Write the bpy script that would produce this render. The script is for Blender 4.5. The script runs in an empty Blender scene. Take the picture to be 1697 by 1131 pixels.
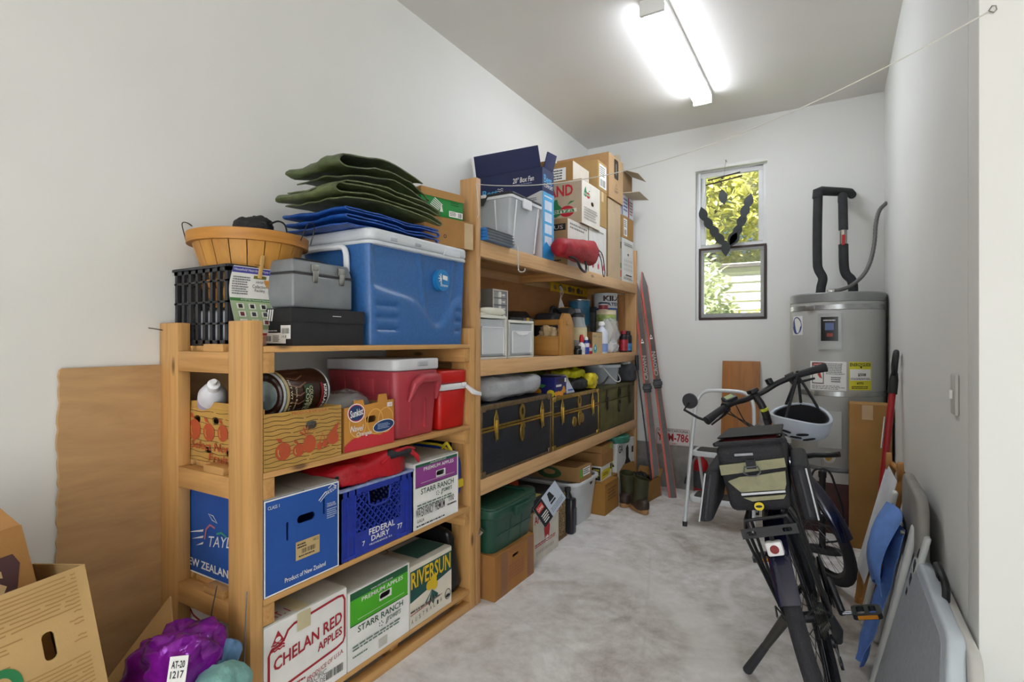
import bpy, bmesh, math, random
from mathutils import Vector, Matrix, Euler, noise

S = bpy.context.scene
COL = S.collection
PI = math.pi
R = math.radians

# ------------------------------------------------------------------ camera
cam_d = bpy.data.cameras.new('camera')
cam_d.sensor_width = 36.0
cam_d.lens = 18.944
cam_d.clip_start = 0.02
cam = bpy.data.objects.new('camera', cam_d)
COL.objects.link(cam)
cam.location = (0, 0, 1.21)
cam.rotation_euler = (R(90), 0, R(30.78))
S.camera = cam
# ------------------------------------------------------------------ colour management
S.view_settings.view_transform = 'Standard'
S.view_settings.look = 'None'
S.view_settings.gamma = 1.0
S.view_settings.use_curve_mapping = False
S.view_settings.exposure = 0.90
# ------------------------------------------------------------------ world
W = bpy.data.worlds.new('sky')
S.world = W
W.use_nodes = True
_bg = W.node_tree.nodes['Background']
_sky = W.node_tree.nodes.new('ShaderNodeTexSky')
_sky.sky_type = 'HOSEK_WILKIE'
_sky.sun_direction = (-0.25, -0.5, 0.83)
_sky.turbidity = 4.0
W.node_tree.links.new(_sky.outputs[0], _bg.inputs[0])
_bg.inputs[1].default_value = 1.3
# ------------------------------------------------------------------ sun
sun_d = bpy.data.lights.new('sun', 'SUN')
sun_d.energy = 17.0
sun_d.angle = R(1.5)
sun_d.color = (1.0, 0.96, 0.88)
sun = bpy.data.objects.new('sun', sun_d)
COL.objects.link(sun)
sun.rotation_euler = Vector((0.25, 0.5, -0.83)).to_track_quat('-Z', 'Y').to_euler()
# ------------------------------------------------------------------ added area lamp, standing in for daylight from an unseen opening behind the camera
dl_d = bpy.data.lights.new('garage_door_daylight', 'AREA')
dl_d.shape = 'RECTANGLE'
dl_d.size = 3.0
dl_d.size_y = 2.3
dl_d.energy = 55
dl_d.color = (0.90, 0.955, 1.0)
dl = bpy.data.objects.new('garage_door_daylight', dl_d)
COL.objects.link(dl)
dl.location = (1.35, -3.9, 1.25)
dl.rotation_euler = (R(90), 0, 0)     # faces +Y


# ================================================================== helpers
def lin(c):
    if isinstance(c, str):
        c = c.lstrip('#')
        c = [int(c[i:i + 2], 16) / 255 for i in (0, 2, 4)]
    return tuple(x / 12.92 if x <= 0.04045 else ((x + 0.055) / 1.055) ** 2.4 for x in c)


_mats = {}


def _new(name):
    m = bpy.data.materials.new(name)
    m.use_nodes = True
    nt = m.node_tree
    return m, nt, nt.nodes['Principled BSDF']


def _coords(nt, scale=(1, 1, 1), rot=(0, 0, 0)):
    tc = nt.nodes.new('ShaderNodeTexCoord')
    mp = nt.nodes.new('ShaderNodeMapping')
    mp.inputs['Scale'].default_value = scale
    mp.inputs['Rotation'].default_value = rot
    nt.links.new(tc.outputs['Object'], mp.inputs[0])
    return mp.outputs[0]


def _noise(nt, vec, scale, detail=4, rough=0.55, dist=0.0):
    n = nt.nodes.new('ShaderNodeTexNoise')
    n.inputs['Scale'].default_value = scale
    n.inputs['Detail'].default_value = detail
    n.inputs['Roughness'].default_value = rough
    n.inputs['Distortion'].default_value = dist
    nt.links.new(vec, n.inputs['Vector'])
    return n.outputs[0]


def _ramp(nt, fac, stops):
    r = nt.nodes.new('ShaderNodeValToRGB')
    el = r.color_ramp.elements
    while len(el) < len(stops):
        el.new(0.5)
    for e, (p, c) in zip(el, stops):
        e.position = p
        e.color = (*lin(c), 1)
    nt.links.new(fac, r.inputs[0])
    return r.outputs[0]


def _mix(nt, fac, a, b, mode='MIX'):
    m = nt.nodes.new('ShaderNodeMix')
    m.data_type = 'RGBA'
    m.blend_type = mode
    for s, v in ((m.inputs[0], fac), (m.inputs[6], a), (m.inputs[7], b)):
        if isinstance(v, (int, float)):
            s.default_value = v
        elif isinstance(v, tuple):
            s.default_value = (*v, 1)
        else:
            nt.links.new(v, s)
    return m.outputs[2]


def _bump(nt, bsdf, h, strength, dist=0.01):
    b = nt.nodes.new('ShaderNodeBump')
    b.inputs['Strength'].default_value = strength
    b.inputs['Distance'].default_value = dist
    nt.links.new(h, b.inputs['Height'])
    nt.links.new(b.outputs[0], bsdf.inputs['Normal'])


def scale_hex(c, k):
    c = c.lstrip('#')
    v = [min(255, int(int(c[i:i + 2], 16) * k)) for i in (0, 2, 4)]
    return '%02x%02x%02x' % tuple(v)


def plain(hexc, rough=0.5, metal=0.0, var=0.08, scale=12, bump=0.0, bscale=60, coat=0.0, spec=0.5, alpha=1.0, trans=0.0, sheen=0.0):
    key = ('plain', hexc, rough, metal, var, scale, bump, bscale, coat, spec, alpha, trans, sheen)
    if key in _mats:
        return _mats[key]
    m, nt, b = _new('surface_' + hexc.lstrip('#'))
    v = _coords(nt)
    if var > 0:
        n = _noise(nt, v, scale, 5)
        nt.links.new(_ramp(nt, n, [(0.3, scale_hex(hexc, 1 - var)), (0.7, scale_hex(hexc, 1 + var * 0.6))]), b.inputs['Base Color'])
    else:
        b.inputs['Base Color'].default_value = (*lin(hexc), 1)
    b.inputs['Roughness'].default_value = rough
    b.inputs['Metallic'].default_value = metal
    b.inputs['Specular IOR Level'].default_value = spec
    b.inputs['Coat Weight'].default_value = coat
    b.inputs['Alpha'].default_value = alpha
    b.inputs['Transmission Weight'].default_value = trans
    if bump > 0:
        _bump(nt, b, _noise(nt, v, bscale, 4), bump)
    _mats[key] = m
    return m


def wood(a, bcol, grain=(30, 30, 1.2), rough=0.5, knots=True, bump=0.1, key=None):
    k = ('wood', a, bcol, grain, rough, knots)
    if k in _mats:
        return _mats[k]
    m, nt, b = _new('wood_' + a)
    v = _coords(nt, grain)
    n1 = _noise(nt, v, 1.0, 5, 0.6, 1.2)
    c = _ramp(nt, n1, [(0.25, bcol), (0.5, a), (0.78, scale_hex(a, 1.1))])
    v2 = _coords(nt, tuple(g * 3.5 for g in grain))
    n2 = _noise(nt, v2, 1.0, 3, 0.6)
    c = _mix(nt, 0.25, c, _ramp(nt, n2, [(0.35, bcol), (0.65, a)]))
    if knots:
        vo = nt.nodes.new('ShaderNodeTexVoronoi')
        vo.inputs['Scale'].default_value = 1.0
        nt.links.new(_coords(nt, tuple(9 if g > 5 else 3.2 for g in grain)), vo.inputs['Vector'])
        kn = _ramp(nt, vo.outputs['Distance'], [(0.05, '000000'), (0.12, 'ffffff')])
        c = _mix(nt, kn, lin(scale_hex(bcol, 0.62)), c)
    nt.links.new(c, b.inputs['Base Color'])
    b.inputs['Roughness'].default_value = rough
    _bump(nt, b, n1, bump, 0.004)
    _mats[k] = m
    return m


def clear(hexc='eef2f5', alpha=0.25, rough=0.15):
    k = ('clear', hexc, alpha, rough)
    if k in _mats:
        return _mats[k]
    m, nt, b = _new('clear_plastic')
    b.inputs['Base Color'].default_value = (*lin(hexc), 1)
    b.inputs['Roughness'].default_value = rough
    b.inputs['Alpha'].default_value = alpha
    _mats[k] = m
    return m


def emit(hexc, strength):
    k = ('emit', hexc, strength)
    if k in _mats:
        return _mats[k]
    m, nt, b = _new('glowing')
    b.inputs['Base Color'].default_value = (*lin(hexc), 1)
    b.inputs['Emission Color'].default_value = (*lin(hexc), 1)
    b.inputs['Emission Strength'].default_value = strength
    _mats[k] = m
    return m


# ---- meshes
class MB:
    def __init__(self):
        self.v = []
        self.f = []

    def add(self, vs, fs, M=None):
        o = len(self.v)
        for p in vs:
            p = Vector(p)
            self.v.append(M @ p if M is not None else p)
        self.f.extend([[i + o for i in f] for f in fs])
        return self

    def box(self, x0, x1, y0, y1, z0, z1, M=None):
        vs = [(x0, y0, z0), (x1, y0, z0), (x1, y1, z0), (x0, y1, z0), (x0, y0, z1), (x1, y0, z1), (x1, y1, z1), (x0, y1, z1)]
        fs = [(0, 3, 2, 1), (4, 5, 6, 7), (0, 1, 5, 4), (1, 2, 6, 5), (2, 3, 7, 6), (3, 0, 4, 7)]
        return self.add(vs, fs, M)

    def hexa(self, b, t):          # bottom 4 + top 4 points (ccw from above)
        fs = [(0, 3, 2, 1), (4, 5, 6, 7), (0, 1, 5, 4), (1, 2, 6, 5), (2, 3, 7, 6), (3, 0, 4, 7)]
        return self.add(list(b) + list(t), fs)

    def cyl(self, p0, p1, r0, r1=None, n=16, caps=True):
        r1 = r0 if r1 is None else r1
        p0 = Vector(p0)
        p1 = Vector(p1)
        d = (p1 - p0).normalized()
        a = d.orthogonal().normalized()
        b = d.cross(a)
        vs = []
        for p, r in ((p0, r0), (p1, r1)):
            for i in range(n):
                t = 2 * PI * i / n
                vs.append(p + a * (r * math.cos(t)) + b * (r * math.sin(t)))
        fs = [(i, (i + 1) % n, n + (i + 1) % n, n + i) for i in range(n)]
        if caps:
            fs += [tuple(reversed(range(n))), tuple(range(n, 2 * n))]
        return self.add(vs, fs)

    def tube(self, path, r, n=8, closed=False, caps=True):
        P = [Vector(p) for p in path]
        k = len(P)
        rs = r if isinstance(r, (list, tuple)) else [r] * k
        tang = []
        for i in range(k):
            if closed:
                t = P[(i + 1) % k] - P[i - 1]
            else:
                t = P[min(i + 1, k - 1)] - P[max(i - 1, 0)]
            tang.append(t.normalized() if t.length > 1e-9 else Vector((0, 0, 1)))
        a = tang[0].orthogonal().normalized()
        vs = []
        for i in range(k):
            a = (a - tang[i] * a.dot(tang[i]))
            a = a.normalized() if a.length > 1e-6 else tang[i].orthogonal().normalized()
            b = tang[i].cross(a)
            for j in range(n):
                t = 2 * PI * j / n
                vs.append(P[i] + (a * math.cos(t) + b * math.sin(t)) * rs[i])
        fs = []
        for i in range(k if closed else k - 1):
            i2 = (i + 1) % k
            for j in range(n):
                j2 = (j + 1) % n
                fs.append((i * n + j, i * n + j2, i2 * n + j2, i2 * n + j))
        if caps and not closed:
            fs += [tuple(reversed(range(n))), tuple((k - 1) * n + j for j in range(n))]
        return self.add(vs, fs)

    def lathe(self, prof, n=24, M=None):       # profile [(r,z)] round local z
        vs = []
        for r, z in prof:
            for i in range(n):
                t = 2 * PI * i / n
                vs.append((r * math.cos(t), r * math.sin(t), z))
        fs = []
        for k in range(len(prof) - 1):
            for i in range(n):
                j = (i + 1) % n
                fs.append((k * n + i, k * n + j, (k + 1) * n + j, (k + 1) * n + i))
        if prof[0][0] > 1e-5:
            fs.append(tuple(reversed(range(n))))
        if prof[-1][0] > 1e-5:
            fs.append(tuple((len(prof) - 1) * n + i for i in range(n)))
        return self.add(vs, fs, M)

    def prism(self, pts, o, U, V, depth):     # polygon in U,V extruded along -N (behind the face)
        o = Vector(o)
        U = Vector(U)
        V = Vector(V)
        N = U.cross(V).normalized()
        n = len(pts)
        top = [o + U * p[0] + V * p[1] for p in pts]
        bot = [p - N * depth for p in top]
        fs = [tuple(range(n)), tuple(range(2 * n - 1, n - 1, -1))]
        fs += [(i, i + n, (i + 1) % n + n, (i + 1) % n) for i in range(n)]
        return self.add(top + bot, fs)

    def plate(self, outline, holes, o, U, V, depth):   # polygon with holes, extruded behind
        bm = bmesh.new()
        o = Vector(o)
        U = Vector(U)
        V = Vector(V)
        N = U.cross(V).normalized()
        edges = []
        loops = []
        for lp in [outline] + list(holes):
            vv = [bm.verts.new((p[0], p[1], 0)) for p in lp]
            loops.append(vv)
            for i in range(len(vv)):
                edges.append(bm.edges.new((vv[i], vv[(i + 1) % len(vv)])))
        bmesh.ops.triangle_fill(bm, edges=edges, use_beauty=True, normal=(0, 0, 1))
        bm.verts.index_update()
        P = [v.co.copy() for v in bm.verts]
        T = []
        for f in bm.faces:
            idx = [v.index for v in f.verts]
            if f.normal.z < 0:
                idx.reverse()
            T.append(idx)
        lo = [[v.index for v in lp] for lp in loops]
        bm.free()
        n = len(P)
        w = lambda p, k: o + U * p.x + V * p.y - N * k
        vs = [w(p, 0) for p in P] + [w(p, depth) for p in P]
        fs = [tuple(t) for t in T] + [tuple(i + n for i in reversed(t)) for t in T]
        for lp in lo:
            for i in range(len(lp)):
                a, b = lp[i], lp[(i + 1) % len(lp)]
                fs.append((a, a + n, b + n, b))
        return self.add(vs, fs)

    def surf(self, fn, nu, nv, closed_u=False, closed_v=False):
        vs = []
        for i in range(nu + (0 if closed_u else 1)):
            for j in range(nv + (0 if closed_v else 1)):
                vs.append(fn(i / nu, j / nv))
        cu = nu if closed_u else nu + 1
        cv = nv if closed_v else nv + 1
        fs = []
        for i in range(nu):
            for j in range(nv):
                i2, j2 = (i + 1) % cu, (j + 1) % cv
                fs.append((i * cv + j, i2 * cv + j, i2 * cv + j2, i * cv + j2))
        return self.add(vs, fs)

    def blob(self, c, d, e1=0.6, e2=0.6, amp=0.0, freq=6.0, seed=0, nu=32, nv=20, flat=None, ridge=False, M=None):
        """superellipsoid of size d with noise wrinkles"""
        c = Vector(c)
        sp = lambda w, m: math.copysign(abs(w) ** m, w)
        off = Vector((seed * 7.31, seed * 3.17, seed * 1.73))
        vs = []
        for j in range(nv + 1):
            ph = -PI / 2 + PI * j / nv
            for i in range(nu):
                t = 2 * PI * i / nu
                p = Vector((sp(math.cos(ph), e1) * sp(math.cos(t), e2) * d[0] / 2,
                            sp(math.cos(ph), e1) * sp(math.sin(t), e2) * d[1] / 2,
                            sp(math.sin(ph), e1) * d[2] / 2))
                if amp:
                    q = p * freq + off
                    w = noise.fractal(q, 0.9, 2.0, 4)
                    if ridge:
                        w = 0.5 - 2 * abs(w)
                    n = Vector((p.x / max(d[0], 1e-4) ** 2, p.y / max(d[1], 1e-4) ** 2, p.z / max(d[2], 1e-4) ** 2))
                    if n.length > 0:
                        p += n.normalized() * w * amp
                if flat is not None:
                    p.z = max(p.z, flat)
                p += c
                vs.append(M @ p if M is not None else p)
        fs = []
        for j in range(nv):
            for i in range(nu):
                k = (i + 1) % nu
                fs.append((j * nu + i, j * nu + k, (j + 1) * nu + k, (j + 1) * nu + i))
        return self.add(vs, fs)

    def build(self, name, mat, parent=None, bevel=0.0, seg=2, angle=40, solid=0.0, merge=1e-6, smooth=True, xf=None, sub=0):
        bm = bmesh.new()
        vv = [bm.verts.new(p) for p in self.v]
        for f in self.f:
            try:
                bm.faces.new([vv[i] for i in f])
            except ValueError:
                pass
        if merge:
            bmesh.ops.remove_doubles(bm, verts=bm.verts, dist=max(merge, 1e-6))
        bmesh.ops.recalc_face_normals(bm, faces=bm.faces)
        if sub:
            bmesh.ops.subdivide_edges(bm, edges=bm.edges, cuts=sub, use_grid_fill=True)
        if bevel > 0:
            ed = [e for e in bm.edges if len(e.link_faces) == 2 and e.calc_face_angle(0) > R(30)]
            bmesh.ops.bevel(bm, geom=ed, offset=bevel, segments=seg, affect='EDGES', profile=0.5, clamp_overlap=True)
        if solid:
            bmesh.ops.solidify(bm, geom=list(bm.faces), thickness=solid)
        if xf:
            for v in bm.verts:
                v.co = xf(v.co)
        me = bpy.data.meshes.new(name)
        bm.to_mesh(me)
        bm.free()
        me.materials.append(mat)
        if smooth:
            me.polygons.foreach_set('use_smooth', [True] * len(me.polygons))
            me.set_sharp_from_angle(angle=R(angle))
        ob = bpy.data.objects.new(name, me)
        COL.objects.link(ob)
        if parent is not None:
            ob.parent = parent
        return ob


def tag(o, label, cat, group=None):
    o['label'] = label
    o['category'] = cat
    if group:
        o['group'] = group
    return o


def T(name, label, cat, loc=(0, 0, 0), rz=0.0, rot=None, group=None):
    o = bpy.data.objects.new(name, None)
    o.empty_display_size = 0.05
    COL.objects.link(o)
    o.location = loc
    o.rotation_euler = rot if rot is not None else (0, 0, R(rz))
    return tag(o, label, cat, group)


def struct(o):
    o['kind'] = 'structure'
    return o


def dup(root, loc=None, rz=None, label=None):
    r = root.copy()
    COL.objects.link(r)
    if loc is not None:
        r.location = loc
    if rz is not None:
        r.rotation_euler = (0, 0, R(rz))
    if label:
        r['label'] = label
    for ch in list(root.children):
        c = ch.copy()
        COL.objects.link(c)
        c.parent = r
        for g in list(ch.children):
            d = g.copy()
            COL.objects.link(d)
            d.parent = c
    return r


def rrect(x0, y0, x1, y1, r, n=5):
    pts = []
    for cx, cy, a in ((x1 - r, y0 + r, -90), (x1 - r, y1 - r, 0), (x0 + r, y1 - r, 90), (x0 + r, y0 + r, 180)):
        for i in range(n + 1):
            t = R(a + 90 * i / n)
            pts.append((cx + r * math.cos(t), cy + r * math.sin(t)))
    return pts


def ellip(cx, cy, rx, ry, n=24, a0=0, rot=0):
    c, s = math.cos(R(rot)), math.sin(R(rot))
    out = []
    for i in range(n):
        t = R(a0) + 2 * PI * i / n
        x, y = rx * math.cos(t), ry * math.sin(t)
        out.append((cx + x * c - y * s, cy + x * s + y * c))
    return out


def smooth_path(pts, n=8, closed=False):
    P = [Vector(p) for p in pts]
    out = []
    k = len(P)
    rng = k if closed else k - 1
    for i in range(rng):
        p0 = P[i - 1] if (i > 0 or closed) else P[0] * 2 - P[1]
        p1 = P[i]
        p2 = P[(i + 1) % k]
        p3 = P[(i + 2) % k] if (i + 2 < k or closed) else P[-1] * 2 - P[-2]
        for j in range(n):
            t = j / n
            out.append(0.5 * ((2 * p1) + (p2 - p0) * t + (2 * p0 - 5 * p1 + 4 * p2 - p3) * t * t + (3 * p1 - p0 - 3 * p2 + p3) * t ** 3))
    if not closed:
        out.append(P[-1])
    return out


# ---- lettering (built-in font turned into mesh)
_txt = {}


def text_mesh(s, bold=0.0, shear=0.0):
    k = (s, bold, shear)
    if k not in _txt:
        cu = bpy.data.curves.new('lettering', 'FONT')
        cu.body = s
        cu.resolution_u = 2
        cu.offset = bold
        cu.shear = shear
        cu.fill_mode = 'FRONT' if hasattr(cu, 'fill_mode') else cu.fill_mode
        ob = bpy.data.objects.new('lettering', cu)
        me = bpy.data.meshes.new_from_object(ob)
        V = [v.co.copy() for v in me.vertices]
        F = [tuple(p.vertices) for p in me.polygons]
        bpy.data.objects.remove(ob)
        bpy.data.curves.remove(cu)
        bpy.data.meshes.remove(me)
        xs = [v.x for v in V] or [0, 1]
        ys = [v.y for v in V] or [0, 1]
        _txt[k] = (V, F, min(xs), max(xs), min(ys), max(ys))
    return _txt[k]


class Face:
    """flat print on one rectangular face of a thing; u,v run 0..1 over the face"""

    def __init__(self, parent, o, U, V, w, h):
        self.p, self.o, self.U, self.V, self.w, self.h = parent, Vector(o), Vector(U), Vector(V), w, h
        self.N = self.U.cross(self.V).normalized()
        self.k = 0.0006
        self.parts = {}

    def pt(self, u, v, k=None):
        return self.o + self.U * (u * self.w) + self.V * (v * self.h) + self.N * (self.k if k is None else k)

    def mb(self, name, mat):
        self.k += 0.00018
        key = (name, mat.name)
        if name in ('tape', 'picture', 'sticker', 'emblem', 'lettering', 'fruit_print'):
            key = (name, mat.name, self.k)
        return self.parts.setdefault(key, (MB(), mat))[0]

    def poly(self, pts, mat, name='print'):
        m = self.mb(name, mat)
        bm = bmesh.new()
        vv = [bm.verts.new((p[0], p[1], 0)) for p in pts]
        ed = [bm.edges.new((vv[i], vv[(i + 1) % len(vv)])) for i in range(len(vv))]
        bmesh.ops.triangle_fill(bm, edges=ed, use_beauty=True, normal=(0, 0, 1))
        bm.verts.index_update()
        m.add([self.pt(v.co.x, v.co.y) for v in bm.verts], [tuple(v.index for v in f.verts) for f in bm.faces])
        bm.free()
        return self

    def rect(self, u0, v0, u1, v1, mat, name='print'):
        m = self.mb(name, mat)
        m.add([self.pt(u0, v0), self.pt(u1, v0), self.pt(u1, v1), self.pt(u0, v1)], [(0, 1, 2, 3)])
        return self

    def ell(self, cu, cv, ru, rv, mat, name='print', rot=0, n=24):
        m = self.mb(name, mat)
        m.add([self.pt(*p) for p in ellip(cu, cv, ru, rv, n, 0, rot)], [tuple(range(n))])
        return self

    def ring(self, pts, t, mat, name='print'):      # stroke of a closed outline, t in metres
        return self.stroke(list(pts) + [pts[0]], t, mat, name)

    def stroke(self, pts, t, mat, name='print'):
        m = self.mb(name, mat)
        P = [(p[0] * self.w, p[1] * self.h) for p in pts]
        n = len(P)
        closed = abs(P[0][0] - P[-1][0]) + abs(P[0][1] - P[-1][1]) < 1e-9
        L = []
        for i in range(n):
            if closed:
                a = P[(i - 1) if i > 0 else n - 2]
                b = P[(i + 1) if i < n - 1 else 1]
            else:
                a, b = P[max(i - 1, 0)], P[min(i + 1, n - 1)]
            dx, dy = b[0] - a[0], b[1] - a[1]
            l = math.hypot(dx, dy) or 1
            L.append((-dy / l * t / 2, dx / l * t / 2))
        vs = []
        for p, q in zip(P, L):
            vs.append(self.pt((p[0] + q[0]) / self.w, (p[1] + q[1]) / self.h))
            vs.append(self.pt((p[0] - q[0]) / self.w, (p[1] - q[1]) / self.h))
        m.add(vs, [(2 * i, 2 * i + 1, 2 * i + 3, 2 * i + 2) for i in range(n - 1)])
        return self

    def text(self, s, u0, v0, u1, v1, mat, bold=0.0, shear=0.0, rot=0.0, name='lettering', slope=0.0):
        V, F, a, b, c, d = text_mesh(s, bold, shear)
        m = self.mb(name, mat)
        sx, sy = (u1 - u0) * self.w / max(b - a, 1e-6), (v1 - v0) * self.h / max(d - c, 1e-6)
        cr, sr = math.cos(R(rot)), math.sin(R(rot))
        W2, H2 = (u1 - u0) * self.w / 2, (v1 - v0) * self.h / 2
        vs = []
        for p in V:
            x, y = (p.x - a) * sx - W2, (p.y - c) * sy - H2
            y += slope * x
            x, y = x * cr - y * sr, x * sr + y * cr
            vs.append(self.pt((x + W2) / self.w + u0, (y + H2) / self.h + v0))
        m.add(vs, F)
        return self

    def lines(self, u0, v0, u1, v1, n, mat, seed=1, name='print'):   # rows of unreadable small print
        rnd = random.Random(seed)
        hgt = (v1 - v0) / n
        for i in range(n):
            u = u0
            end = u1 - rnd.random() * 0.25 * (u1 - u0)
            while u < end:
                w = (0.03 + 0.09 * rnd.random()) * max(0.25, (u1 - u0))
                self.rect(u, v1 - (i + 0.75) * hgt, min(u + w, u1), v1 - (i + 0.25) * hgt, mat, name)
                self.k -= 0.00018
                u += w + 0.02 * (u1 - u0)
        return self

    def barcode(self, u0, v0, u1, v1, mat, seed=3, n=16):
        rnd = random.Random(seed)
        for i in range(n):
            a = u0 + (u1 - u0) * i / n
            self.rect(a, v0, a + (u1 - u0) / n * (0.25 + 0.5 * rnd.random()), v1, mat, 'barcode')
            self.k -= 0.00018
        return self

    def done(self):
        for key, (m, mat) in self.parts.items():
            m.build(key[0], mat, self.p, merge=0, smooth=False)
        self.parts = {}


def faces4(parent, w, d, h):
    return dict(front=Face(parent, (0, 0, 0), (1, 0, 0), (0, 0, 1), w, h),
                left=Face(parent, (0, d, 0), (0, -1, 0), (0, 0, 1), d, h),
                top=Face(parent, (0, 0, h), (1, 0, 0), (0, 1, 0), w, d),
                right=Face(parent, (w, 0, 0), (0, 1, 0), (0, 0, 1), d, h))


def slot(cu, cv, lu, lv, n=6):
    """hand hole, centre and half sizes in metres"""
    r = min(lu, lv) * 0.98
    return rrect(cu - lu, cv - lv, cu + lu, cv + lv, r, n)


CB = '9c7748'


def cardboard(hexc=CB):
    return plain(hexc, 0.85, 0, 0.07, 5, 0.15, 220, spec=0.2)


def carton(name, label, w, d, h, loc, mat, rz=90, hf=(), hl=(), top='closed', cat='box', group=None, rot=None, inner=None, topmat=None, seam='x'):
    """corrugated box: front face at local y=0, width x, depth y; hf / hl are hand holes in metres on front / left face"""
    t = T(name, label, cat, loc, rz, rot, group)
    th = 0.005
    m = MB()
    m.plate([(0, 0), (w, 0), (w, h), (0, h)], hf, (0, 0, 0), (1, 0, 0), (0, 0, 1), th)
    m.plate([(0, 0), (w, 0), (w, h), (0, h)], (), (w, d, 0), (-1, 0, 0), (0, 0, 1), th)
    m.plate([(th, 0), (d - th, 0), (d - th, h), (th, h)], hl, (0, d, 0), (0, -1, 0), (0, 0, 1), th)
    m.plate([(th, 0), (d - th, 0), (d - th, h), (th, h)], (), (w, 0, 0), (0, 1, 0), (0, 0, 1), th)
    m.box(th, w - th, th, d - th, 0.0005, th)
    m.build('body', mat, t, smooth=False)
    tm = topmat or mat
    if top == 'closed':
        g = 0.002
        if seam == 'x':
            MB().box(0.001, w - 0.001, 0.001, d / 2 - g, h, h + 0.004).build('flap', tm, t, bevel=0.001, seg=1)
            MB().box(0.001, w - 0.001, d / 2 + g, d - 0.001, h, h + 0.004).build('flap', tm, t, bevel=0.001, seg=1)
        else:
            MB().box(0.001, w / 2 - g, 0.001, d - 0.001, h, h + 0.004).build('flap', tm, t, bevel=0.001, seg=1)
            MB().box(w / 2 + g, w - 0.001, 0.001, d - 0.001, h, h + 0.004).build('flap', tm, t, bevel=0.001, seg=1)
    return t

# ================================================================== the room
XL, XR, YB, ZC = -1.89, 0.303, 4.50, 2.93
YR = 1.70            # where the right wall ends and the return wall starts
GX, GY = 3.6, -4.0   # rest of the garage, behind and beside the camera


def wall_mat(name, c, var=0.03):
    m, nt, b = _new(name)
    v = _coords(nt)
    n = _noise(nt, v, 0.9, 4)
    c1 = _ramp(nt, n, [(0.3, scale_hex(c, 1 - var)), (0.7, c)])
    n3 = _noise(nt, v, 7, 3)
    c1 = _mix(nt, _ramp(nt, n3, [(0.70, '000000'), (0.82, '303030')]), c1, lin(scale_hex(c, 0.86)))
    nt.links.new(c1, b.inputs['Base Color'])
    b.inputs['Roughness'].default_value = 0.75
    b.inputs['Specular IOR Level'].default_value = 0.25
    _bump(nt, b, _noise(nt, v, 90, 3), 0.06, 0.004)
    return m


WALL = wall_mat('painted_drywall', 'e8e8e4')
CEIL = wall_mat('painted_ceiling', 'e6e3de')


def floor_mat():
    m, nt, b = _new('concrete_floor')
    v = _coords(nt)
    n1 = _noise(nt, v, 2.1, 9, 0.68, 0.9)
    c = _ramp(nt, n1, [(0.34, 'a3988f'), (0.45, 'd0cac4'), (0.54, 'e0dcd7'), (0.66, 'fbfaf9')])
    n2 = _noise(nt, v, 14, 6, 0.7)
    c = _mix(nt, 0.35, c, _ramp(nt, n2, [(0.36, 'a9a098'), (0.64, 'f4f2ef')]))
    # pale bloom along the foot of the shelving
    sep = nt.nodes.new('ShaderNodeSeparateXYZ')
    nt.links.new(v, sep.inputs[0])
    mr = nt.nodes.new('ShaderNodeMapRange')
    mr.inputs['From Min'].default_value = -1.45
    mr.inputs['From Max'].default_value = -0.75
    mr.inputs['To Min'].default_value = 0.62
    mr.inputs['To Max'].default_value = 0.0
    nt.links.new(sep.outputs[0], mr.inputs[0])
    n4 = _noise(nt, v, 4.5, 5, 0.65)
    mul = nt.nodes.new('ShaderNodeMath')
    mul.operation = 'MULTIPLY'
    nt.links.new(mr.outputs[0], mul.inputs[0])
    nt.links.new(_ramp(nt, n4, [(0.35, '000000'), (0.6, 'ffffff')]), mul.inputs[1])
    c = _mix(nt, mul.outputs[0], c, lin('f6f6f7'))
    # brownish damp stains
    n5 = _noise(nt, v, 2.6, 4, 0.5, 1.0)
    c = _mix(nt, _ramp(nt, n5, [(0.56, '000000'), (0.66, 'a0a0a0')]), c, lin('aa9c8f'))
    # pale curved trail left by something dragged on the slab
    def ring(cx, cy, r, w, soft):
        vm = nt.nodes.new('ShaderNodeVectorMath')
        vm.operation = 'DISTANCE'
        vm.inputs[1].default_value = (cx, cy, 0)
        nt.links.new(v, vm.inputs[0])
        a = nt.nodes.new('ShaderNodeMath')
        a.operation = 'SUBTRACT'
        a.inputs[1].default_value = r
        nt.links.new(vm.outputs['Value'], a.inputs[0])
        ab = nt.nodes.new('ShaderNodeMath')
        ab.operation = 'ABSOLUTE'
        nt.links.new(a.outputs[0], ab.inputs[0])
        q = nt.nodes.new('ShaderNodeMapRange')
        q.inputs['From Min'].default_value = w
        q.inputs['From Max'].default_value = w + soft
        q.inputs['To Min'].default_value = 0.55
        q.inputs['To Max'].default_value = 0.0
        nt.links.new(ab.outputs[0], q.inputs[0])
        return q.outputs[0]
    c = _mix(nt, ring(-0.02, 2.86, 0.44, 0.012, 0.02), c, lin('f1efec'))
    c = _mix(nt, ring(-1.15, 1.95, 0.78, 0.05, 0.06), c, lin('f1efec'))
    # hairline cracks
    vo = nt.nodes.new('ShaderNodeTexVoronoi')
    vo.feature = 'DISTANCE_TO_EDGE'
    vo.inputs['Scale'].default_value = 0.8
    nt.links.new(v, vo.inputs['Vector'])
    c = _mix(nt, _ramp(nt, vo.outputs['Distance'], [(0.0, '707070'), (0.006, '000000')]), c, lin('a09a94'))
    nt.links.new(c, b.inputs['Base Color'])
    b.inputs['Roughness'].default_value = 0.62
    b.inputs['Specular IOR Level'].default_value = 0.35
    _bump(nt, b, n2, 0.12, 0.004)
    return m


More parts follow.
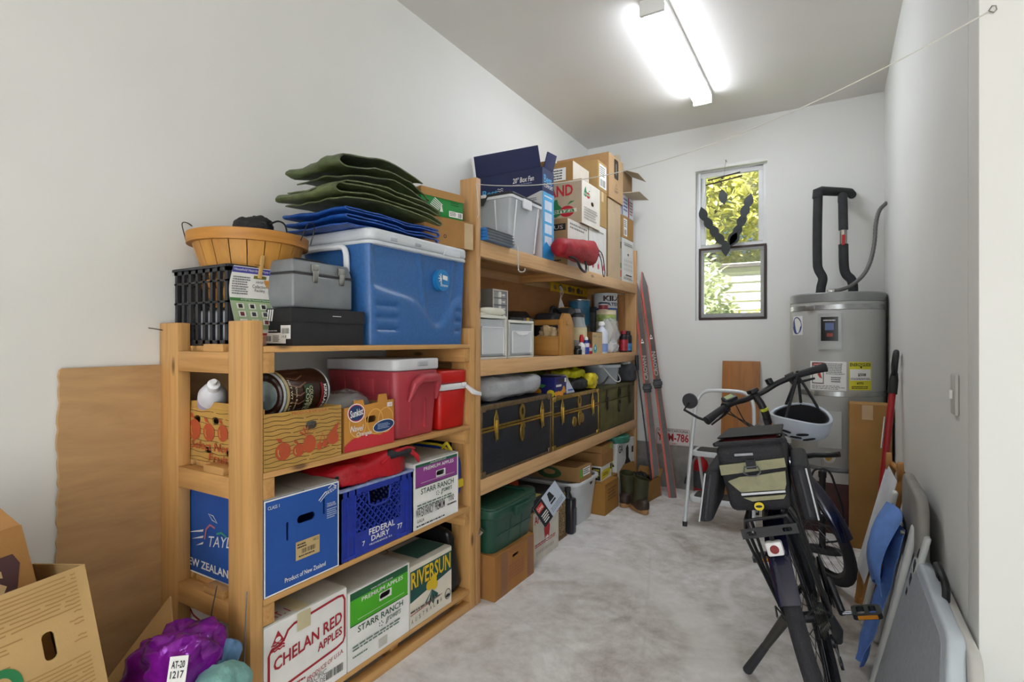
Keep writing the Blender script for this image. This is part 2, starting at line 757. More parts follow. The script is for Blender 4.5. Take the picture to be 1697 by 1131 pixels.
o = MB().box(XL - .12, GX + .12, GY, YB + .12, -0.12, 0.0).build('floor', floor_mat())
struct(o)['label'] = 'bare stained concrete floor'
o = MB().box(XL - .12, GX + .12, GY - .12, YB + .12, ZC, ZC + 0.15).build('ceiling', CEIL)
struct(o)['label'] = 'flat painted ceiling'
o = MB().box(XL - .12, XL, GY, YB, 0, ZC).build('wall_left', WALL)
struct(o)['label'] = 'off-white painted wall behind the shelving'
WX0, WX1, WZ0, WZ1 = -0.955, -0.428, 1.375, 2.600
o = MB().plate([(XL - .12, 0), (XR + .12, 0), (XR + .12, ZC), (XL - .12, ZC)],
               [[(WX0, WZ0), (WX1, WZ0), (WX1, WZ1), (WX0, WZ1)]], (0, YB, 0), (1, 0, 0), (0, 0, 1), 0.12).build('wall_back', WALL, smooth=False)
struct(o)['label'] = 'off-white end wall with the window'
o = MB().box(XR, XR + .12, YR + .12, YB, 0, ZC).build('wall_right', WALL)
struct(o)['label'] = 'off-white wall on the right of the alcove'
o = MB().box(XR, GX, YR, YR + .12, 0, ZC).build('wall_front', WALL, bevel=0.004)
struct(o)['label'] = 'bright wall returning to the right at the outer corner'
o = MB().box(GX, GX + .12, GY, YR + .12, 0, ZC).build('wall_far_right', WALL)
struct(o)
m = MB()
m.box(XL - .12, -1.4, GY - .12, GY, 0, ZC)
m.box(2.9, GX + .12, GY - .12, GY, 0, ZC)
m.box(-1.4, 2.9, GY - .12, GY, 2.45, ZC)
struct(m.build('wall_rear', WALL))

# concrete stem wall showing below the drywall
cm = plain('8f8b85', 0.9, 0, 0.22, 6, 0.35, 40, spec=0.2)
o = MB().box(XL, XR, YB - 0.012, YB, 0, 0.362).build('baseboard_back', cm, bevel=0.002)
struct(o)['label'] = 'grey concrete stem wall along the foot of the end wall'

# ---------------------------------------------------------------- window
WHITE = plain('e6e6e3', 0.4, 0, 0.02)
VINYL = plain('dfe0e0', 0.35, 0, 0.02)
BROWN = plain('3d2822', 0.5, 0, 0.1)
win = bpy.data.objects.new('window_1', None)
COL.objects.link(win)
win.location = (WX0, YB, WZ0)
struct(win)['label'] = 'tall narrow white sash window with a brown framed insect screen'
ww, wh = WX1 - WX0, WZ1 - WZ0


def frame4(m, x0, x1, z0, z1, t, y0, y1):
    m.box(x0, x1, y0, y1, z0, z0 + t)
    m.box(x0, x1, y0, y1, z1 - t, z1)
    m.box(x0, x0 + t, y0, y1, z0 + t, z1 - t)
    m.box(x1 - t, x1, y0, y1, z0 + t, z1 - t)
    return m


frame4(MB(), 0, ww, 0, wh, 0.032, 0.035, 0.11).build('window_frame', VINYL, win, bevel=0.002)
ZM = 0.575
up = frame4(MB(), 0.032, ww - 0.032, ZM, wh - 0.032, 0.036, 0.05, 0.085).build('upper_sash', VINYL, win, bevel=0.003)
lo = frame4(MB(), 0.032, ww - 0.032, 0.032, ZM - 0.002, 0.022, 0.055, 0.085).build('lower_sash', VINYL, win, bevel=0.003)
glass = clear('f2f7f5', 0.06, 0.02)
MB().box(0.06, ww - 0.06, 0.066, 0.069, ZM + 0.03, wh - 0.06).build('pane', glass, up)
MB().box(0.05, ww - 0.05, 0.070, 0.073, 0.05, ZM - 0.02).build('pane', glass, lo)
scr = frame4(MB(), 0.022, ww - 0.008, 0.004, ZM + 0.006, 0.017, 0.020, 0.034).build('screen_frame', BROWN, win, bevel=0.002)
sm_ = clear('8d8f90', 0.22, 0.9)
MB().box(0.036, ww - 0.022, 0.026, 0.0275, 0.018, ZM - 0.01).build('screen_mesh', sm_, scr)
MB().box(-0.012, ww + 0.004, -0.004, 0.036, wh - 0.022, wh + 0.004).build('head_casing', WHITE, win, bevel=0.002)

# ---------------------------------------------------------------- outdoors
rnd = random.Random(5)
og = MB().box(-14, 14, YB + .12, 22, -0.25, -0.15).build('lawn', plain('7f8f4a', 0.95, 0, 0.25, 3))
struct(og)['label'] = 'green lawn outside the window'


def leaf_cloud(cx, cy, cz, rx, ry, rz_, n, size, seed, twigs):
    r2 = random.Random(seed)
    m = MB()
    for i in range(n):
        while True:
            p = Vector((r2.uniform(-1, 1), r2.uniform(-1, 1), r2.uniform(-1, 1)))
            if 0.25 < p.length < 1:
                break
        w = noise.noise(p * 2.3 + Vector((seed, 0, 0)))
        p = p * (1 + 0.25 * w)
        c = Vector((cx + p.x * rx, cy + p.y * ry, cz + p.z * rz_))
        if c.z < -0.1:
            continue
        e = Euler((r2.uniform(-1, 1), r2.uniform(-1, 1), r2.uniform(0, 6.28))).to_matrix()
        s = size * r2.uniform(0.6, 1.3)
        q = [Vector((0, -1, 0)), Vector((0.42, -0.2, 0.12)), Vector((0.32, 0.5, 0.1)), Vector((0, 1.0, -0.05)), Vector((-0.32, 0.5, 0.1)), Vector((-0.42, -0.2, 0.12))]
        m.add([c + e @ (k * s) for k in q], [(0, 1, 2, 3), (0, 3, 4, 5)])
    return m


def leaf_mat(a, b, c):
    m, nt, bs = _new('leaf_' + a)
    v = _coords(nt)
    n = _noise(nt, v, 5.5, 5, 0.7)
    nt.links.new(_ramp(nt, n, [(0.35, c), (0.5, a), (0.66, b)]), bs.inputs['Base Color'])
    bs.inputs['Roughness'].default_value = 0.5
    bs.inputs['Subsurface Weight'].default_value = 0.0
    tr = nt.nodes.new('ShaderNodeBsdfTranslucent')
    nt.links.new(_ramp(nt, n, [(0.35, c), (0.5, a), (0.66, b)]), tr.inputs[0])
    mx = nt.nodes.new('ShaderNodeMixShader')
    mx.inputs[0].default_value = 0.4
    nt.links.new(bs.outputs[0], mx.inputs[1])
    nt.links.new(tr.outputs[0], mx.inputs[2])
    nt.links.new(mx.outputs[0], nt.nodes['Material Output'].inputs[0])
    return m


LA = leaf_mat('d6d66e', 'f3ecac', '98a24a')
LB = leaf_mat('cfd8b0', 'f4f5e4', '8aa06a')
BARK = plain('5a4a3a', 0.9, 0, 0.3, 20)
tr = T('tree', 'yellow-green leafy tree filling the upper window pane', 'tree', (-1.9, 10.8, -0.15))
leaf_cloud(0, 0, 5.0, 3.0, 1.5, 2.7, 24000, 0.08, 3, 0).build('foliage', LA, tr, merge=0)
MB().tube([(0, 0, 0), (0.05, 0.05, 1.5), (-0.1, 0, 3), (0.1, 0, 4.6)], [0.14, 0.11, 0.08, 0.03], 10).build('trunk', BARK, tr)
tr2 = T('shrub', 'pale variegated shrub low outside the window on its left', 'shrub', (-1.52, 7.3, -0.15))
leaf_cloud(0, 0, 1.55, 0.50, 0.5, 1.05, 1700, 0.075, 8, 0).build('foliage', LB, tr2, merge=0)
MB().tube([(0, 0, 0), (0.02, 0, 0.8), (0, 0.05, 1.6)], [0.04, 0.03, 0.012], 8).build('stem', BARK, tr2)
tr3 = T('hedge', 'low green hedge at the foot of the pale house outside', 'hedge', (-1.3, 8.35, -0.15))
leaf_cloud(0, 0, 1.0, 1.5, 0.3, 0.85, 2600, 0.06, 12, 0).build('foliage', LA, tr3, merge=0)
MB().tube([(0, 0, 0), (0.02, 0, 0.7)], [0.03, 0.01], 8).build('stem', BARK, tr3)
hs = T('neighbouring_house', 'white clapboard house seen through the lower window pane', 'house', (-1.0, 8.95, -0.15))
SID = plain('f1f1f0', 0.6, 0, 0.02)
MB().box(-4, 4, 0.05, 1.0, 0, 2.5).build('wall', SID, hs)
for i in range(16):
    z = 0.25 + i * 0.145
    MB().hexa([(-4, 0.02, z), (4, 0.02, z), (4, 0.05, z), (-4, 0.05, z)], [(-4, 0.045, z + 0.15), (4, 0.045, z + 0.15), (4, 0.05, z + 0.15), (-4, 0.05, z + 0.15)]).build('clapboard', SID, hs)
MB().box(-4.1, 4.1, -0.05, 1.05, 2.5, 2.55).build('roof', plain('55524e', 0.8), hs)

# ---------------------------------------------------------------- ceiling fixture
fx = T('ceiling_light', 'long white fluorescent wrap fixture on the ceiling', 'light fixture', (-0.78, 3.29, ZC))
FXW = plain('eeeeec', 0.4, 0, 0.0)
MB().box(-0.062, 0.062, -0.62, -0.598, -0.078, 0).build('end_cap', FXW, fx, bevel=0.004)
MB().box(-0.062, 0.062, 0.598, 0.62, -0.078, 0).build('end_cap', FXW, fx, bevel=0.004)
MB().box(-0.064, 0.064, -0.598, 0.598, -0.026, 0).build('housing', FXW, fx)
m = MB()
prof = [(-0.055, -0.026), (-0.055, -0.058), (-0.045, -0.075), (0.045, -0.075), (0.055, -0.058), (0.055, -0.026)]
m.prism(prof, (0, -0.598, 0), (1, 0, 0), (0, 0, 1), 1.196)
m.build('diffuser', emit('eff5ff', 15.0), fx)

# ================================================================== shelving
PINE = wood('cf9f62', 'b07f45', (28, 28, 1.3))          # grain along z
PINEY = wood('cf9f62', 'b07f45', (28, 1.3, 28))         # grain along world y
PINEX = wood('cb9a5e', 'ac7b42', (1.3, 28, 28))
PINEL = wood('d3aa7b', 'b78a56', (24, 1.2, 24))
PINEL2 = wood('c69a66', 'a5764a', (24, 24, 1.2))
XF, XW = -1.40, -1.885

ua = T('shelving_unit', 'short home-built pine shelving unit of four tiers nearest the camera', 'shelf', (0, 0, 0))
YA0, YA1 = 0.92, 2.025
LV = [0.093, 0.467, 0.831, 1.195]
for y in (YA0, YA1 - 0.042):
    for x0, x1 in ((XF - 0.105, XF), (XW, XW + 0.11)):
        MB().box(x0, x1, y, y + 0.04, 0, 1.268).build('post', PINE, ua, bevel=0.003)
for k, z in enumerate(LV):
    zt = z - 0.018
    for x0 in (XF - 0.104, XF - 0.225, XF - 0.345, XF - 0.468):
        MB().box(x0, x0 + 0.104, YA0 + 0.0405, YA1 - 0.0425, zt, z).build('board', PINEY, ua, bevel=0.002)
    if k:
        for y in (YA0 + 0.0405, YA1 - 0.0825):
            MB().box(XF - 0.468, XF - 0.002, y, y + 0.038, zt - 0.06, zt - 0.0005).build('cross_rail', PINEX, ua, bevel=0.002)
        # end rail on the outside face between the posts, with the little packing blocks on it
        MB().box(XW + 0.1105, XF - 0.1055, YA0 + 0.001, YA0 + 0.038, zt - 0.062, zt + 0.001).build('end_rail', PINEX, ua, bevel=0.002)
        MB().box(XF - 0.235, XF - 0.135, YA0 + 0.002, YA0 + 0.0395, zt + 0.0015, zt + 0.024).build('packing_block', PINEX, ua, bevel=0.001)
MB().box(XF - 0.037, XF - 0.001, YA0 + 0.0405, YA1 - 0.0425, 0.0, 0.035).build('floor_rail', PINEY, ua, bevel=0.002)
for y in (YA0 + 0.0405, 1.52, YA1 - 0.0825):
    MB().box(XF - 0.45, XF - 0.04, y, y + 0.04, 0.002, LV[0] - 0.0185).build('bearer', PINEX, ua, bevel=0.002)
MB().tube([(XW + 0.02, YA0 + 0.001, 1.245), (XW + 0.015, YA0 - 0.02, 1.249), (XW + 0.005, YA0 - 0.035, 1.252)], 0.0016, 6).build('nail', plain('4a4744', 0.5, 0.8), ua)

ub = T('shelving_unit', 'long home-built pine shelving unit with three deep tiers beside the skis', 'shelf', (0, 0, 0))
YB0, YB1 = 2.03, 4.39
LB_ = [0.567, 1.121, 1.678]
for y in (YB0, YB1 - 0.04):
    for x0, x1 in ((XF - 0.092, XF - 0.0), (XW, XW + 0.092)):
        MB().box(x0, x1, y, y + 0.038, 0, 1.96 if x0 > -1.6 else 1.675).build('post', PINEL2, ub, bevel=0.003)
for z in LB_:
    MB().box(XF - 0.038, XF, YB0 + 0.0385, YB1 - 0.0405, z - 0.075, z).build('front_rail', PINEL, ub, bevel=0.003)
    MB().box(XW, XW + 0.038, YB0 + 0.0385, YB1 - 0.0405, z - 0.075, z).build('rear_rail', PINEL, ub, bevel=0.003)
    for i in range(3):
        x0 = XW + 0.039 + i * 0.1356
        MB().box(x0, x0 + 0.1335, YB0 + 0.0385, YB1 - 0.0405, z - 0.02, z - 0.001).build('board', PINEL, ub, bevel=0.002)
    for y in (YB0 + 0.04, 3.2, YB1 - 0.079):
        MB().box(XW + 0.0385, XF - 0.0385, y, y + 0.036, z - 0.072, z - 0.0205).build('cross_rail', PINEX, ub, bevel=0.002)
PLYB = wood('a4713d', '8a5a2c', (7, 1.5, 7), 0.6, True)
MB().box(XW + 0.040, XW + 0.052, YB0 + 0.0385, YB1 - 0.0405, LB_[1], LB_[2] - 0.076).build('back_panel', PLYB, ub)
MB().box(XW + 0.040, XW + 0.052, YB0 + 0.0385, YB1 - 0.0405, LB_[0], LB_[1] - 0.076).build('back_panel', PLYB, ub)
MB().box(XW + 0.095, XF - 0.0925, YB1 - 0.038, YB1 - 0.004, 1.15, 1.60).build('end_panel', PLYB, ub)

# ================================================================== things on the near unit
INK = plain('1c1c1e', 0.6, 0, 0)
PAPER = plain('e9e8e4', 0.7, 0, 0.03)
PWHITE = plain('efeeea', 0.6, 0, 0.02)
BLACKP = plain('1d1d20', 0.45, 0, 0.1)
CHROME = plain('b8b6b0', 0.25, 1.0, 0.05)
KRAFT = cardboard('a97e4c')
KRAFT2 = cardboard('b58a55')
WBOX = plain('f1efeb', 0.75, 0, 0.05, 6, 0.08, 200, spec=0.25)
DARK = plain('141414', 0.8, 0, 0)


def bar2(m, o, U, V, p, q, wd, dp):
    """straight flat bar from p to q in the plane o,U,V"""
    dx, dy = q[0] - p[0], q[1] - p[1]
    l = math.hypot(dx, dy) or 1e-6
    nx, ny = -dy / l * wd / 2, dx / l * wd / 2
    m.prism([(p[0] - nx, p[1] - ny), (q[0] - nx, q[1] - ny), (q[0] + nx, q[1] + ny), (p[0] + nx, p[1] + ny)], o, U, V, dp)


# ---- black ribbed crate holding the basket
ck = T('plastic_crate', 'black open-sided plastic crate holding a bushel basket', 'crate', (-1.575, 0.964, 1.1965), 90)
cw, cd_, ch = 0.30, 0.305, 0.245


def crate_side(w, h, o, U, nv, zs):
    m = MB()
    for i in range(nv):
        x = 0.012 + (w - 0.024) * i / (nv - 1)
        bar2(m, o, U, (0, 0, 1), (x, 0.004), (x, h - 0.004), 0.014, 0.010)
    for z, t in zs:
        bar2(m, o, U, (0, 0, 1), (0, z), (w, z), t, 0.016)
    return m


zs = [(0.008, 0.016), (0.068, 0.006), (0.135, 0.006), (0.2, 0.006), (ch - 0.008, 0.016)]
BLK = plain('2a2b30', 0.4, 0, 0.1)
crate_side(cw, ch, (0, 0, 0), (1, 0, 0), 8, zs).build('side', BLK, ck)
crate_side(cw, ch, (cw, cd_, 0), (-1, 0, 0), 8, zs).build('side', BLK, ck)
crate_side(cd_, ch, (0, cd_, 0), (0, -1, 0), 8, zs).build('side', BLK, ck)
crate_side(cd_, ch, (cw, 0, 0), (0, 1, 0), 8, zs).build('side', BLK, ck)
m = MB()
for i in range(7):
    m.box(0.01, cw - 0.01, 0.018 + i * 0.042, 0.032 + i * 0.042, 0.0, 0.006)
for i in range(7):
    m.box(0.012 + i * 0.044, 0.024 + i * 0.044, 0.012, cd_ - 0.012, 0.0, 0.005)
m.build('base', BLK, ck)
frame_rim = MB()
for (a, b, c, d) in ((-.004, cw + .004, -.006, .006), (-.004, cw + .004, cd_ - .006, cd_ + .006), (-.006, .006, .006, cd_ - .006), (cw - .006, cw + .006, .006, cd_ - .006)):
    frame_rim.box(a, b, c, d, ch - 0.004, ch + 0.004)
frame_rim.build('rim', BLK, ck)
o = MB().blob((0, 0, 0.055), (0.24, 0.23, 0.11), 0.35, 0.35, 0.008, 14, 4, flat=-0.055).build('folded_bag', plain('c8ccd4', 0.4, 0, 0.08))
o.location = (-1.73, 1.113, 1.2045)
tag(o, 'pale folded plastic bag lying in the bottom of the black crate', 'bag')

# ---- bushel basket
bk = T('bushel_basket', 'round slatted wooden bushel basket standing in the black crate', 'basket', (-1.70, 1.115, 1.318))
BKM = wood('c48d3f', 'a46c28', (14, 14, 1.0), 0.5, False)
br0, br1, bh = 0.112, 0.178, 0.235
n = 20
for i in range(n):
    a0, a1 = 2 * PI * (i + 0.03) / n, 2 * PI * (i + 0.97) / n
    vs = []
    for rr, z in ((br0, 0.002), (br0 + 0.016, bh * 0.25), (br0 + 0.036, bh * 0.6), (br1, bh)):
        for a in (a0, (a0 + a1) / 2, a1):
            vs.append((rr * math.cos(a), rr * math.sin(a), z))
    m = MB().add(vs, [(r * 3 + c, r * 3 + c + 1, r * 3 + c + 4, r * 3 + c + 3) for r in range(3) for c in range(2)])
    m.build('slat', BKM, bk, solid=0.003)
HOOP = wood('c08437', '9a6224', (2, 2, 20), 0.5, False)
hp = [(br1 - 0.006, bh - 0.028), (br1 + 0.008, bh - 0.028), (br1 + 0.010, bh + 0.006), (br1 + 0.002, bh + 0.009), (br1 - 0.004, bh + 0.006), (br1 - 0.006, bh - 0.028)]
MB().lathe(hp, 48).build('hoop', HOOP, bk)
MB().lathe([(br0 + 0.018, 0.06), (br0 + 0.028, 0.06), (br0 + 0.034, 0.085), (br0 + 0.024, 0.085), (br0 + 0.018, 0.06)], 48).build('hoop', HOOP, bk)
MB().lathe([(0, 0), (br0, 0), (br0, 0.006), (0, 0.006)], 32).build('bottom', BKM, bk)
WIRE = plain('45413d', 0.4, 0.8, 0)
for s in (-1, 1):
    ang = R(32)
    d_ = Vector((math.cos(ang), math.sin(ang), 0)) * s
    t_ = Vector((-math.sin(ang), math.cos(ang), 0))
    c = d_ * (br1 + 0.01)
    MB().tube(smooth_path([c + t_ * 0.045 + Vector((0, 0, bh - 0.01)), c + t_ * 0.03 + d_ * 0.02 + Vector((0, 0, bh + 0.05)), c - t_ * 0.03 + d_ * 0.02 + Vector((0, 0, bh + 0.05)), c - t_ * 0.045 + Vector((0, 0, bh - 0.01))], 6), 0.0018, 6).build('wire_handle', WIRE, bk)
pc = T('drawstring_pouch', 'small black drawstring pouch lying on the rim of the bushel basket', 'pouch', (-1.66, 1.10, 1.563))
MB().blob((0, 0, 0.02), (0.13, 0.10, 0.075), 0.8, 0.8, 0.02, 16, 2).build('pouch_body', plain('18181a', 0.7, 0, 0.2, 30, 0.3), pc)
MB().tube(smooth_path([(0.05, 0.02, 0.03), (0.075, 0.04, 0.045), (0.10, 0.05, 0.03), (0.105, 0.055, -0.01)], 6), 0.003, 6).build('cord', plain('101010', 0.8), pc)

# ---- flyer and clothes peg on the crate
fl = T('flyer', 'white and green printed flyer clipped to the side of the black crate', 'flyer', (-1.562, 0.9665, 1.197), 90)
FW, FH = 0.158, 0.242


def fcurve(u, v):
    return Vector((u * FW - 0.012 * math.sin(v * PI * 1.0) * (1 - u), -0.010 - 0.012 * math.sin(v * PI * 2.0) - 0.01 * (1 - v) * (1 - u), v * FH))


class CurvedFace(Face):
    def pt(self, u, v, k=None):
        p = fcurve(u, v)
        return p + Vector((0, -1, 0)) * (self.k if k is None else k)


MB().surf(fcurve, 8, 16).build('sheet', PAPER, fl, solid=0.0004, angle=80)
F = CurvedFace(fl, (0, 0, 0), (1, 0, 0), (0, 0, 1), FW, FH)
PUR, GRN_, TAN_ = plain('4646a0', 0.6, 0, 0), plain('3f7a3a', 0.6, 0, 0), plain('a9bd95', 0.6, 0, 0.05)
for i in range(8):                     # printed bands follow the curl of the sheet
    a, b = i / 8, (i + 1) / 8
    F.rect(a, 0.92, b, 0.99, PUR); F.k -= .00018
    F.rect(a, 0.56, b, 0.60, GRN_); F.k -= .00018
    for j in range(6):
        F.rect(a, 0.20 + j * 0.06, b, 0.26 + j * 0.06, TAN_); F.k -= .00018
    F.rect(a, 0.125, b, 0.155, plain('b5382c', 0.6, 0, 0)); F.k -= .00018
    F.rect(a, 0.0, b, 0.06, plain('d8a893', 0.6, 0, 0)); F.k -= .00018
    F.rect(a, 0.06, b, 0.12, plain('d8a893', 0.6, 0, 0)); F.k -= .00018
F.k += .0006
F.text('Household Hazardous Waste Disposal', 0.03, 0.935, 0.97, 0.975, PWHITE)
F.text('HHW', 0.52, 0.80, 0.68, 0.835, INK).text('Collection', 0.45, 0.74, 0.75, 0.785, INK).text('Facility', 0.50, 0.68, 0.71, 0.73, INK)
F.text('ACCEPTED Household Hazardous Wastes', 0.2, 0.57, 0.95, 0.592, PWHITE)
F.rect(0.45, 0.86, 0.72, 0.90, plain('77712f', 0.6, 0, 0))
F.lines(0.04, 0.64, 0.40, 0.88, 8, plain('77777d', 0.7, 0, 0), 4)
F.lines(0.78, 0.68, 0.98, 0.88, 5, plain('9a9aa4', 0.7, 0, 0), 5)
rnd = random.Random(2)
for r in range(3):
    for c in range(4):
        col = rnd.choice(['2c2a28', '70343a', 'd6d4c8', '4c6a3a', 'd8c83a', '3a3a44'])
        F.rect(0.10 + c * 0.23, 0.46 - r * 0.10, 0.24 + c * 0.23, 0.53 - r * 0.10, plain('e4e4dc', 0.6, 0, 0), 'picture')
        F.rect(0.13 + c * 0.23, 0.47 - r * 0.10, 0.21 + c * 0.23, 0.52 - r * 0.10, plain(col, 0.6, 0, 0), 'picture')
F.text('QUESTIONS', 0.1, 0.165, 0.42, 0.19, INK)
F.rect(0.12, 0.03, 0.32, 0.10, plain('4a4440', 0.6, 0, 0), 'picture')
F.done()
PEG = wood('cda868', 'b28a4a', (30, 30, 3), 0.6, False)
pg = T('clothes_peg', 'wooden clothes peg gripping the top of the flyer', 'clothes peg', (-1.568, 1.052, 1.408), 90, rot=(R(4), R(6), R(90)))
MB().box(-0.006, 0.006, -0.019, -0.012, 0, 0.075).build('peg_half', PEG, pg, bevel=0.002)
MB().box(-0.006, 0.006, 0.014, 0.021, 0.01, 0.075).build('peg_half', PEG, pg, bevel=0.002)
MB().tube([(-0.008, -0.018, 0.04), (-0.008, 0.02, 0.045), (0.008, 0.02, 0.045), (0.008, -0.018, 0.04)], 0.0015, 6, True).build('spring', CHROME, pg)

# ---- shoe box (black) and tool box
sb = T('shoe_box', 'flat black shoe box with three white stripes under the grey tool box', 'box', (-1.42, 1.071, 1.1955), 90)
SBK = plain('222226', 0.65, 0, 0.15, 20, 0.05)
w, d, h = 0.296, 0.136, 0.117
MB().box(0.002, w - 0.002, 0.002, d - 0.002, 0, h - 0.006).build('body', SBK, sb, bevel=0.001)
m = MB()
m.box(0, w, 0, d, h - 0.004, h)
m.box(0, w, -0.001, 0.0015, h - 0.043, h - 0.004)
m.box(0, w, d - 0.0015, d + 0.001, h - 0.043, h - 0.004)
m.box(-0.001, 0.0015, 0, d, h - 0.043, h - 0.004)
m.box(w - 0.0015, w + 0.001, 0, d, h - 0.043, h - 0.004)
m.build('lid', SBK, sb)
F = Face(sb, (-0.001, d, 0), (0, -1, 0), (0, 0, 1), d, h)
for i in range(3):
    F.poly([(0.10 + i * .08, 0.66), (0.15 + i * .08, 0.66), (0.20 + i * .08, 0.97), (0.15 + i * .08, 0.97)], PWHITE)
F.rect(0.06, 0.06, 0.80, 0.34, PWHITE, 'sticker').rect(0.62, 0.18, 0.97, 0.54, PWHITE, 'sticker')
F.barcode(0.10, 0.12, 0.28, 0.26, INK).barcode(0.66, 0.32, 0.93, 0.46, INK)
F.lines(0.34, 0.1, 0.58, 0.28, 4, INK, 7).lines(0.08, 0.37, 0.5, 0.42, 1, PWHITE, 3)
F.text('14.8', 0.66, 0.20, 0.82, 0.28, INK)
F.done()
F = Face(sb, (0, -0.001, 0), (1, 0, 0), (0, 0, 1), w, h)
F.lines(0.52, 0.8, 0.64, 0.84, 1, PWHITE, 3)
F.done()

tb = T('tool_box', 'worn grey metal tool box with two latches on the black shoe box', 'tool box', (-1.448, 1.095, 1.3165), 0, rot=(0, 0, R(93)))
GM = plain('85898c', 0.45, 0.1, 0.1, 9)
tw, td, th_ = 0.255, 0.135, 0.155
MB().box(0, tw, 0, td, 0, 0.108).build('body', GM, tb, bevel=0.008, seg=3)
MB().hexa([(0, 0, 0.112), (tw, 0, 0.112), (tw, td, 0.112), (0, td, 0.112)], [(0.006, 0.012, th_), (tw - 0.006, 0.012, th_), (tw - 0.006, td - 0.012, th_), (0.006, td - 0.012, th_)]).build('lid', GM, tb, bevel=0.008, seg=3)
MB().box(0.002, tw - 0.002, 0.0015, td - 0.002, 0.106, 0.114).build('seal', plain('3a3a3a', 0.6), tb)
for x in (0.085, 0.20):
    l = MB().box(x - 0.015, x + 0.015, -0.006, 0.002, 0.118, 0.142).build('latch', CHROME, tb, bevel=0.002)
    m = MB()
    m.hexa([(x - 0.009, -0.007, 0.083), (x + 0.009, -0.007, 0.083), (x + 0.009, 0, 0.083), (x - 0.009, 0, 0.083)], [(x - 0.013, -0.009, 0.122), (x + 0.013, -0.009, 0.122), (x + 0.013, 0, 0.122), (x - 0.013, 0, 0.122)])
    m.build('hasp', CHROME, l, bevel=0.002)
MB().tube(smooth_path([(0.06, 0.07, th_ - 0.002), (0.075, 0.07, th_ + 0.008), (0.18, 0.07, th_ + 0.008), (0.195, 0.07, th_ - 0.002)], 5), 0.006, 8).build('handle', plain('2b2b2b', 0.6), tb)

# ---- big blue cooler
bc = T('cooler', 'large blue cooler with white lid on the top tier', 'cooler', (-1.415, 1.385, 1.1955), 90)
BLU = plain('3568a6', 0.36, 0, 0.08, 90, 0.05, 200)
LID = plain('d3d8dd', 0.4, 0, 0.03)
w, d, h = 0.594, 0.40, 0.365


def cooler_front(co):
    # moulded relief of the front: waist line dipping in the middle, ribs at both lower corners
    x, y, z = co
    if y < 0.05:
        u, v = x / w, z / h
        waist = 0.60 - 0.10 * abs(math.sin((u) * PI)) - 0.30 * math.exp(-((u - 0.68) / 0.16) ** 2)
        s = 1 / (1 + math.exp(-(v - waist) * 60))
        rib = 0.0
        for zz in (0.16, 0.28, 0.40):
            for uu, du in ((0.15, 0.10), (0.95, 0.08)):
                rib += math.exp(-((v - zz) / 0.02) ** 2) * (1 if abs(u - uu) < du else 0)
        pan = math.exp(-((abs(u - 0.67) - 0.19 + 0.1 * (1 - v)) / 0.014) ** 2) * (1 if v > waist else 0)
        edge = min(1, min(u, 1 - u) / 0.06)
        return Vector((x, y + edge * (0.016 * s + 0.010 * rib - 0.009 * pan), z))
    return co


m = MB()
nx, nz = 60, 44
m.surf(lambda a, b: (a * w, 0.0, b * h), nx, nz)
m.surf(lambda a, b: (0.0, d * a, b * h), 10, nz)
m.surf(lambda a, b: (w, d * a, b * h), 10, nz)
m.surf(lambda a, b: (a * w, d, b * h), nx, nz)
m.surf(lambda a, b: (a * w, b * d, h), nx, 10)
m.surf(lambda a, b: (a * w, b * d, 0), nx, 10)


def round_body(co):
    co = cooler_front(co)
    x, y, z = co
    r = 0.035
    cx_, cy_ = min(max(x, r), w - r), min(max(y, r), d - r)
    dx, dy = x - cx_, y - cy_
    l = math.hypot(dx, dy)
    if l > r:
        x, y = cx_ + dx / l * r, cy_ + dy / l * r
    tp = 0.012 * (1 - z / h)
    x = x + (w / 2 - x) / (w / 2) * tp
    y = y + (d / 2 - y) / (d / 2) * tp * 0.6
    return Vector((x, y, z))


m.build('body', BLU, bc, xf=round_body, merge=1e-4, angle=75)
MB().prism(rrect(-0.004, -0.006, w + 0.004, d + 0.004, 0.038), (0, 0, h + 0.014), (1, 0, 0), (0, 1, 0), 0.014).build('rim', LID, bc, bevel=0.004)
m = MB().prism(rrect(-0.006, -0.008, w + 0.006, d + 0.006, 0.04), (0, 0, h + 0.058), (1, 0, 0), (0, 1, 0), 0.043)
ld = m.build('lid', LID, bc, bevel=0.012, seg=3)
for x in (0.10, 0.235):
    MB().box(x, x + 0.035, -0.011, 0.004, h + 0.022, h + 0.034).build('lid_notch', plain('aeb5bd', 0.4), ld, bevel=0.003)
MB().box(0.42, 0.53, -0.011, 0.01, h + 0.012, h + 0.04).build('lid_grip', LID, ld, bevel=0.005)
# carrying handle on the near end
m = MB().tube(smooth_path([(-0.012, 0.10, h - 0.10), (-0.022, 0.10, h - 0.02), (-0.022, 0.16, h - 0.008), (-0.022, 0.28, h - 0.008), (-0.022, 0.33, h - 0.02), (-0.012, 0.33, h - 0.10)], 5), 0.011, 8)
m.build('handle', plain('e4e7ea', 0.4, 0, 0.02), bc)
F = Face(bc, (0, -0.004, 0), (1, 0, 0), (0, 0, 1), w, h)
F.k = 0.0
bd = MB().prism(ellip(0.70 * w, 0.74 * h, 0.045, 0.045), (0, -0.005, 0), (1, 0, 0), (0, 0, 1), 0.02).build('badge', plain('1f7fbf', 0.35, 0, 0.02), bc)
F.k = 0.0035
F.poly([(0.69, 0.75), (0.745, 0.74), (0.745, 0.79), (0.69, 0.80)], PWHITE, 'badge_print')
for k in range(5):
    a = R(100 + k * 40)
    F.stroke([(0.675, 0.755), (0.675 + 0.035 * math.cos(a), 0.755 + 0.06 * math.sin(a))], 0.004, PWHITE, 'badge_print')
F.text('Xtreme', 0.66, 0.665, 0.745, 0.70, PWHITE, 0, 0.2, name='badge_print')
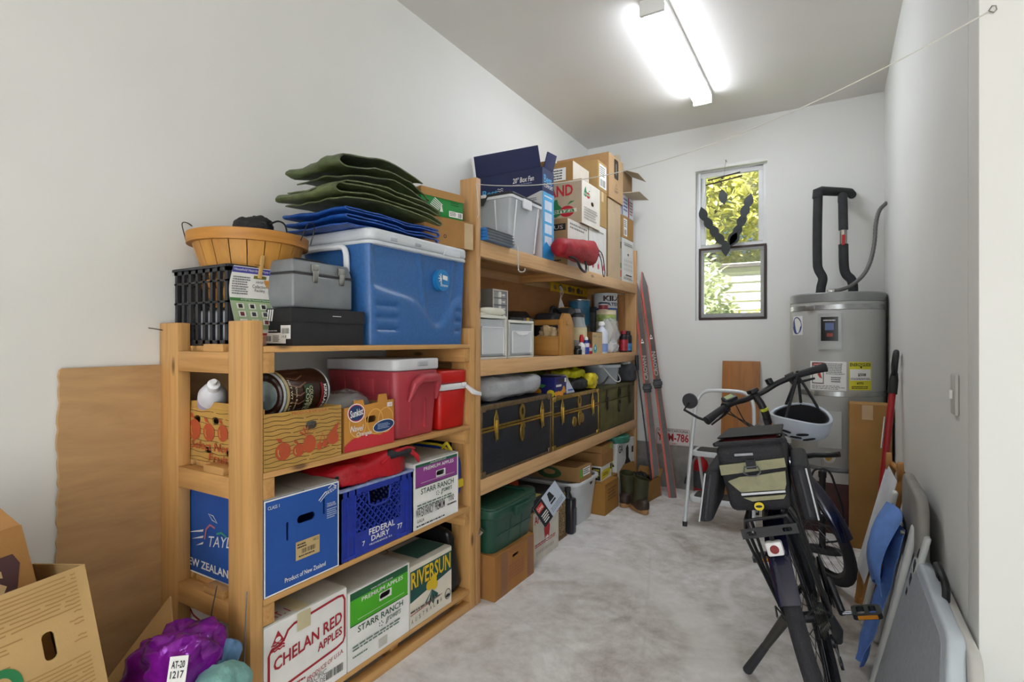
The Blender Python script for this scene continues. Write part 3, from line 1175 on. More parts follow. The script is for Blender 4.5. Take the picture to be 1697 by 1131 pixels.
F.done()

# ---- folded tarps on the cooler


def folded_cloth(name, mat, x0, x1, y0, y1, z0, layers, lh, seed, amp=0.012, loop=0.6, sag=None, wid=18):
    """serpentine of cloth layers: profile runs along y (fold loops at both ends), extruded along x with wrinkles"""
    x0, x1, y0, y1 = y0, y1, x0, x1
    prof = []
    r2 = random.Random(seed)
    for k in range(layers):
        a, b = (x0, x1) if k % 2 == 0 else (x1, x0)
        z = z0 + k * lh + lh * 0.3
        jit = r2.uniform(-0.02, 0.02)
        for i in range(11):
            t = i / 10
            prof.append((a + (b - a) * t + (jit if b > a else -jit) * t, z))
        sgn = 1 if b > a else -1
        if k < layers - 1:
            for i in range(1, 6):
                t = PI * i / 6
                prof.append((b + jit * sgn * 1.0 + sgn * math.sin(t) * lh * loop, z + lh * (1 - math.cos(t)) / 2))
    m = MB()
    n = len(prof)
    off = Vector((seed * 3.1, seed * 1.3, 0))

    def fn(u, v):
        i = min(int(round(u * (n - 1))), n - 1)
        x, z = prof[i]
        y = y0 + (y1 - y0) * v
        q = Vector((x * 7, y * 7, z * 12)) + off
        dz = noise.fractal(q, 0.8, 2, 3) * amp
        dx = noise.noise(q * 1.3 + Vector((9, 2, 4))) * amp * 1.3
        e = abs(v - 0.5) * 2
        dz2 = (sag(y, x) if sag else 0)
        return Vector((y + noise.noise(Vector((z * 60, x * 5, seed))) * 0.018 * e, x + dx, max(z0 + 0.001 + (dz2 if dz2 < 0 else 0), z + dz + dz2)))

    m.surf(fn, n - 1, wid)
    return m.build(name, mat, None, solid=0.0045, angle=60)


TB = plain('1450a8', 0.45, 0, 0.15, 25, 0.25, 90)
TG = plain('5f6b42', 0.45, 0, 0.2, 25, 0.3, 90)
TG2 = plain('525e3a', 0.45, 0, 0.2, 25, 0.3, 90)
zt = 1.1955 + 0.365 + 0.059
o = folded_cloth('folded_tarp', TB, -1.77, -1.44, 1.31, 1.80, zt, 5, 0.014, 3, 0.008, 1.0)
tag(o, 'bright blue tarp folded flat on the cooler lid', 'tarp')
o2 = folded_cloth('folded_tarp', TG, -1.75, -1.43, 1.29, 1.79, zt + 0.078, 4, 0.020, 6, 0.010, 1.0,
                  sag=lambda x, y: 0.02 * math.sin((y - 1.29) / 0.5 * PI))
tag(o2, 'dark green tarp folded on top of the blue tarp', 'tarp')
o3 = folded_cloth('folded_tarp', TG2, -1.74, -1.46, 1.34, 1.74, zt + 0.172, 3, 0.030, 8, 0.014, 1.0,
                  sag=lambda x, y: 0.028 * math.sin((y - 1.34) / 0.4 * PI))
tag(o3, 'loosely rolled olive tarp topmost on the pile on the cooler', 'tarp')

bb = carton('cardboard_box', 'small plain brown box on the end of the blue cooler, under the green shoe box', 0.27, 0.19, 0.118, (-1.462, 1.742, zt + 0.001), KRAFT, rz=76)
F = faces4(bb, 0.27, 0.19, 0.118)['front']
F.rect(0.80, 0.0, 0.99, 0.98, plain('c6ad86', 0.3, 0, 0.05), 'tape')
F.ring(ellip(0.4, 0.35, 0.025, 0.055, 10), 0.003, INK)
F.done()
gb = T('shoe_box', 'small green and brown shoe box with a white tree emblem', 'box', (-1.475, 1.735, zt + 0.125), 77)
GB = plain('1f8a3a', 0.5, 0, 0.04)
w, d, h = 0.235, 0.17, 0.115
MB().box(0.002, w - 0.002, 0.002, d - 0.002, 0, h - 0.004).build('body', GB, gb, bevel=0.001)
m = MB()
m.box(-0.001, w + 0.001, -0.001, d + 0.001, h - 0.004, h)
m.box(-0.001, w + 0.001, -0.002, 0.001, h - 0.034, h - 0.004)
m.box(-0.002, 0.001, -0.001, d + 0.001, h - 0.034, h - 0.004)
m.build('lid', KRAFT2, gb)
F = Face(gb, (0, 0.0015, 0), (1, 0, 0), (0, 0, 1), w, h)
for i in range(7):
    a = i / 6
    F.stroke([(0.16 + 0.14 * a, 0.30 + 0.38 * a), (0.36 + 0.14 * a * 0.9, 0.16 + 0.30 * a)], 0.004, PWHITE)
F.poly([(0.42, 0.2), (0.50, 0.2), (0.46, 0.5)], PWHITE)
F.rect(0.64, 0.08, 0.97, 0.3, PWHITE, 'sticker').barcode(0.86, 0.11, 0.95, 0.27, INK).lines(0.66, 0.12, 0.82, 0.28, 3, INK, 2)
F.lines(0.68, 0.5, 0.9, 0.66, 2, plain('0f5a26', 0.6, 0, 0), 2)
F.done()

# ---- second tier: fruit box, can, jug, sunkist tray, coolers
RUST = plain('b8502c', 0.65, 0, 0.05)
FB = plain('be9550', 0.8, 0, 0.08, 5, 0.1, 200, spec=0.2)
fbx = carton('fruit_box', 'open fruit carton printed like wood boards with red fruit drawings', 0.283, 0.44, 0.165, (-1.401, 0.9625, 0.8325), FB,
             hf=[slot(0.165, 0.115, 0.022, 0.013)], hl=[slot(0.10, 0.13, 0.018, 0.011), slot(0.20, 0.13, 0.018, 0.011), slot(0.30, 0.13, 0.018, 0.011), slot(0.16, 0.035, 0.018, 0.009), slot(0.27, 0.035, 0.018, 0.009)], top=None)
MB().prism([(0, 0), (0.43, 0), (0.43, 0.015), (0.36, 0.022), (0.08, 0.022), (0, 0.015)], (0.002, 0.435, 0.165), (0, -1, 0), (0, 0, 1), 0.004).build('end_tab', FB, fbx)
ff = faces4(fbx, 0.283, 0.44, 0.165)
LINE = plain('4a3418', 0.8, 0, 0)


def boards(F, rows, seed, skip=lambda u, v: False):
    r2 = random.Random(seed)
    for i in range(rows):
        v = 0.06 + 0.88 * i / (rows - 1)
        u0 = 0.0
        ph = r2.random() * 6
        while u0 < 0.98:
            u1 = min(1.0, u0 + r2.uniform(0.3, 0.7))
            pts = []
            for j in range(13):
                u = u0 + (u1 - u0) * j / 12
                pts.append((u, v + 0.012 * math.sin(u * 26 + ph)))
            F.stroke(pts, 0.0016, LINE, 'board_print')
            F.k -= 0.00018
            u0 = u1 + 0.03
    F.k += 0.0004


def fruit(F, cu, cv, ru, rv, mat, light):
    F.ell(cu, cv, ru, rv, mat, 'fruit_print')
    F.poly([(cu, cv + rv), (cu - ru * 0.3, cv + rv * 1.5), (cu - ru * 0.9, cv + rv * 1.6), (cu - ru * 0.6, cv + rv * 1.15)], mat, 'fruit_print')
    F.stroke([(cu - ru * 0.6, cv + rv * 0.3), (cu - ru * 0.62, cv - rv * 0.2), (cu - ru * 0.4, cv - rv * 0.55)], 0.004, light, 'fruit_light')


F = ff['front']
boards(F, 12, 3)
fruit(F, 0.22, 0.30, 0.095, 0.16, RUST, FB)
fruit(F, 0.41, 0.27, 0.075, 0.12, RUST, FB)
F.ell(0.55, 0.35, 0.085, 0.17, RUST, 'fruit_print')
for a in range(5):
    t = R(30 + a * 30)
    F.poly([(0.53, 0.48), (0.53 + 0.11 * math.cos(t) - 0.015, 0.50 + 0.16 * math.sin(t)), (0.53 + 0.12 * math.cos(t), 0.52 + 0.2 * math.sin(t))], RUST, 'fruit_print')
F.ell(0.68, 0.27, 0.036, 0.075, RUST, 'fruit_print').ell(0.755, 0.30, 0.036, 0.075, RUST, 'fruit_print')
F.stroke([(0.68, 0.33), (0.72, 0.52), (0.76, 0.36)], 0.003, RUST, 'fruit_print')
F.poly([(0.78, 0.37), (0.81, 0.28), (0.87, 0.25), (0.94, 0.29), (0.95, 0.4), (0.92, 0.5), (0.96, 0.68), (0.90, 0.62), (0.84, 0.52), (0.80, 0.47)], RUST, 'fruit_print')
F.rect(0.30, 0.925, 0.80, 0.995, FB, 'band').text('PRODUCE OF U.S.A', 0.32, 0.935, 0.78, 0.985, RUST, 0.01)
F.done()
F = ff['left']
boards(F, 9, 8)
F.k += 0.0004
fruit(F, 0.20, 0.58, 0.075, 0.2, RUST, FB)
fruit(F, 0.38, 0.56, 0.07, 0.17, RUST, FB)
fruit(F, 0.55, 0.58, 0.06, 0.16, RUST, FB)
fruit(F, 0.72, 0.52, 0.07, 0.17, RUST, FB)
F.text('Select Northwest', 0.16, 0.22, 0.92, 0.38, RUST, 0.012, 0.15)
F.text('Fruit', 0.38, 0.02, 0.62, 0.17, RUST, 0.012, 0.15)
F.done()
# crumpled contents
o = MB().blob((0, 0, 0.06), (0.37, 0.24, 0.125), 0.35, 0.35, 0.008, 12, 3, flat=-0.06).build('newspaper_bundle', plain('8d8a80', 0.8, 0, 0.2, 20, 0.3))
o.location = (-1.62, 1.105, 0.8395)
tag(o, 'crumpled newspaper filling the wood-print fruit carton', 'paper')
cn = T('coffee_can', 'big brown coffee can lying on its side in the fruit carton', 'can', (-1.478, 1.015, 1.043), 0, rot=(R(-90), 0, R(16)))
CANB = plain('3a1f17', 0.3, 0.2, 0.1)
MB().lathe([(0.0745, 0.004), (0.0745, 0.226)], 36).build('label_wrap', CANB, cn)
MB().lathe([(0, 0.004), (0.045, 0.004), (0.047, 0.007), (0.052, 0.007), (0.054, 0.004), (0.062, 0.004), (0.064, 0.007), (0.069, 0.007), (0.071, 0.0), (0.076, 0.0), (0.076, 0.006), (0.0735, 0.008), (0.0735, 0.222), (0.076, 0.224), (0.076, 0.23), (0.07, 0.23), (0.069, 0.226), (0, 0.226)], 36).build('tin', plain('c3ccd0', 0.3, 0.35, 0.05), cn)
MB().cyl((0, 0, 0.0045), (0, 0, 0.003), 0.044, n=32).build('tin_end', plain('9fb9c0', 0.25, 0.3, 0.25, 14), cn)


class CylFace(Face):
    def __init__(self, parent, r, h, a0, a1, z0=0.0):
        super().__init__(parent, (0, 0, 0), (1, 0, 0), (0, 0, 1), abs(a1 - a0) * r, h)
        self.r, self.a0, self.a1, self.z0 = r, a0, a1, z0

    def pt(self, u, v, k=None):
        a = self.a0 + (self.a1 - self.a0) * u
        rr = self.r + (self.k if k is None else k)
        return Vector((rr * math.cos(a), rr * math.sin(a), self.z0 + v * self.h))

    def grid(self, u0, v0, u1, v1, mat, name='print', n=10):
        for i in range(n):
            self.rect(u0 + (u1 - u0) * i / n, v0, u0 + (u1 - u0) * (i + 1) / n, v1, mat, name)
            self.k -= 0.00018
        self.k += 0.00018
        return self


F = CylFace(cn, 0.0750, 0.222, R(-110), R(110), 0.004)   # u runs round the can, v along it
for k in range(9):
    F.stroke([(0.12 + 0.09 * k, 0.12), (0.15 + 0.09 * k, 0.3), (0.10 + 0.09 * k, 0.48)], 0.004, plain('7d5a45', 0.5, 0, 0))
F.grid(0.40, 0.40, 0.72, 0.60, plain('24452c', 0.5, 0, 0)).grid(0.40, 0.84, 0.72, 0.93, plain('161214', 0.5, 0, 0)).grid(0.40, 0.79, 0.72, 0.84, plain('8f1f26', 0.5, 0, 0)).grid(0.0, 0.01, 1.0, 0.07, plain('b9a878', 0.5, 0, 0), n=24)
GOLD = plain('d8cfa8', 0.5, 0, 0)
F.text('NET WT 3 LB', 0.33, 0.09, 0.66, 0.13, GOLD, 0.01).text('Dark Roast', 0.42, 0.20, 0.66, 0.235, GOLD).text('COLOMBIAN', 0.42, 0.51, 0.72, 0.58, GOLD).text('COFFEE', 0.44, 0.42, 0.72, 0.50, GOLD).text('KIRKLAND', 0.42, 0.85, 0.72, 0.92, PWHITE, 0.03)
F.done()
jg = T('plastic_jug', 'white squeeze bottle with a purple label poking out of the fruit carton', 'bottle', (-1.76, 1.02, 0.985), 0, rot=(R(58), 0, R(62)))
MB().lathe([(0, 0), (0.036, 0), (0.042, 0.01), (0.042, 0.10), (0.030, 0.135), (0.016, 0.15), (0.016, 0.165), (0, 0.165)], 24).build('bottle_body', plain('dfe0e8', 0.4, 0, 0.02), jg)
MB().lathe([(0.0425, 0.02), (0.0425, 0.085)], 24).build('label_wrap', plain('b7b0cc', 0.5, 0, 0.1), jg)
MB().lathe([(0.018, 0.15), (0.018, 0.175), (0.010, 0.18), (0.008, 0.195), (0, 0.195)], 16).build('cap', plain('f1f1f4', 0.4, 0, 0), jg)

ORNG = plain('cf8f3c', 0.6, 0, 0.06, 8)
sk = T('orange_tray', 'orange and red printed citrus carton with notched top edge', 'box', (-1.412, 1.268, 0.8325), 90)
w, d, h = 0.238, 0.36, 0.172
MB().plate([(0, 0), (w, 0), (w, h - 0.012), (w * .86, h - 0.012), (w * .84, h + 0.012), (w * .68, h + 0.012), (w * .66, h - 0.016), (w * .38, h - 0.02), (w * .36, h), (w * .2, h), (w * .18, h - 0.02), (0, h - 0.022)],
           [slot(w * 0.52, h * 0.58, 0.026, 0.012)], (0, 0, 0), (1, 0, 0), (0, 0, 1), 0.005).build('front_panel', ORNG, sk, smooth=False)
m = MB()
m.box(0, 0.005, 0.0055, d, 0, h - 0.022)
m.box(w - 0.005, w, 0.0055, d, 0, h - 0.022)
m.box(0.005, w - 0.005, d - 0.005, d, 0, h - 0.022)
m.box(0.005, w - 0.005, 0.0055, d - 0.005, 0, 0.005)
m.build('body', KRAFT2, sk, smooth=False)
F = Face(sk, (0, 0, 0), (1, 0, 0), (0, 0, 1), w, h)
REDP = plain('c8323a', 0.6, 0, 0.03)
F.poly([(0, 0), (1, 0), (1, 0.60), (0.97, 0.52), (0.88, 0.30), (0.7, 0.22), (0.55, 0.26), (0.35, 0.30), (0.15, 0.24), (0, 0.12)], REDP)
for c, s in ((0.60, 0.34), (0.25, 0.2), (0.82, 0.6)):
    F.ring(ellip(c, 0.52, 0.16, 0.26, 20), 0.004, plain('e8b25a', 0.6, 0, 0))
NAVY = plain('1f3c6c', 0.5, 0, 0)
F.ell(0.22, 0.75, 0.165, 0.19, PWHITE, rot=10).ell(0.22, 0.75, 0.15, 0.172, REDP, rot=10).ell(0.22, 0.75, 0.138, 0.155, NAVY, rot=10)
F.text('Sunkist', 0.10, 0.68, 0.35, 0.83, PWHITE, 0.02, 0.1, rot=8)
F.text('Navel', 0.10, 0.38, 0.36, 0.50, PWHITE, 0.01, 0.3).text('Oranges', 0.22, 0.25, 0.52, 0.36, PWHITE, 0.01, 0.3)
F.ell(0.77, 0.40, 0.23, 0.13, PWHITE, rot=8).ell(0.77, 0.40, 0.215, 0.115, NAVY, rot=8)
F.lines(0.64, 0.34, 0.9, 0.46, 4, plain('9fb3d0', 0.6, 0, 0), 6)
F.rect(0.84, 0.79, 0.95, 0.88, PWHITE, 'sticker').text('1 LB', 0.86, 0.81, 0.93, 0.86, REDP)
F.done()
o = MB().blob((0, 0, 0.06), (0.22, 0.26, 0.15), 0.7, 0.7, 0.02, 12, 9, flat=-0.055).build('plastic_bag', clear('c9ccd0', 0.45, 0.2))
o.location = (-1.60, 1.385, 0.895)
tag(o, 'clear plastic bag bulging out of the citrus carton', 'bag')
o = T('dark_jar', 'dark green jar lying in the bag above the citrus carton', 'jar', (-1.66, 1.37, 1.02), 0, rot=(R(90), 0, R(-70)))
MB().lathe([(0, 0), (0.045, 0), (0.048, 0.004), (0.048, 0.08), (0.044, 0.085), (0.042, 0.08), (0.042, 0.01), (0, 0.01)], 28).build('jar_body', plain('2c332d', 0.4, 0, 0.1), o)
MB().lathe([(0.0485, 0.06), (0.0495, 0.062), (0.0495, 0.083), (0.0485, 0.085)], 28).build('band', plain('565d58', 0.4, 0, 0), o)

# red cooler (long axis into the shelf)
rc = T('cooler', 'faded red cooler with white lid on the second tier', 'cooler', (-1.41, 1.515, 0.8325), 90)
REDC = plain('b3404a', 0.45, 0, 0.08, 8)
w, d, h = 0.262, 0.39, 0.262


def taper(w, d, h, k=0.015):
    def f(co):
        t = k * (1 - co.z / h)
        return Vector((co.x + (w / 2 - co.x) / (w / 2) * t, co.y + (d / 2 - co.y) / (d / 2) * t, co.z))
    return f


MB().prism(rrect(0, 0, w, d, 0.03), (0, 0, h), (1, 0, 0), (0, 1, 0), h).build('body', REDC, rc, bevel=0.008, xf=taper(w, d, h))
MB().prism(rrect(-0.004, -0.004, w + 0.004, d + 0.004, 0.03), (0, 0, h + 0.046), (1, 0, 0), (0, 1, 0), 0.045).build('lid', plain('d0d1d4', 0.45, 0, 0.04), rc, bevel=0.007, seg=3)
m = MB()                                # moulded grip on the front end
m.tube([(0.07, -0.002, h - 0.12), (0.085, -0.022, h - 0.05), (0.115, -0.028, h - 0.03), (0.20, -0.028, h - 0.03), (0.225, -0.022, h - 0.05), (0.235, -0.002, h - 0.12)], [0.006, 0.016, 0.019, 0.019, 0.016, 0.006], 10)
m.build('grip', REDC, rc)
for i in range(1, 3):
    MB().box(w * i / 3 - 0.0015, w * i / 3 + 0.0015, 0.003, 0.016, 0.03, 0.15).build('front_rib', REDC, rc)
m = MB()
for j in range(4):
    m.box(0.0, 0.010, 0.04 + j * 0.078, 0.104 + j * 0.078, 0.17, 0.232)
    m.box(0.003, 0.013, 0.04 + j * 0.078, 0.104 + j * 0.078, 0.10, 0.162)
m.build('side_panel', REDC, rc, bevel=0.002)
MB().box(0.12, 0.18, -0.007, 0.004, h + 0.016, h + 0.034).build('lid_notch', plain('b2b5ba', 0.5), rc, bevel=0.003)

sr = T('cooler', 'small bright red lunch cooler with white carrying handle', 'cooler', (-1.415, 1.79, 0.8325), 90)
RED2 = plain('c4150f', 0.4, 0, 0.04)
w, d, h = 0.188, 0.23, 0.165
MB().prism(rrect(0, 0, w, d, 0.02), (0, 0, h), (1, 0, 0), (0, 1, 0), h).build('body', RED2, sr, bevel=0.006, xf=taper(w, d, h, 0.008))
MB().prism(rrect(-0.003, -0.003, w + 0.003, d + 0.003, 0.022), (0, 0, h + 0.028), (1, 0, 0), (0, 1, 0), 0.027).build('band', plain('e2e3e5', 0.4, 0, 0.02), sr, bevel=0.004)
MB().prism(rrect(-0.002, -0.002, w + 0.002, d + 0.002, 0.022), (0, 0, h + 0.085), (1, 0, 0), (0, 1, 0), 0.056).build('lid', RED2, sr, bevel=0.01, seg=3, xf=lambda c: Vector((c.x, c.y, c.z)))
m = MB()
m.hexa([(0.145, -0.016, h + 0.012), (0.165, -0.016, h + 0.012), (0.165, -0.004, h + 0.012), (0.145, -0.004, h + 0.012)], [(0.145, -0.016, h + 0.030), (0.165, -0.016, h + 0.030), (0.165, -0.004, h + 0.030), (0.145, -0.004, h + 0.030)])
m.hexa([(0.163, -0.045, h - 0.022), (0.228, -0.055, h - 0.035), (0.228, -0.030, h - 0.035), (0.163, -0.004, h + 0.010)], [(0.163, -0.045, h - 0.004), (0.228, -0.055, h - 0.018), (0.228, -0.030, h - 0.016), (0.163, -0.004, h + 0.030)])
m.build('handle', plain('e6e7e9', 0.4, 0, 0.02), sr, bevel=0.003)

# ---- third tier
BLUB = plain('2054a6', 0.55, 0, 0.05, 8)
tx = carton('apple_box', 'blue apple carton with white border and dark hand hole on the third tier', 0.272, 0.43, 0.28, (-1.401, 0.9625, 0.4685), BLUB,
            hf=[slot(0.145, 0.195, 0.033, 0.0125), slot(0.078, 0.172, 0.004, 0.028), slot(0.213, 0.212, 0.004, 0.026)], topmat=plain('a7a49c', 0.8, 0, 0.06), seam='y')
ff = faces4(tx, 0.272, 0.43, 0.28)
F = ff['front']
F.ring([(0.008, 0.008), (0.992, 0.008), (0.992, 0.992), (0.008, 0.992)], 0.006, PWHITE, 'border')
F.text('CLASS 1', 0.045, 0.90, 0.185, 0.935, PWHITE)
F.rect(0.39, 0.26, 0.715, 0.46, plain('c9ad78', 0.7, 0, 0.03), 'sticker').barcode(0.47, 0.32, 0.66, 0.37, INK)
F.text('ABCD', 0.62, 0.41, 0.70, 0.44, INK).lines(0.41, 0.38, 0.55, 0.44, 2, INK, 2).lines(0.43, 0.28, 0.68, 0.31, 1, INK, 6)
F.text('Product of New Zealand', 0.25, 0.075, 0.80, 0.125, PWHITE, 0.01)
F.text('TAYLOR', 0.80, 0.895, 0.96, 0.94, PWHITE, 0.01, 0.3, slope=0.3)
F.stroke([(0.84, 0.95), (0.90, 0.985), (0.96, 0.95)], 0.003, PWHITE).stroke([(0.70, 0.84), (0.80, 0.92)], 0.003, PWHITE).stroke([(0.72, 0.82), (0.82, 0.90)], 0.002, PWHITE)
F.text('TAYLOR', 0.815, 0.76, 0.94, 0.78, PWHITE).text('CORPORATION', 0.815, 0.735, 0.95, 0.755, PWHITE).lines(0.815, 0.6, 0.96, 0.72, 5, plain('a8bbd8', 0.6, 0, 0), 8)
F.done()
F = ff['left']
F.ring([(0.008, 0.008), (0.992, 0.008), (0.992, 0.992), (0.008, 0.992)], 0.006, PWHITE, 'border')
F.text('NEW ZEALAND APPLES', -0.0 + 0.03, 0.075, 0.985, 0.165, PWHITE, 0.02)
F.text('TAYLOR', 0.36, 0.40, 0.80, 0.52, PWHITE, 0.0, 0.25, slope=0.15).text('NZ', 0.66, 0.28, 0.76, 0.36, PWHITE)
pk, gr_ = plain('c9747c', 0.5, 0, 0), plain('3f9c78', 0.5, 0, 0)
F.stroke([(0.31, 0.42), (0.33, 0.54), (0.38, 0.60), (0.44, 0.58)], 0.006, pk).stroke([(0.46, 0.52), (0.52, 0.55), (0.58, 0.52)], 0.006, gr_)
F.ring([(0.36, 0.72), (0.42, 0.71), (0.47, 0.64), (0.41, 0.66)], 0.003, PWHITE)
for i in range(3):
    F.poly([(0.08 + i * 0.06, 0.44 - i * 0.06), (0.30, 0.53 - i * 0.07), (0.29, 0.50 - i * 0.07)], PWHITE)
F.done()

# blue milk crate
mc = T('milk_crate', 'blue diamond-lattice milk crate with white lettering', 'crate', (-1.40, 1.24, 0.4685), 90)
MBL = plain('2338a0', 0.45, 0, 0.12, 30)
w, d, h = 0.36, 0.38, 0.238


def lattice(w, h, o, U, zlo):
    m = MB()
    V = (0, 0, 1)
    t = 0.012
    bar2(m, o, U, V, (0, h - 0.012), (w, h - 0.012), 0.024, t)
    m.plate([(0.07, 0.002), (w - 0.07, 0.002), (w - 0.07, zlo), (0.07, zlo)], (), Vector(o) - Vector(U).cross(Vector(V)) * 0.0015, U, V, 0.005)
    for x in (0.035, w - 0.035):
        bar2(m, Vector(o) - Vector(U).cross(Vector(V)) * 0.0045, U, V, (x, 0.002), (x, h - 0.002), 0.066, 0.004)
    for x in (0.003, 0.034, 0.068, w - 0.068, w - 0.034, w - 0.003):
        bar2(m, o, U, V, (x, 0), (x, h), 0.006, t)
    bar2(m, Vector(o) - Vector(U).cross(Vector(V)) * 0.0008, U, V, (0.001, 0.007), (w - 0.001, 0.007), 0.012, t)
    x0, x1, y0, y1 = 0.07, w - 0.07, zlo, h - 0.02
    st = 0.027
    hx0, hx1, hy0 = w / 2 - 0.055, w / 2 + 0.055, h - 0.07     # hand hole stays free
    k = x0 - (y1 - y0)
    for sgn in (1, -1):
        c = x0 - (y1 - y0)
        while c < x1 + (y1 - y0):
            # clip segment x = c + sgn*(y-y0)
            seg = []
            N = 24
            prev = None
            for i in range(N + 1):
                y = y0 + (y1 - y0) * i / N
                x = c + sgn * (y - y0) if sgn > 0 else c + (y1 - y0) - (y - y0)
                ok = x0 <= x <= x1 and not (hx0 < x < hx1 and y > hy0)
                if ok:
                    seg.append((x, y))
                if (not ok or i == N) and len(seg) > 1:
                    bar2(m, o, U, V, seg[0], seg[-1], 0.0045, 0.008)
                if not ok:
                    seg = []
            c += st
    m.tube([Vector(o) + Vector(U) * a + Vector((0, 0, b)) for a, b in ((hx0, h - 0.024), (hx0 + 0.006, hy0), (hx0 + 0.03, hy0 - 0.012), (hx1 - 0.03, hy0 - 0.012), (hx1 - 0.006, hy0), (hx1, h - 0.024))], 0.004, 6)
    for x in (0.075, w - 0.075):
        m.plate(ellip(x, zlo + 0.03, 0.014, 0.02, 16), [ellip(x, zlo + 0.03, 0.009, 0.014, 16)], Vector(o) + Vector(U).cross(Vector(V)) * 0.001, U, V, 0.01)
    return m


lattice(w, h, (0, 0, 0), (1, 0, 0), 0.082).build('side', MBL, mc)
lattice(w, h, (w, d, 0), (-1, 0, 0), 0.082).build('side', MBL, mc)
lattice(d, h, (0, d, 0), (0, -1, 0), 0.082).build('side', MBL, mc)
lattice(d, h, (w, 0, 0), (0, 1, 0), 0.082).build('side', MBL, mc)
MB().box(0.006, w - 0.006, 0.006, d - 0.006, 0, 0.006).build('base', MBL, mc)
m = MB()
m.plate([(-0.003, -0.003), (w + .003, -0.003), (w + .003, d + .003), (-0.003, d + .003)], [[(0.012, 0.012), (w - .012, 0.012), (w - .012, d - .012), (0.012, d - .012)]], (0, 0, h + 0.006), (1, 0, 0), (0, 1, 0), 0.008)
m.build('rim', plain('8e9cc4', 0.5, 0, 0.15, 30), mc)
F = Face(mc, (0, 0.0008, 0), (1, 0, 0), (0, 0, 1), w, h)
F.text('FEDERAL', 0.36, 0.245, 0.72, 0.335, PWHITE, 0.015).text('DAIRY', 0.39, 0.145, 0.64, 0.225, PWHITE, 0.015).text('PROVIDENCE, R.I.', 0.365, 0.085, 0.68, 0.115, PWHITE, 0.01)
F.text('7', 0.27, 0.125, 0.305, 0.195, PWHITE, 0.02).text('77', 0.755, 0.155, 0.83, 0.235, PWHITE, 0.02)
F.done()

# red jacket bag slumped on the milk crate
jb = T('red_bag', 'slumped red nylon bag with black open mouth on the blue milk crate', 'bag', (0, 0, 0))
RN = plain('b5101f', 0.5, 0, 0.15, 14, 0.35, 40)


def slump(co):
    return co


m = MB().blob((-1.52, 1.42, 0.742), (0.26, 0.40, 0.12), 0.7, 0.7, 0.03, 7, 11, 48, 28)
m.build('bag_body', RN, jb, xf=lambda c: Vector((c.x, c.y, max(c.z, 0.7155) + 0.11 * max(0, c.y - 1.28) * min(1, max(0, (c.z - 0.715) / 0.06)))))
m = MB().blob((-1.46, 1.53, 0.787), (0.15, 0.17, 0.04), 0.8, 0.8, 0.012, 14, 5)
m.build('lining', plain('1d1c22', 0.7, 0, 0.2, 20, 0.3), jb)
m = MB().tube(smooth_path([(-1.405, 1.43, 0.765), (-1.40, 1.50, 0.796), (-1.402, 1.57, 0.800), (-1.42, 1.625, 0.786), (-1.47, 1.63, 0.79), (-1.53, 1.58, 0.80), (-1.53, 1.48, 0.795)], 6), 0.007, 8)
m.build('mouth_hem', RN, jb)
m = MB().blob((-1.435, 1.335, 0.742), (0.035, 0.17, 0.03), 0.8, 0.8, 0.01, 20, 7)
m.build('zip_flap', plain('1d1c22', 0.7, 0, 0.2, 20, 0.3), jb)
MB().tube(smooth_path([(-1.415, 1.585, 0.79), (-1.398, 1.615, 0.765), (-1.399, 1.632, 0.735)], 5), [0.012, 0.012, 0.011, 0.010, 0.009, 0.009, 0.009, 0.008, 0.007, 0.006, 0.004], 8).build('strap', RN, jb)


def starr(name, label, loc, w, d, h, band, band2, extra, spec):
    t = carton(name, label, w, d, h, loc, WBOX, hf=[slot(w * 0.58, h * spec[0], 0.028, 0.0105)], topmat=plain('b9b6ae', 0.8, 0, 0.06))
    GD = plain('17492f', 0.6, 0, 0)
    F = faces4(t, w, d, h)['front']
    hv, b0, b1, tv = spec
    a0, a1, c0, c1 = 0.58 - 0.031 / w, 0.58 + 0.031 / w, hv - 0.014 / h, hv + 0.014 / h
    for r_ in ((0.03, b0, a0, b1), (a1, b0, 0.97, b1), (a0, b0, a1, c0), (a0, c1, a1, b1)):
        F.rect(*r_, band, 'band')
        F.k -= 0.00018
    F.rect(0.03, b1, 0.97, 0.985, band2, 'band').rect(0.03, b0 - 0.012, 0.97, b0, GD, 'band')
    F.text('www.starranch.com', 0.34, b1 + 0.012, 0.70, b1 + 0.045, PWHITE)
    F.text('PREMIUM APPLES', 0.20, tv, 0.88, tv + 0.055, PWHITE, 0.01)
    F.stroke([(0.14, b0 + 0.05), (0.9, b0 + 0.05)], 0.0012, PWHITE)
    F.text('STARR RANCH', 0.14, b0 - 0.125, 0.88, b0 - 0.04, GD, 0.008)
    F.text('growers', 0.58, b0 - 0.24, 0.84, b0 - 0.15, GD, 0, 0.35)
    F.k += 0.0002
    for a in range(5):
        F.ell(0.50 + 0.03 * math.cos(a * 1.26), b0 - 0.19 + 0.03 * math.sin(a * 1.26), 0.008, 0.010, GD)
    F.lines(0.06, b0 - 0.34, 0.92, b0 - 0.26, 2, plain('5f7a6a', 0.6, 0, 0), 5)
    extra(F)
    F.done()
    F = faces4(t, w, d, h + 0.004)['top']
    F.rect(0.02, 0.55, 0.4, 0.98, band2, 'band')
    F.text('S', 0.1, 0.7, 0.3, 0.9, PWHITE)
    F.done()
    return t


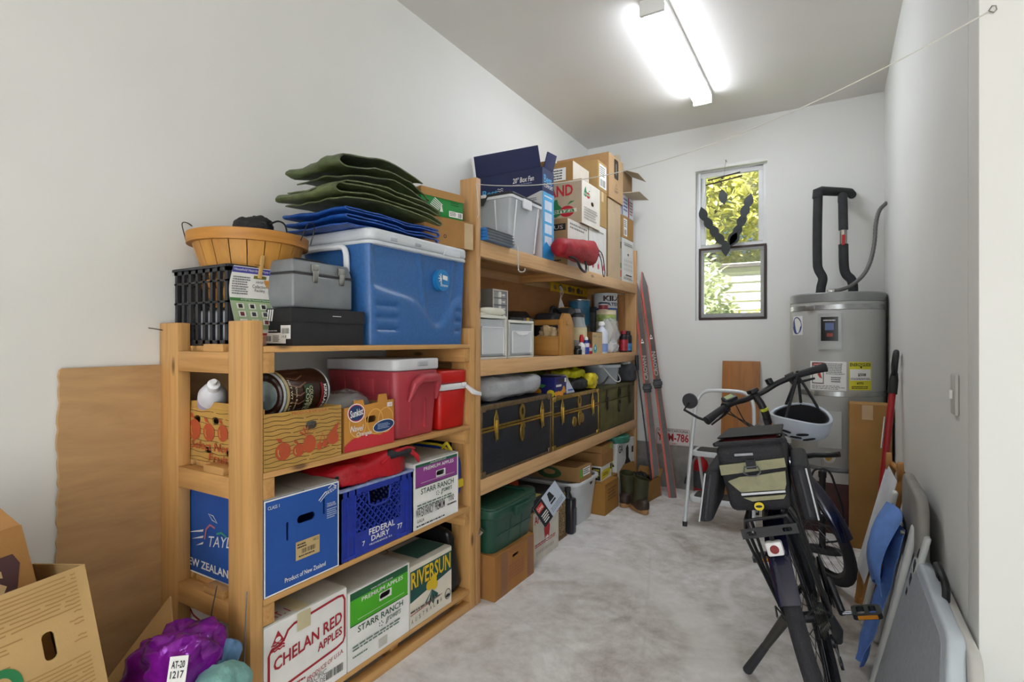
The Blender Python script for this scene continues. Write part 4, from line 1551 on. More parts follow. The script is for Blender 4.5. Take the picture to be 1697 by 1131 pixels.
starr('apple_box', 'white apple carton with purple band on the third tier', (-1.401, 1.606, 0.4685), 0.288, 0.40, 0.258, plain('94408f', 0.6, 0, 0.03), plain('1c5e44', 0.6, 0, 0.03),
      lambda F: (F.text('WA EX FANCY  PREMIUM', 0.03, 0.18, 0.66, 0.31, INK, 0.005), F.text('100', 0.76, 0.24, 0.88, 0.34, INK), F.text('GALA', 0.05, 0.10, 0.2, 0.15, INK), F.lines(0.72, 0.17, 0.95, 0.22, 1, INK, 4), F.lines(0.04, 0.03, 0.7, 0.07, 1, INK, 9)), (0.755, 0.64, 0.94, 0.865))
starr('apple_box', 'white apple carton with bright green band on the bottom tier', (-1.401, 1.274, 0.0945), 0.305, 0.40, 0.262, plain('4bb01f', 0.6, 0, 0.03), plain('1c5c38', 0.6, 0, 0.03),
      lambda F: (F.rect(0.46, 0.05, 0.6, 0.17, plain('c4c2b8', 0.5, 0, 0.03), 'tape'), F.lines(0.06, 0.13, 0.3, 0.17, 1, plain('5f7a6a', 0.6, 0, 0), 5)), (0.735, 0.56, 0.89, 0.815))

# blue and yellow bag behind the third-tier carton
yb = T('round_bag', 'blue nylon bag with yellow piping and strap at the end of the third tier', 'bag', (-1.60, 1.938, 0.4685))
MB().prism(rrect(-0.135, 0, 0.165, 0.272, 0.10, 8), (0, -0.034, 0), (1, 0, 0), (0, 0, 1), 0.072).build('bag_body', plain('1c3fa0', 0.55, 0, 0.12, 16, 0.2), yb, bevel=0.02, seg=3)
YEL = plain('d9c32a', 0.55, 0, 0.05)
P = [Vector((x, 0.004, z)) for x, z in rrect(-0.138, 0.003, 0.172, 0.275, 0.10, 8)]
MB().tube([p + Vector((0, -0.03, 0)) for p in P], 0.006, 6, True).build('piping', YEL, yb)
MB().box(0.145, 0.176, -0.036, 0.03, 0.09, 0.125).build('side_strap', YEL, yb, bevel=0.004)
MB().tube(smooth_path([(0.10, -0.03, 0.26), (0.125, -0.04, 0.285), (0.14, -0.04, 0.285), (0.17, -0.03, 0.22), (0.172, -0.02, 0.12)], 5), 0.007, 6).build('strap', YEL, yb)

# ---- bottom tier
CHR = plain('a8202c', 0.6, 0, 0.03)
cx_ = carton('apple_box', 'white apple carton with large red lettering at the near end of the bottom tier', 0.306, 0.43, 0.288, (-1.401, 0.9625, 0.0945), WBOX, topmat=plain('c3c0b6', 0.8, 0, 0.06))
ff = faces4(cx_, 0.306, 0.43, 0.288)
F = ff['front']
F.stroke([(0.05, 0.0), (0.05, 0.70), (0.075, 0.745), (0.16, 0.76), (0.22, 0.80), (0.26, 0.87), (0.33, 0.905), (0.88, 0.945), (0.945, 0.935), (0.97, 0.88), (0.97, 0.45), (0.945, 0.40), (0.86, 0.375), (0.39, 0.33), (0.12, 0.305)], 0.008, CHR)
F.poly([(0.085, 0.80), (0.215, 0.80), (0.15, 0.92)], CHR).ell(0.15, 0.83, 0.03, 0.025, PWHITE)
for k in range(3):
    F.stroke([(0.075 + 0.145 * j / 8, 0.785 - k * 0.028 + 0.008 * math.sin(j * 2.1)) for j in range(9)], 0.005, CHR)
F.text('CHELAN RED', 0.10, 0.575, 0.93, 0.71, CHR, 0.02, slope=0.14)
F.text('APPLES', 0.61, 0.475, 0.93, 0.57, CHR, 0.02, slope=0.13)
F.text('PRODUCE OF U.S.A.', 0.48, 0.24, 0.95, 0.29, CHR, 0.005, slope=0.15)
F.text('P PACIFIC', 0.42, 0.16, 0.72, 0.22, plain('6d6a6a', 0.7, 0, 0)).text('RED DEL', 0.50, 0.09, 0.74, 0.15, plain('6d6a6a', 0.7, 0, 0))
F.barcode(0.72, 0.08, 0.95, 0.17, INK)
F.lines(0.2, 0.25, 0.46, 0.29, 1, CHR, 3)
F.rect(0.36, 0.80, 0.52, 0.99, plain('cfc49c', 0.4, 0, 0.05), 'tape')
F.done()
F = faces4(cx_, 0.306, 0.43, 0.292)['top']
F.rect(0.36, 0.0, 0.52, 0.85, plain('c9be98', 0.35, 0, 0.05), 'tape').text('CAT. I', 0.05, 0.04, 0.34, 0.12, CHR, 0.01).ring(ellip(0.14, 0.25, 0.07, 0.05, 16), 0.003, plain('555048', 0.7, 0, 0))
F.done()
F = ff['left']
F.stroke([(0.08, 0.92), (0.16, 0.82), (0.9, 0.58)], 0.008, CHR)
F.text('CHELAN RED', 0.02, 0.36, 0.92, 0.52, CHR, 0.012).text('APPLES', 0.46, 0.18, 0.8, 0.32, CHR, 0.012)
F.done()

rv = carton('citrus_box', 'cream citrus carton with green banner and lemons on the bottom tier', 0.262, 0.38, 0.238, (-1.401, 1.584, 0.0945), plain('e4dccb', 0.75, 0, 0.05, 6), topmat=plain('b7b2a4', 0.8, 0, 0.06))
ff = faces4(rv, 0.262, 0.38, 0.238)
F = ff['front']
GT = plain('15504c', 0.6, 0, 0.03)
YL = plain('e0bd1c', 0.6, 0, 0.03)
F.poly([(0.0, 0.42), (1, 0.60), (1, 0.93), (0, 0.93), (0, 0.42)], GT)
F.text('RIVERSUN', 0.03, 0.62, 0.98, 0.90, INK, 0.03).text('RIVERSUN', 0.02, 0.63, 0.97, 0.91, YL, 0.02)
for a, b in ((0.44, 0.54), (0.54, 0.60), (0.56, 0.50)):
    F.ell(a, b, 0.075, 0.085, YL, 'lemon_print', rot=20)
for a in range(4):
    t = R(-140 + a * 32)
    F.poly([(0.49, 0.45), (0.49 + 0.16 * math.cos(t) - 0.03, 0.42 + 0.2 * math.sin(t)), (0.49 + 0.18 * math.cos(t), 0.42 + 0.24 * math.sin(t)), (0.49 + 0.16 * math.cos(t) + 0.04, 0.44 + 0.17 * math.sin(t))], GT, 'leaf_print')
F.stroke([(0.0, 0.22), (0.74, 0.27)], 0.003, CHR).lines(0.0, 0.24, 0.9, 0.3, 1, plain('6a665c', 0.7, 0, 0), 2)
for i, chx in enumerate('AUSTRALIA'):
    F.text(chx, 0.02 + i * 0.085, 0.08 + i * 0.008, 0.055 + i * 0.085, 0.15 + i * 0.008, INK)
    F.k -= 0.00018
F.ring(ellip(0.89, 0.2, 0.07, 0.085, 20), 0.003, INK).ell(0.89, 0.17, 0.055, 0.03, INK)
F.done()
F = faces4(rv, 0.262, 0.38, 0.242)['top']
F.rect(0.3, 0.08, 0.98, 0.45, plain('2f5a52', 0.6, 0, 0.05)).ring(ellip(0.18, 0.55, 0.12, 0.1, 20), 0.003, INK)
F.done()
kb = T('black_bag', 'black glossy plastic bag standing at the end of the bottom tier', 'bag', (-1.56, 1.918, 0.0945))
MB().blob((0, 0, 0.135), (0.24, 0.105, 0.27), 0.3, 0.4, 0.02, 9, 21, 40, 26, flat=-0.1345).build('bag_body', plain('151517', 0.28, 0, 0.2, 20, 0.15, 25), kb, xf=lambda c: Vector((c.x - 0.10 * max(0, c.z - 0.14), c.y * (1 - 0.55 * c.z / 0.27), c.z)))
MB().tube(smooth_path([(0.10, 0.0, 0.24), (0.06, 0.0, 0.275), (-0.05, 0.01, 0.275), (-0.08, 0.01, 0.24)], 5), 0.006, 6).build('handle', BLACKP, kb)

# ---- bent galvanised wire hung round the near post
GW = plain('85888a', 0.35, 0.9, 0.05)
o = MB().tube(smooth_path([(-1.395, 0.906, 0.515), (-1.40, 0.902, 0.32), (-1.403, 0.90, 0.26), (-1.45, 0.902, 0.262), (-1.53, 0.90, 0.268), (-1.565, 0.892, 0.255), (-1.55, 0.895, 0.40), (-1.535, 0.905, 0.50)], 6), 0.0018, 6).build('wire_hanger', GW)
tag(o, 'bent grey wire hanging across the near post of the short shelving', 'wire')

# ================================================================== things on the long unit, top tier
ZT = 1.6785
FOG = clear('dfe5ea', 0.42, 0.25)
cb = T('storage_bin', 'clear plastic storage bin with black lid at the near end of the long top shelf', 'bin', (-1.412, 2.365, ZT), 90)
w, d, h = 0.335, 0.40, 0.285


def tub(m, w, d, h, t, k, r=0.02):
    """open tapered tub, narrower at the foot by k"""
    def ringpts(z, ins, kk):
        return [Vector((p[0], p[1], z)) for p in rrect(ins + kk, ins + kk, w - ins - kk, d - ins - kk, r, 4)]
    rings = [ringpts(0.0, 0, k), ringpts(h, 0, 0), ringpts(h, t, 0), ringpts(t, t, k)]
    n = len(rings[0])
    vs = [p for rg in rings for p in rg]
    fs = []
    for i in range(3):
        for j in range(n):
            fs.append((i * n + j, i * n + (j + 1) % n, (i + 1) * n + (j + 1) % n, (i + 1) * n + j))
    fs.append(tuple(reversed(range(n))))
    fs.append(tuple(3 * n + j for j in range(n)))
    m.add(vs, fs)
    return m


tub(MB(), w, d, h, 0.003, 0.03).build('body', FOG, cb, angle=60)
for x in (0.05, w - 0.05):
    MB().tube([(x, 0.024, 0.02), (x, -0.002, h - 0.02)], 0.004, 6).build('rib', clear('f4f6f8', 0.75, 0.3), cb)
for y in (0.10, 0.2, 0.3):
    MB().tube([(0.026, y, 0.02), (-0.002, y, h - 0.02)], 0.004, 6).build('rib', clear('f4f6f8', 0.75, 0.3), cb)
MB().plate(rrect(-0.006, -0.006, w + 0.006, d + 0.006, 0.02), [rrect(0.006, 0.006, w - 0.006, d - 0.006, 0.015)], (0, 0, h), (1, 0, 0), (0, 1, 0), 0.014).build('rim', clear('eef1f3', 0.7, 0.3), cb)
MB().prism(rrect(-0.004, -0.004, w + 0.004, d + 0.004, 0.02), (0, 0, h + 0.016), (1, 0, 0), (0, 1, 0), 0.015).build('lid', BLACKP, cb, bevel=0.004)
MB().box(0.11, 0.20, -0.012, 0.0, h - 0.05, h + 0.002).build('latch', clear('f2f4f6', 0.85, 0.3), cb, bevel=0.004)
m = MB()
m.prism([(0, 0), (0.16, 0), (0.13, -0.045), (0.03, -0.045)], (-0.010, 0.30, h + 0.002), (0, -1, 0), (0, 0, 1), 0.004)
m.build('lid_flap', BLACKP, cb)
for i in range(3):
    MB().box(-0.014, -0.002, 0.15 + i * 0.055, 0.18 + i * 0.055, h - 0.004, h + 0.012).build('clip', PWHITE, cb, bevel=0.002)
o = MB().box(0, 0.25, 0, 0.30, 0, 0.16).build('paper_stack', plain('c9c6cc', 0.8, 0, 0.1, 40), None, bevel=0.004)
o.location = (-1.45, 2.415, ZT + 0.0045)
o.rotation_euler = (0, 0, R(90))
tag(o, 'stack of pale papers inside the clear storage bin', 'papers')
o = MB().box(0, 0.025, 0, 0.26, 0, 0.20).build('folder', plain('d2668f', 0.6, 0, 0.05), None, bevel=0.003)
o.location = (-1.46, 2.675 - 0.02, ZT + 0.0045 + 0.0)
o.rotation_euler = (0, 0, R(90))
o.location.y = 2.668
tag(o, 'pink folder standing inside the clear storage bin', 'folder')
# stack of binders sticking out over the shelf edge
for i in range(4):
    bd = T('binder', ['lowest blue and grey binder', 'second blue and grey binder from below', 'third blue and grey binder from below', 'topmost blue and grey binder'][i] + ' in the stack overhanging the top shelf', 'binder',
           (-1.368 - 0.006 * i, 2.082 + 0.004 * i, ZT + 0.001 + 0.0158 * i), 90, group='binders overhanging the top shelf')
    MB().box(0, 0.005, 0, 0.27, 0, 0.0145).build('spine', plain('1c6fb8', 0.45, 0, 0.05), bd, bevel=0.002)
    MB().box(0.0052, 0.25, 0.0, 0.27, 0, 0.002).build('cover', plain('5f7fa6', 0.5, 0, 0.05), bd)
    MB().box(0.0052, 0.25, 0.0, 0.27, 0.0125, 0.0145).build('cover', plain('6a6f76', 0.5, 0, 0.05), bd)
    MB().box(0.006, 0.24, 0.005, 0.265, 0.0022, 0.0123).build('pages', plain('77797c', 0.7, 0, 0.1), bd)
o = MB().tube(smooth_path([(-1.357, 2.33, ZT + 0.006), (-1.356, 2.335, ZT - 0.03), (-1.357, 2.34, ZT - 0.10), (-1.352, 2.335, ZT - 0.115), (-1.345, 2.345, ZT - 0.122), (-1.342, 2.375, ZT - 0.115), (-1.347, 2.39, ZT - 0.10)], 6), 0.0032, 6).build('wire_hook', plain('c9c8c4', 0.4, 0.4, 0.05))
tag(o, 'thin wire hook hanging down over the front of the top shelf', 'hook')

# fan box
NAV = plain('1b2452', 0.5, 0, 0.06, 6)
fb = T('fan_box', 'tall thin dark blue box-fan carton with raised flaps', 'box', (-1.42, 2.722, ZT), 90)
w, d, h = 0.145, 0.455, 0.525
th = 0.005
m = MB()
m.box(0, w, 0, th, 0, h)
m.box(0, w, d - th, d, 0, h)
m.box(0, th, th, d - th, 0, h)
m.box(w - th, w, th, d - th, 0, h)
m.box(th, w - th, th, d - th, 0, th)
m.build('body', NAV, fb, smooth=False)
MB().hexa([(0.0, 0.01, h + .001), (0.005, 0.01, h + .001), (0.005, d - 0.0, h + .001), (0.0, d, h + .001)], [(-0.03, 0.015, h + 0.115), (-0.025, 0.015, h + 0.115), (-0.025, d, h + 0.125), (-0.03, d, h + 0.125)]).build('flap', NAV, fb)
MB().hexa([(0.02, 0.0, h + .001), (w - .01, 0, h + .001), (w - .01, 0.005, h + .001), (0.02, 0.005, h + .001)], [(0.03, -0.02, h + 0.09), (w - .02, -0.03, h + 0.09), (w - .02, -0.025, h + 0.09), (0.03, -0.015, h + 0.09)]).build('flap', NAV, fb)
MB().box(w - .005, w, 0.01, d - .01, h + .001, h + 0.08).build('flap', KRAFT, fb)
F = faces4(fb, w, d, h)['left']
LBL = plain('4aa3d8', 0.5, 0, 0.03)
GRY = plain('c4c4c6', 0.55, 0, 0.03)
F.poly([(0.0, 0.0), (1.0, 0.0), (1.0, 0.74), (0.97, 0.74), (0.45, 0.60), (0.0, 0.60)], GRY, 'panel_print')
F.text('20" Box Fan', 0.57, 0.865, 0.88, 0.925, PWHITE, 0.012, 0.15)
F.text('Ventilador de 20 pulgadas', 0.57, 0.835, 0.85, 0.855, plain('aeb6d8', 0.6, 0, 0))
F.text('Best', 0.10, 0.76, 0.34, 0.84, LBL, 0.02).text('COMFORT', 0.06, 0.68, 0.42, 0.745, PWHITE, 0.0)
for i in range(3):
    F.stroke([(0.34 + j * 0.012, 0.785 + i * 0.022 + 0.006 * math.sin(j * 1.5)) for j in range(8)], 0.003, PWHITE)
F.lines(0.75, 0.64, 0.92, 0.68, 2, plain('6a6a70', 0.6, 0, 0), 4)
F.done()
F = faces4(fb, w, d, h)['front']
F.rect(0.0, 0.0, 1, 0.74, LBL, 'panel_print')
F.text('Best', 0.12, 0.84, 0.8, 0.93, LBL, 0.02).text('COMFORT', 0.12, 0.79, 0.9, 0.83, PWHITE)
for i in range(4):
    F.rect(0.18, 0.16 + i * 0.13, 0.8, 0.26 + i * 0.13, plain('cfdbe8', 0.5, 0, 0.06), 'picture')
F.poly([(0, 0), (1, 0), (1, 0.2), (0.7, 0.14), (0.3, 0.2), (0, 0.12)], plain('2f8fd0', 0.5, 0, 0.03), 'panel_print')
F.lines(0.15, 0.68, 0.85, 0.71, 1, PWHITE, 4)
F.done()

KR3 = cardboard('ab8d66')
CREAM = plain('cfc4b4', 0.75, 0, 0.05, 6)
RED_ = plain('b31d2a', 0.6, 0, 0.02)
GRN3 = plain('1d7a46', 0.6, 0, 0.02)


def bigbox(label, y0, y1, z0, h, mat, fmat=None, x=-1.42, d=0.44, hf=(), hl=(), rz=90, name='cardboard_box', top='closed'):
    t = carton(name, label, y1 - y0, d, h, (x, y0, z0), mat, hf=hf, hl=hl, rz=rz, top=top)
    ff = faces4(t, y1 - y0, d, h)
    if fmat is not None:
        pts = None
        if hf:
            m = MB().plate([(0, 0), (y1 - y0, 0), (y1 - y0, h), (0, h)], hf, (0, -0.0012, 0), (1, 0, 0), (0, 0, 1), 0.001)
            m.build('printed_face', fmat, t, smooth=False)
            ff['front'].o.y = -0.0012
        else:
            ff['front'].rect(0, 0, 1, 1, fmat, 'printed_face')
    return t, ff


t, ff = bigbox('carton with black banner under the pear-and-apple carton on the top shelf', 3.06, 3.385, ZT, 0.298, KR3, plain('cfcac2', 0.75, 0, 0.04), hf=[slot(0.16, 0.17, 0.026, 0.011)])
F = ff['left']
F.rect(0.3, 0.76, 0.97, 0.90, INK, 'banner').text('APPLUS', 0.50, 0.79, 0.93, 0.87, plain('cfc4b4', 0.75, 0, 0))
F.stroke([(0.62, 0.62), (0.72, 0.66), (0.68, 0.52)], 0.003, INK).stroke([(0.62, 0.42), (0.72, 0.46), (0.68, 0.32)], 0.003, INK).lines(0.6, 0.1, 0.9, 0.16, 1, INK, 3)
F.done()
F = ff['front']
F.lines(0.1, 0.80, 0.95, 0.95, 2, plain('75726c', 0.7, 0, 0), 3).lines(0.15, 0.1, 0.9, 0.45, 5, plain('8d8a84', 0.7, 0, 0), 8)
F.done()
t, ff = bigbox('carton with red word and green pear and red apple emblem on the top shelf', 3.245, 3.56, ZT + 0.3035, 0.285, KR3, plain('d9d3c8', 0.75, 0, 0.04), x=-1.405, hf=[slot(0.18, 0.155, 0.024, 0.014)])
F = ff['left']
F.rect(0.0, 0.0, 1, 1, plain('b4a48c', 0.8, 0, 0.05, 6), 'printed_face')
F.text('ZEALAND', 0.02, 0.66, 0.86, 0.92, RED_, 0.03)


def pear_apple(F, u, v, s, k=1.0):
    F.poly([(u - 0.16 * s, v - 0.10 * k), (u - 0.05 * s, v - 0.16 * k), (u + 0.05 * s, v - 0.10 * k), (u + 0.06 * s, v + 0.05 * k), (u - 0.0 * s, v + 0.14 * k), (u - 0.02 * s, v + 0.26 * k), (u - 0.06 * s, v + 0.26 * k), (u - 0.12 * s, v + 0.1 * k)], GRN3, 'emblem')
    F.ell(u + 0.14 * s, v - 0.04 * k, 0.12 * s, 0.13 * k, RED_, 'emblem')
    F.poly([(u + 0.14 * s, v + 0.10 * k), (u + 0.2 * s, v + 0.19 * k), (u + 0.27 * s, v + 0.18 * k)], GRN3, 'emblem')
    F.rect(u - 0.12 * s, v - 0.075 * k, u + 0.3 * s, v + 0.01 * k, plain('d9d3c8', 0.75, 0, 0.0), 'emblem')
    F.text('enza', u - 0.1 * s, v - 0.07 * k, u + 0.27 * s, v + 0.005 * k, GRN3, 0.02, name='emblem')


pear_apple(F, 0.62, 0.34, 1.0, 1.0)
F.text('S', 0.30, 0.28, 0.40, 0.48, GRN3, 0.03)
F.done()
F = ff['front']
pear_apple(F, 0.22, 0.72, 0.8, 0.55)
pear_apple(F, 0.22, 0.52, 0.0001, 0.0001)
F.lines(0.1, 0.12, 0.85, 0.42, 5, plain('a5a198', 0.7, 0, 0), 4)
F.done()
t, ff = bigbox('shallow brown carton with white label on top of the pear-and-apple carton', 3.25, 3.52, ZT + 0.594, 0.125, cardboard('a8814f'), plain('c9c0b2', 0.75, 0, 0.04), x=-1.47, d=0.36)
F = ff['left']
F.rect(0.50, 0.05, 0.86, 0.72, PWHITE, 'sticker').lines(0.54, 0.1, 0.82, 0.66, 4, INK, 5).rect(0.22, 0.4, 0.42, 0.7, plain('d8cdb8', 0.3, 0, 0.05), 'tape')
F.done()
ff['front'].done()
t, ff = bigbox('white carton with small pink fruit drawings beside the red stuff sack', 3.40, 3.725, ZT, 0.345, KR3, plain('dcdad6', 0.7, 0, 0.03))
F = ff['front']
PINK = plain('c24a5c', 0.6, 0, 0.02)
for u in (0.22, 0.52, 0.82):
    F.ell(u, 0.16, 0.055, 0.06, PINK).poly([(u - 0.01, 0.21), (u + 0.01, 0.21), (u + 0.03, 0.27), (u, 0.25)], PINK)
    F.stroke([(u, 0.55), (u + 0.04, 0.66), (u - 0.03, 0.72)], 0.002, plain('c08a90', 0.6, 0, 0))
F.lines(0.2, 0.84, 0.9, 0.9, 1, plain('9a9690', 0.7, 0, 0), 5).lines(0.3, 0.36, 0.8, 0.44, 2, plain('c08a90', 0.7, 0, 0), 5)
F.done()
t, ff = bigbox('plain brown carton with taped seam above the pink-fruit carton', 3.555 + 0.012, 3.735, ZT + 0.351, 0.25, cardboard('b0905f'), None, d=0.42)
F = ff['front']
F.rect(0.38, 0.72, 0.62, 1.0, plain('cbb58d', 0.3, 0, 0.05), 'tape')
F.done()
t, ff = bigbox('brown carton with white address labels high behind the pear-and-apple carton', 3.565, 3.735, ZT + 0.607, 0.20, cardboard('b0905f'), None, d=0.40)
F = ff['front']
F.rect(0.15, 0.1, 0.95, 0.92, PWHITE, 'sticker').lines(0.22, 0.5, 0.85, 0.86, 5, INK, 5).barcode(0.25, 0.15, 0.85, 0.4, INK)
F.done()
t, ff = bigbox('tall plain light brown carton standing on the top shelf', 3.758, 4.03, ZT, 0.585, cardboard('9c7a56'), plain('c3ab8d', 0.8, 0, 0.05, 5), d=0.42)
F = ff['front']
F.rect(0.42, 0.02, 0.60, 0.18, plain('b39a75', 0.3, 0, 0.05), 'tape').rect(0.42, 0.86, 0.60, 0.99, plain('b39a75', 0.3, 0, 0.05), 'tape')
F.done()
t, ff = bigbox('brown carton with black upright label on top of the tall light carton', 3.75, 4.06, ZT + 0.591, 0.325, cardboard('b08a60'), plain('bd9a72', 0.8, 0, 0.05, 5), d=0.42, x=-1.41)
F = ff['front']
F.poly(rrect(0.36, 0.50, 0.66, 0.96, 0.05), plain('2b2420', 0.5, 0, 0.02), 'sticker')
F.stroke([(0.51, 0.6), (0.51, 0.86)], 0.010, plain('b59a7a', 0.6, 0, 0)).ring([(0.44, 0.28), (0.6, 0.28), (0.52, 0.40)], 0.006, INK).lines(0.40, 0.18, 0.66, 0.24, 2, INK, 3)
F.done()
t, ff = bigbox('white fruit carton with icon grid at the far end of the top shelf', 4.065, 4.342, ZT, 0.345, plain('b9b2a6', 0.75), plain('d9d7d2', 0.7, 0, 0.03), hf=[slot(0.15, 0.225, 0.022, 0.009)])
F = ff['front']
for r_ in range(3):
    for c in range(5):
        F.ring(ellip(0.2 + c * 0.15, 0.30 + r_ * 0.1, 0.03, 0.025, 8), 0.003, plain('6f6d68', 0.7, 0, 0))
F.lines(0.15, 0.84, 0.9, 0.92, 2, plain('8a8780', 0.7, 0, 0), 4).rect(0.3, 0.155, 0.82, 0.18, INK).lines(0.1, 0.06, 0.9, 0.12, 2, plain('77746e', 0.7, 0, 0), 6)
F.done()
F = ff['left']
F.rect(0.9, 0.1, 0.99, 0.25, RED_).rect(0.9, 0.3, 0.99, 0.42, GRN3).rect(0.9, 0.75, 0.99, 0.9, INK)
F.done()
t, ff = bigbox('brown carton with white shipping label between the white cartons at the far end', 4.065, 4.20, ZT + 0.351, 0.17, cardboard('b08a58'), None, d=0.40)
F = ff['front']
F.rect(0.3, 0.1, 0.92, 0.9, PWHITE, 'sticker').lines(0.36, 0.5, 0.85, 0.84, 4, INK, 5).barcode(0.4, 0.15, 0.8, 0.4, INK)
F.done()
t, ff = bigbox('small square brown carton at the very end of the top shelf pile', 4.205, 4.345, ZT + 0.351, 0.17, cardboard('ad8350'), None, d=0.40)
t, ff = bigbox('white and blue printed carton under the open-flapped box', 4.065, 4.345, ZT + 0.527, 0.16, plain('c9cbd2', 0.7, 0, 0.04), None, d=0.40)
F = ff['front']
F.rect(0.52, 0.0, 0.62, 1.0, plain('8c2f48', 0.6, 0, 0)).rect(0.0, 0.0, 0.06, 1.0, plain('2c3a78', 0.6, 0, 0)).lines(0.12, 0.2, 0.5, 0.9, 4, plain('4b5a9c', 0.6, 0, 0), 5).lines(0.66, 0.15, 0.95, 0.9, 5, plain('8c4a58', 0.6, 0, 0), 5)
F.done()
of = carton('cardboard_box', 'open brown box with flaps sticking out, highest at the far end', 0.255, 0.36, 0.19, (-1.425, 4.075, ZT + 0.693), cardboard('8d7456'), top=None)
KF = plain('c2b59d', 0.8, 0, 0.05, 5)
MB().hexa([(0.0, 0.0, 0.191), (0.004, 0.0, 0.191), (0.004, 0.35, 0.191), (0.0, 0.35, 0.191)], [(-0.02, 0.01, 0.30), (-0.016, 0.01, 0.30), (-0.016, 0.34, 0.30), (-0.02, 0.34, 0.30)]).build('flap', KF, of)
MB().hexa([(0.004, -0.001, 0.0), (0.25, -0.001, 0.0), (0.25, 0.0, 0.004), (0.004, 0.0, 0.004)], [(0.03, -0.13, 0.0), (0.28, -0.13, -0.01), (0.28, -0.13, -0.006), (0.03, -0.13, 0.004)]).build('flap', KF, of)
MB().hexa([(0.02, -0.004, 0.189), (0.25, -0.004, 0.189), (0.25, 0.0, 0.192), (0.02, 0.0, 0.192)], [(0.10, -0.10, 0.165), (0.26, -0.115, 0.135), (0.26, -0.115, 0.139), (0.10, -0.10, 0.169)]).build('flap', KF, of)

# red stuff sack
rs = T('stuff_sack', 'dark red drawstring stuff sack lying on the edge of the top shelf', 'sack', (-1.352, 2.775, ZT))
RSM = plain('9e0f22', 0.6, 0, 0.15, 12, 0.3, 30)
m = MB()


def sack(u, v):
    a = 2 * PI * v
    y = -0.02 + 0.50 * u
    rr = 0.064 * (0.88 + 0.22 * u) * math.sqrt(max(0.0, 1 - max(0, (0.10 - u) / 0.10) ** 2))
    rr *= 1 + 0.10 * noise.noise(Vector((math.cos(a) * 2, math.sin(a) * 2, y * 9)))
    x = rr * math.cos(a) * 0.92
    z = rr * math.sin(a) * (0.9 + 0.25 * u)
    return Vector((x, y, max(0.002, 0.07 + 0.03 * u + z)))


m.surf(sack, 26, 28, closed_v=True)
m.build('sack_body', RSM, rs, angle=80)
MB().lathe([(0, 0), (0.066, 0.0)], 20, Matrix.Translation((0, 0.476, 0.10)) @ Matrix.Rotation(R(-90), 4, 'X')).build('mouth', plain('3a060c', 0.8), rs)
MB().tube(smooth_path([(0.02, 0.10, 0.03), (0.055, 0.14, 0.01), (0.062, 0.19, -0.035), (0.062, 0.25, -0.05), (0.058, 0.285, -0.03), (0.05, 0.29, 0.02)], 6), 0.008, 6).build('strap', BLACKP, rs)
MB().tube(smooth_path([(0.03, 0.485, 0.14), (0.035, 0.51, 0.13), (0.05, 0.57, 0.10), (0.055, 0.60, 0.0), (0.06, 0.58, -0.045), (0.06, 0.555, -0.03), (0.05, 0.55, 0.06), (0.035, 0.50, 0.13)], 6), 0.003, 6).build('cord', BLACKP, rs)

# yellow tool rack and dust mask under the top shelf
yr = T('tool_rack', 'yellow slotted tool rack fixed under the top shelf at the back', 'rack', (-1.83, 3.60, 1.585), 90)
holes = [rrect(0.05 + i * 0.085, 0.018, 0.105 + i * 0.085, 0.052, 0.005, 2) for i in range(7)]
MB().plate([(0, 0), (0.69, 0), (0.69, 0.07), (0, 0.07)], holes, (0, -0.022, 0), (1, 0, 0), (0, 0, 1), 0.004).build('rack_front', plain('d8ae12', 0.45, 0, 0.05), yr, smooth=False)
MB().box(0, 0.69, -0.018, 0, 0.062, 0.0685).build('rack_top', plain('d8ae12', 0.45, 0, 0.05), yr)
for i in (1, 3, 5):
    MB().tube([(0.075 + i * 0.085, -0.02, 0.056), (0.078 + i * 0.085, -0.030, 0.04), (0.075 + i * 0.085, -0.024, 0.014)], 0.011, 8).build('gripper', BLACKP, yr)
mk = T('dust_mask', 'white folded dust mask hanging by its loops from the yellow rack', 'mask', (-1.79, 3.66, 1.46), 90)
m = MB()
m.add([(-0.045, -0.03, -0.045), (0.105, -0.03, -0.02), (0.03, -0.02, 0.085), (0.02, -0.06, -0.01)], [(0, 3, 2), (3, 1, 2), (0, 1, 3)])
m.build('mask_cup', plain('e4e3e0', 0.8, 0, 0.03), mk, solid=0.003)
MB().add([(-0.045, -0.028, -0.047), (0.105, -0.028, -0.022), (-0.05, -0.02, -0.10)], [(0, 1, 2)]).build('mask_fold', plain('bdbcba', 0.8, 0, 0.03), mk, solid=0.003)
for a in (0.0, 0.03):
    MB().tube(smooth_path([(0.022 + a * .3, -0.024, 0.08), (0.02 + a, -0.020, 0.14), (0.035 + a * .5, -0.013, 0.168), (0.045 + a, -0.02, 0.12), (0.035, -0.022, 0.075)], 5), 0.0015, 5).build('ear_loop', PWHITE, mk)

# ================================================================== middle tier
ZM2 = 1.1215
CRW = plain('d9d8cf', 0.45, 0, 0.04)


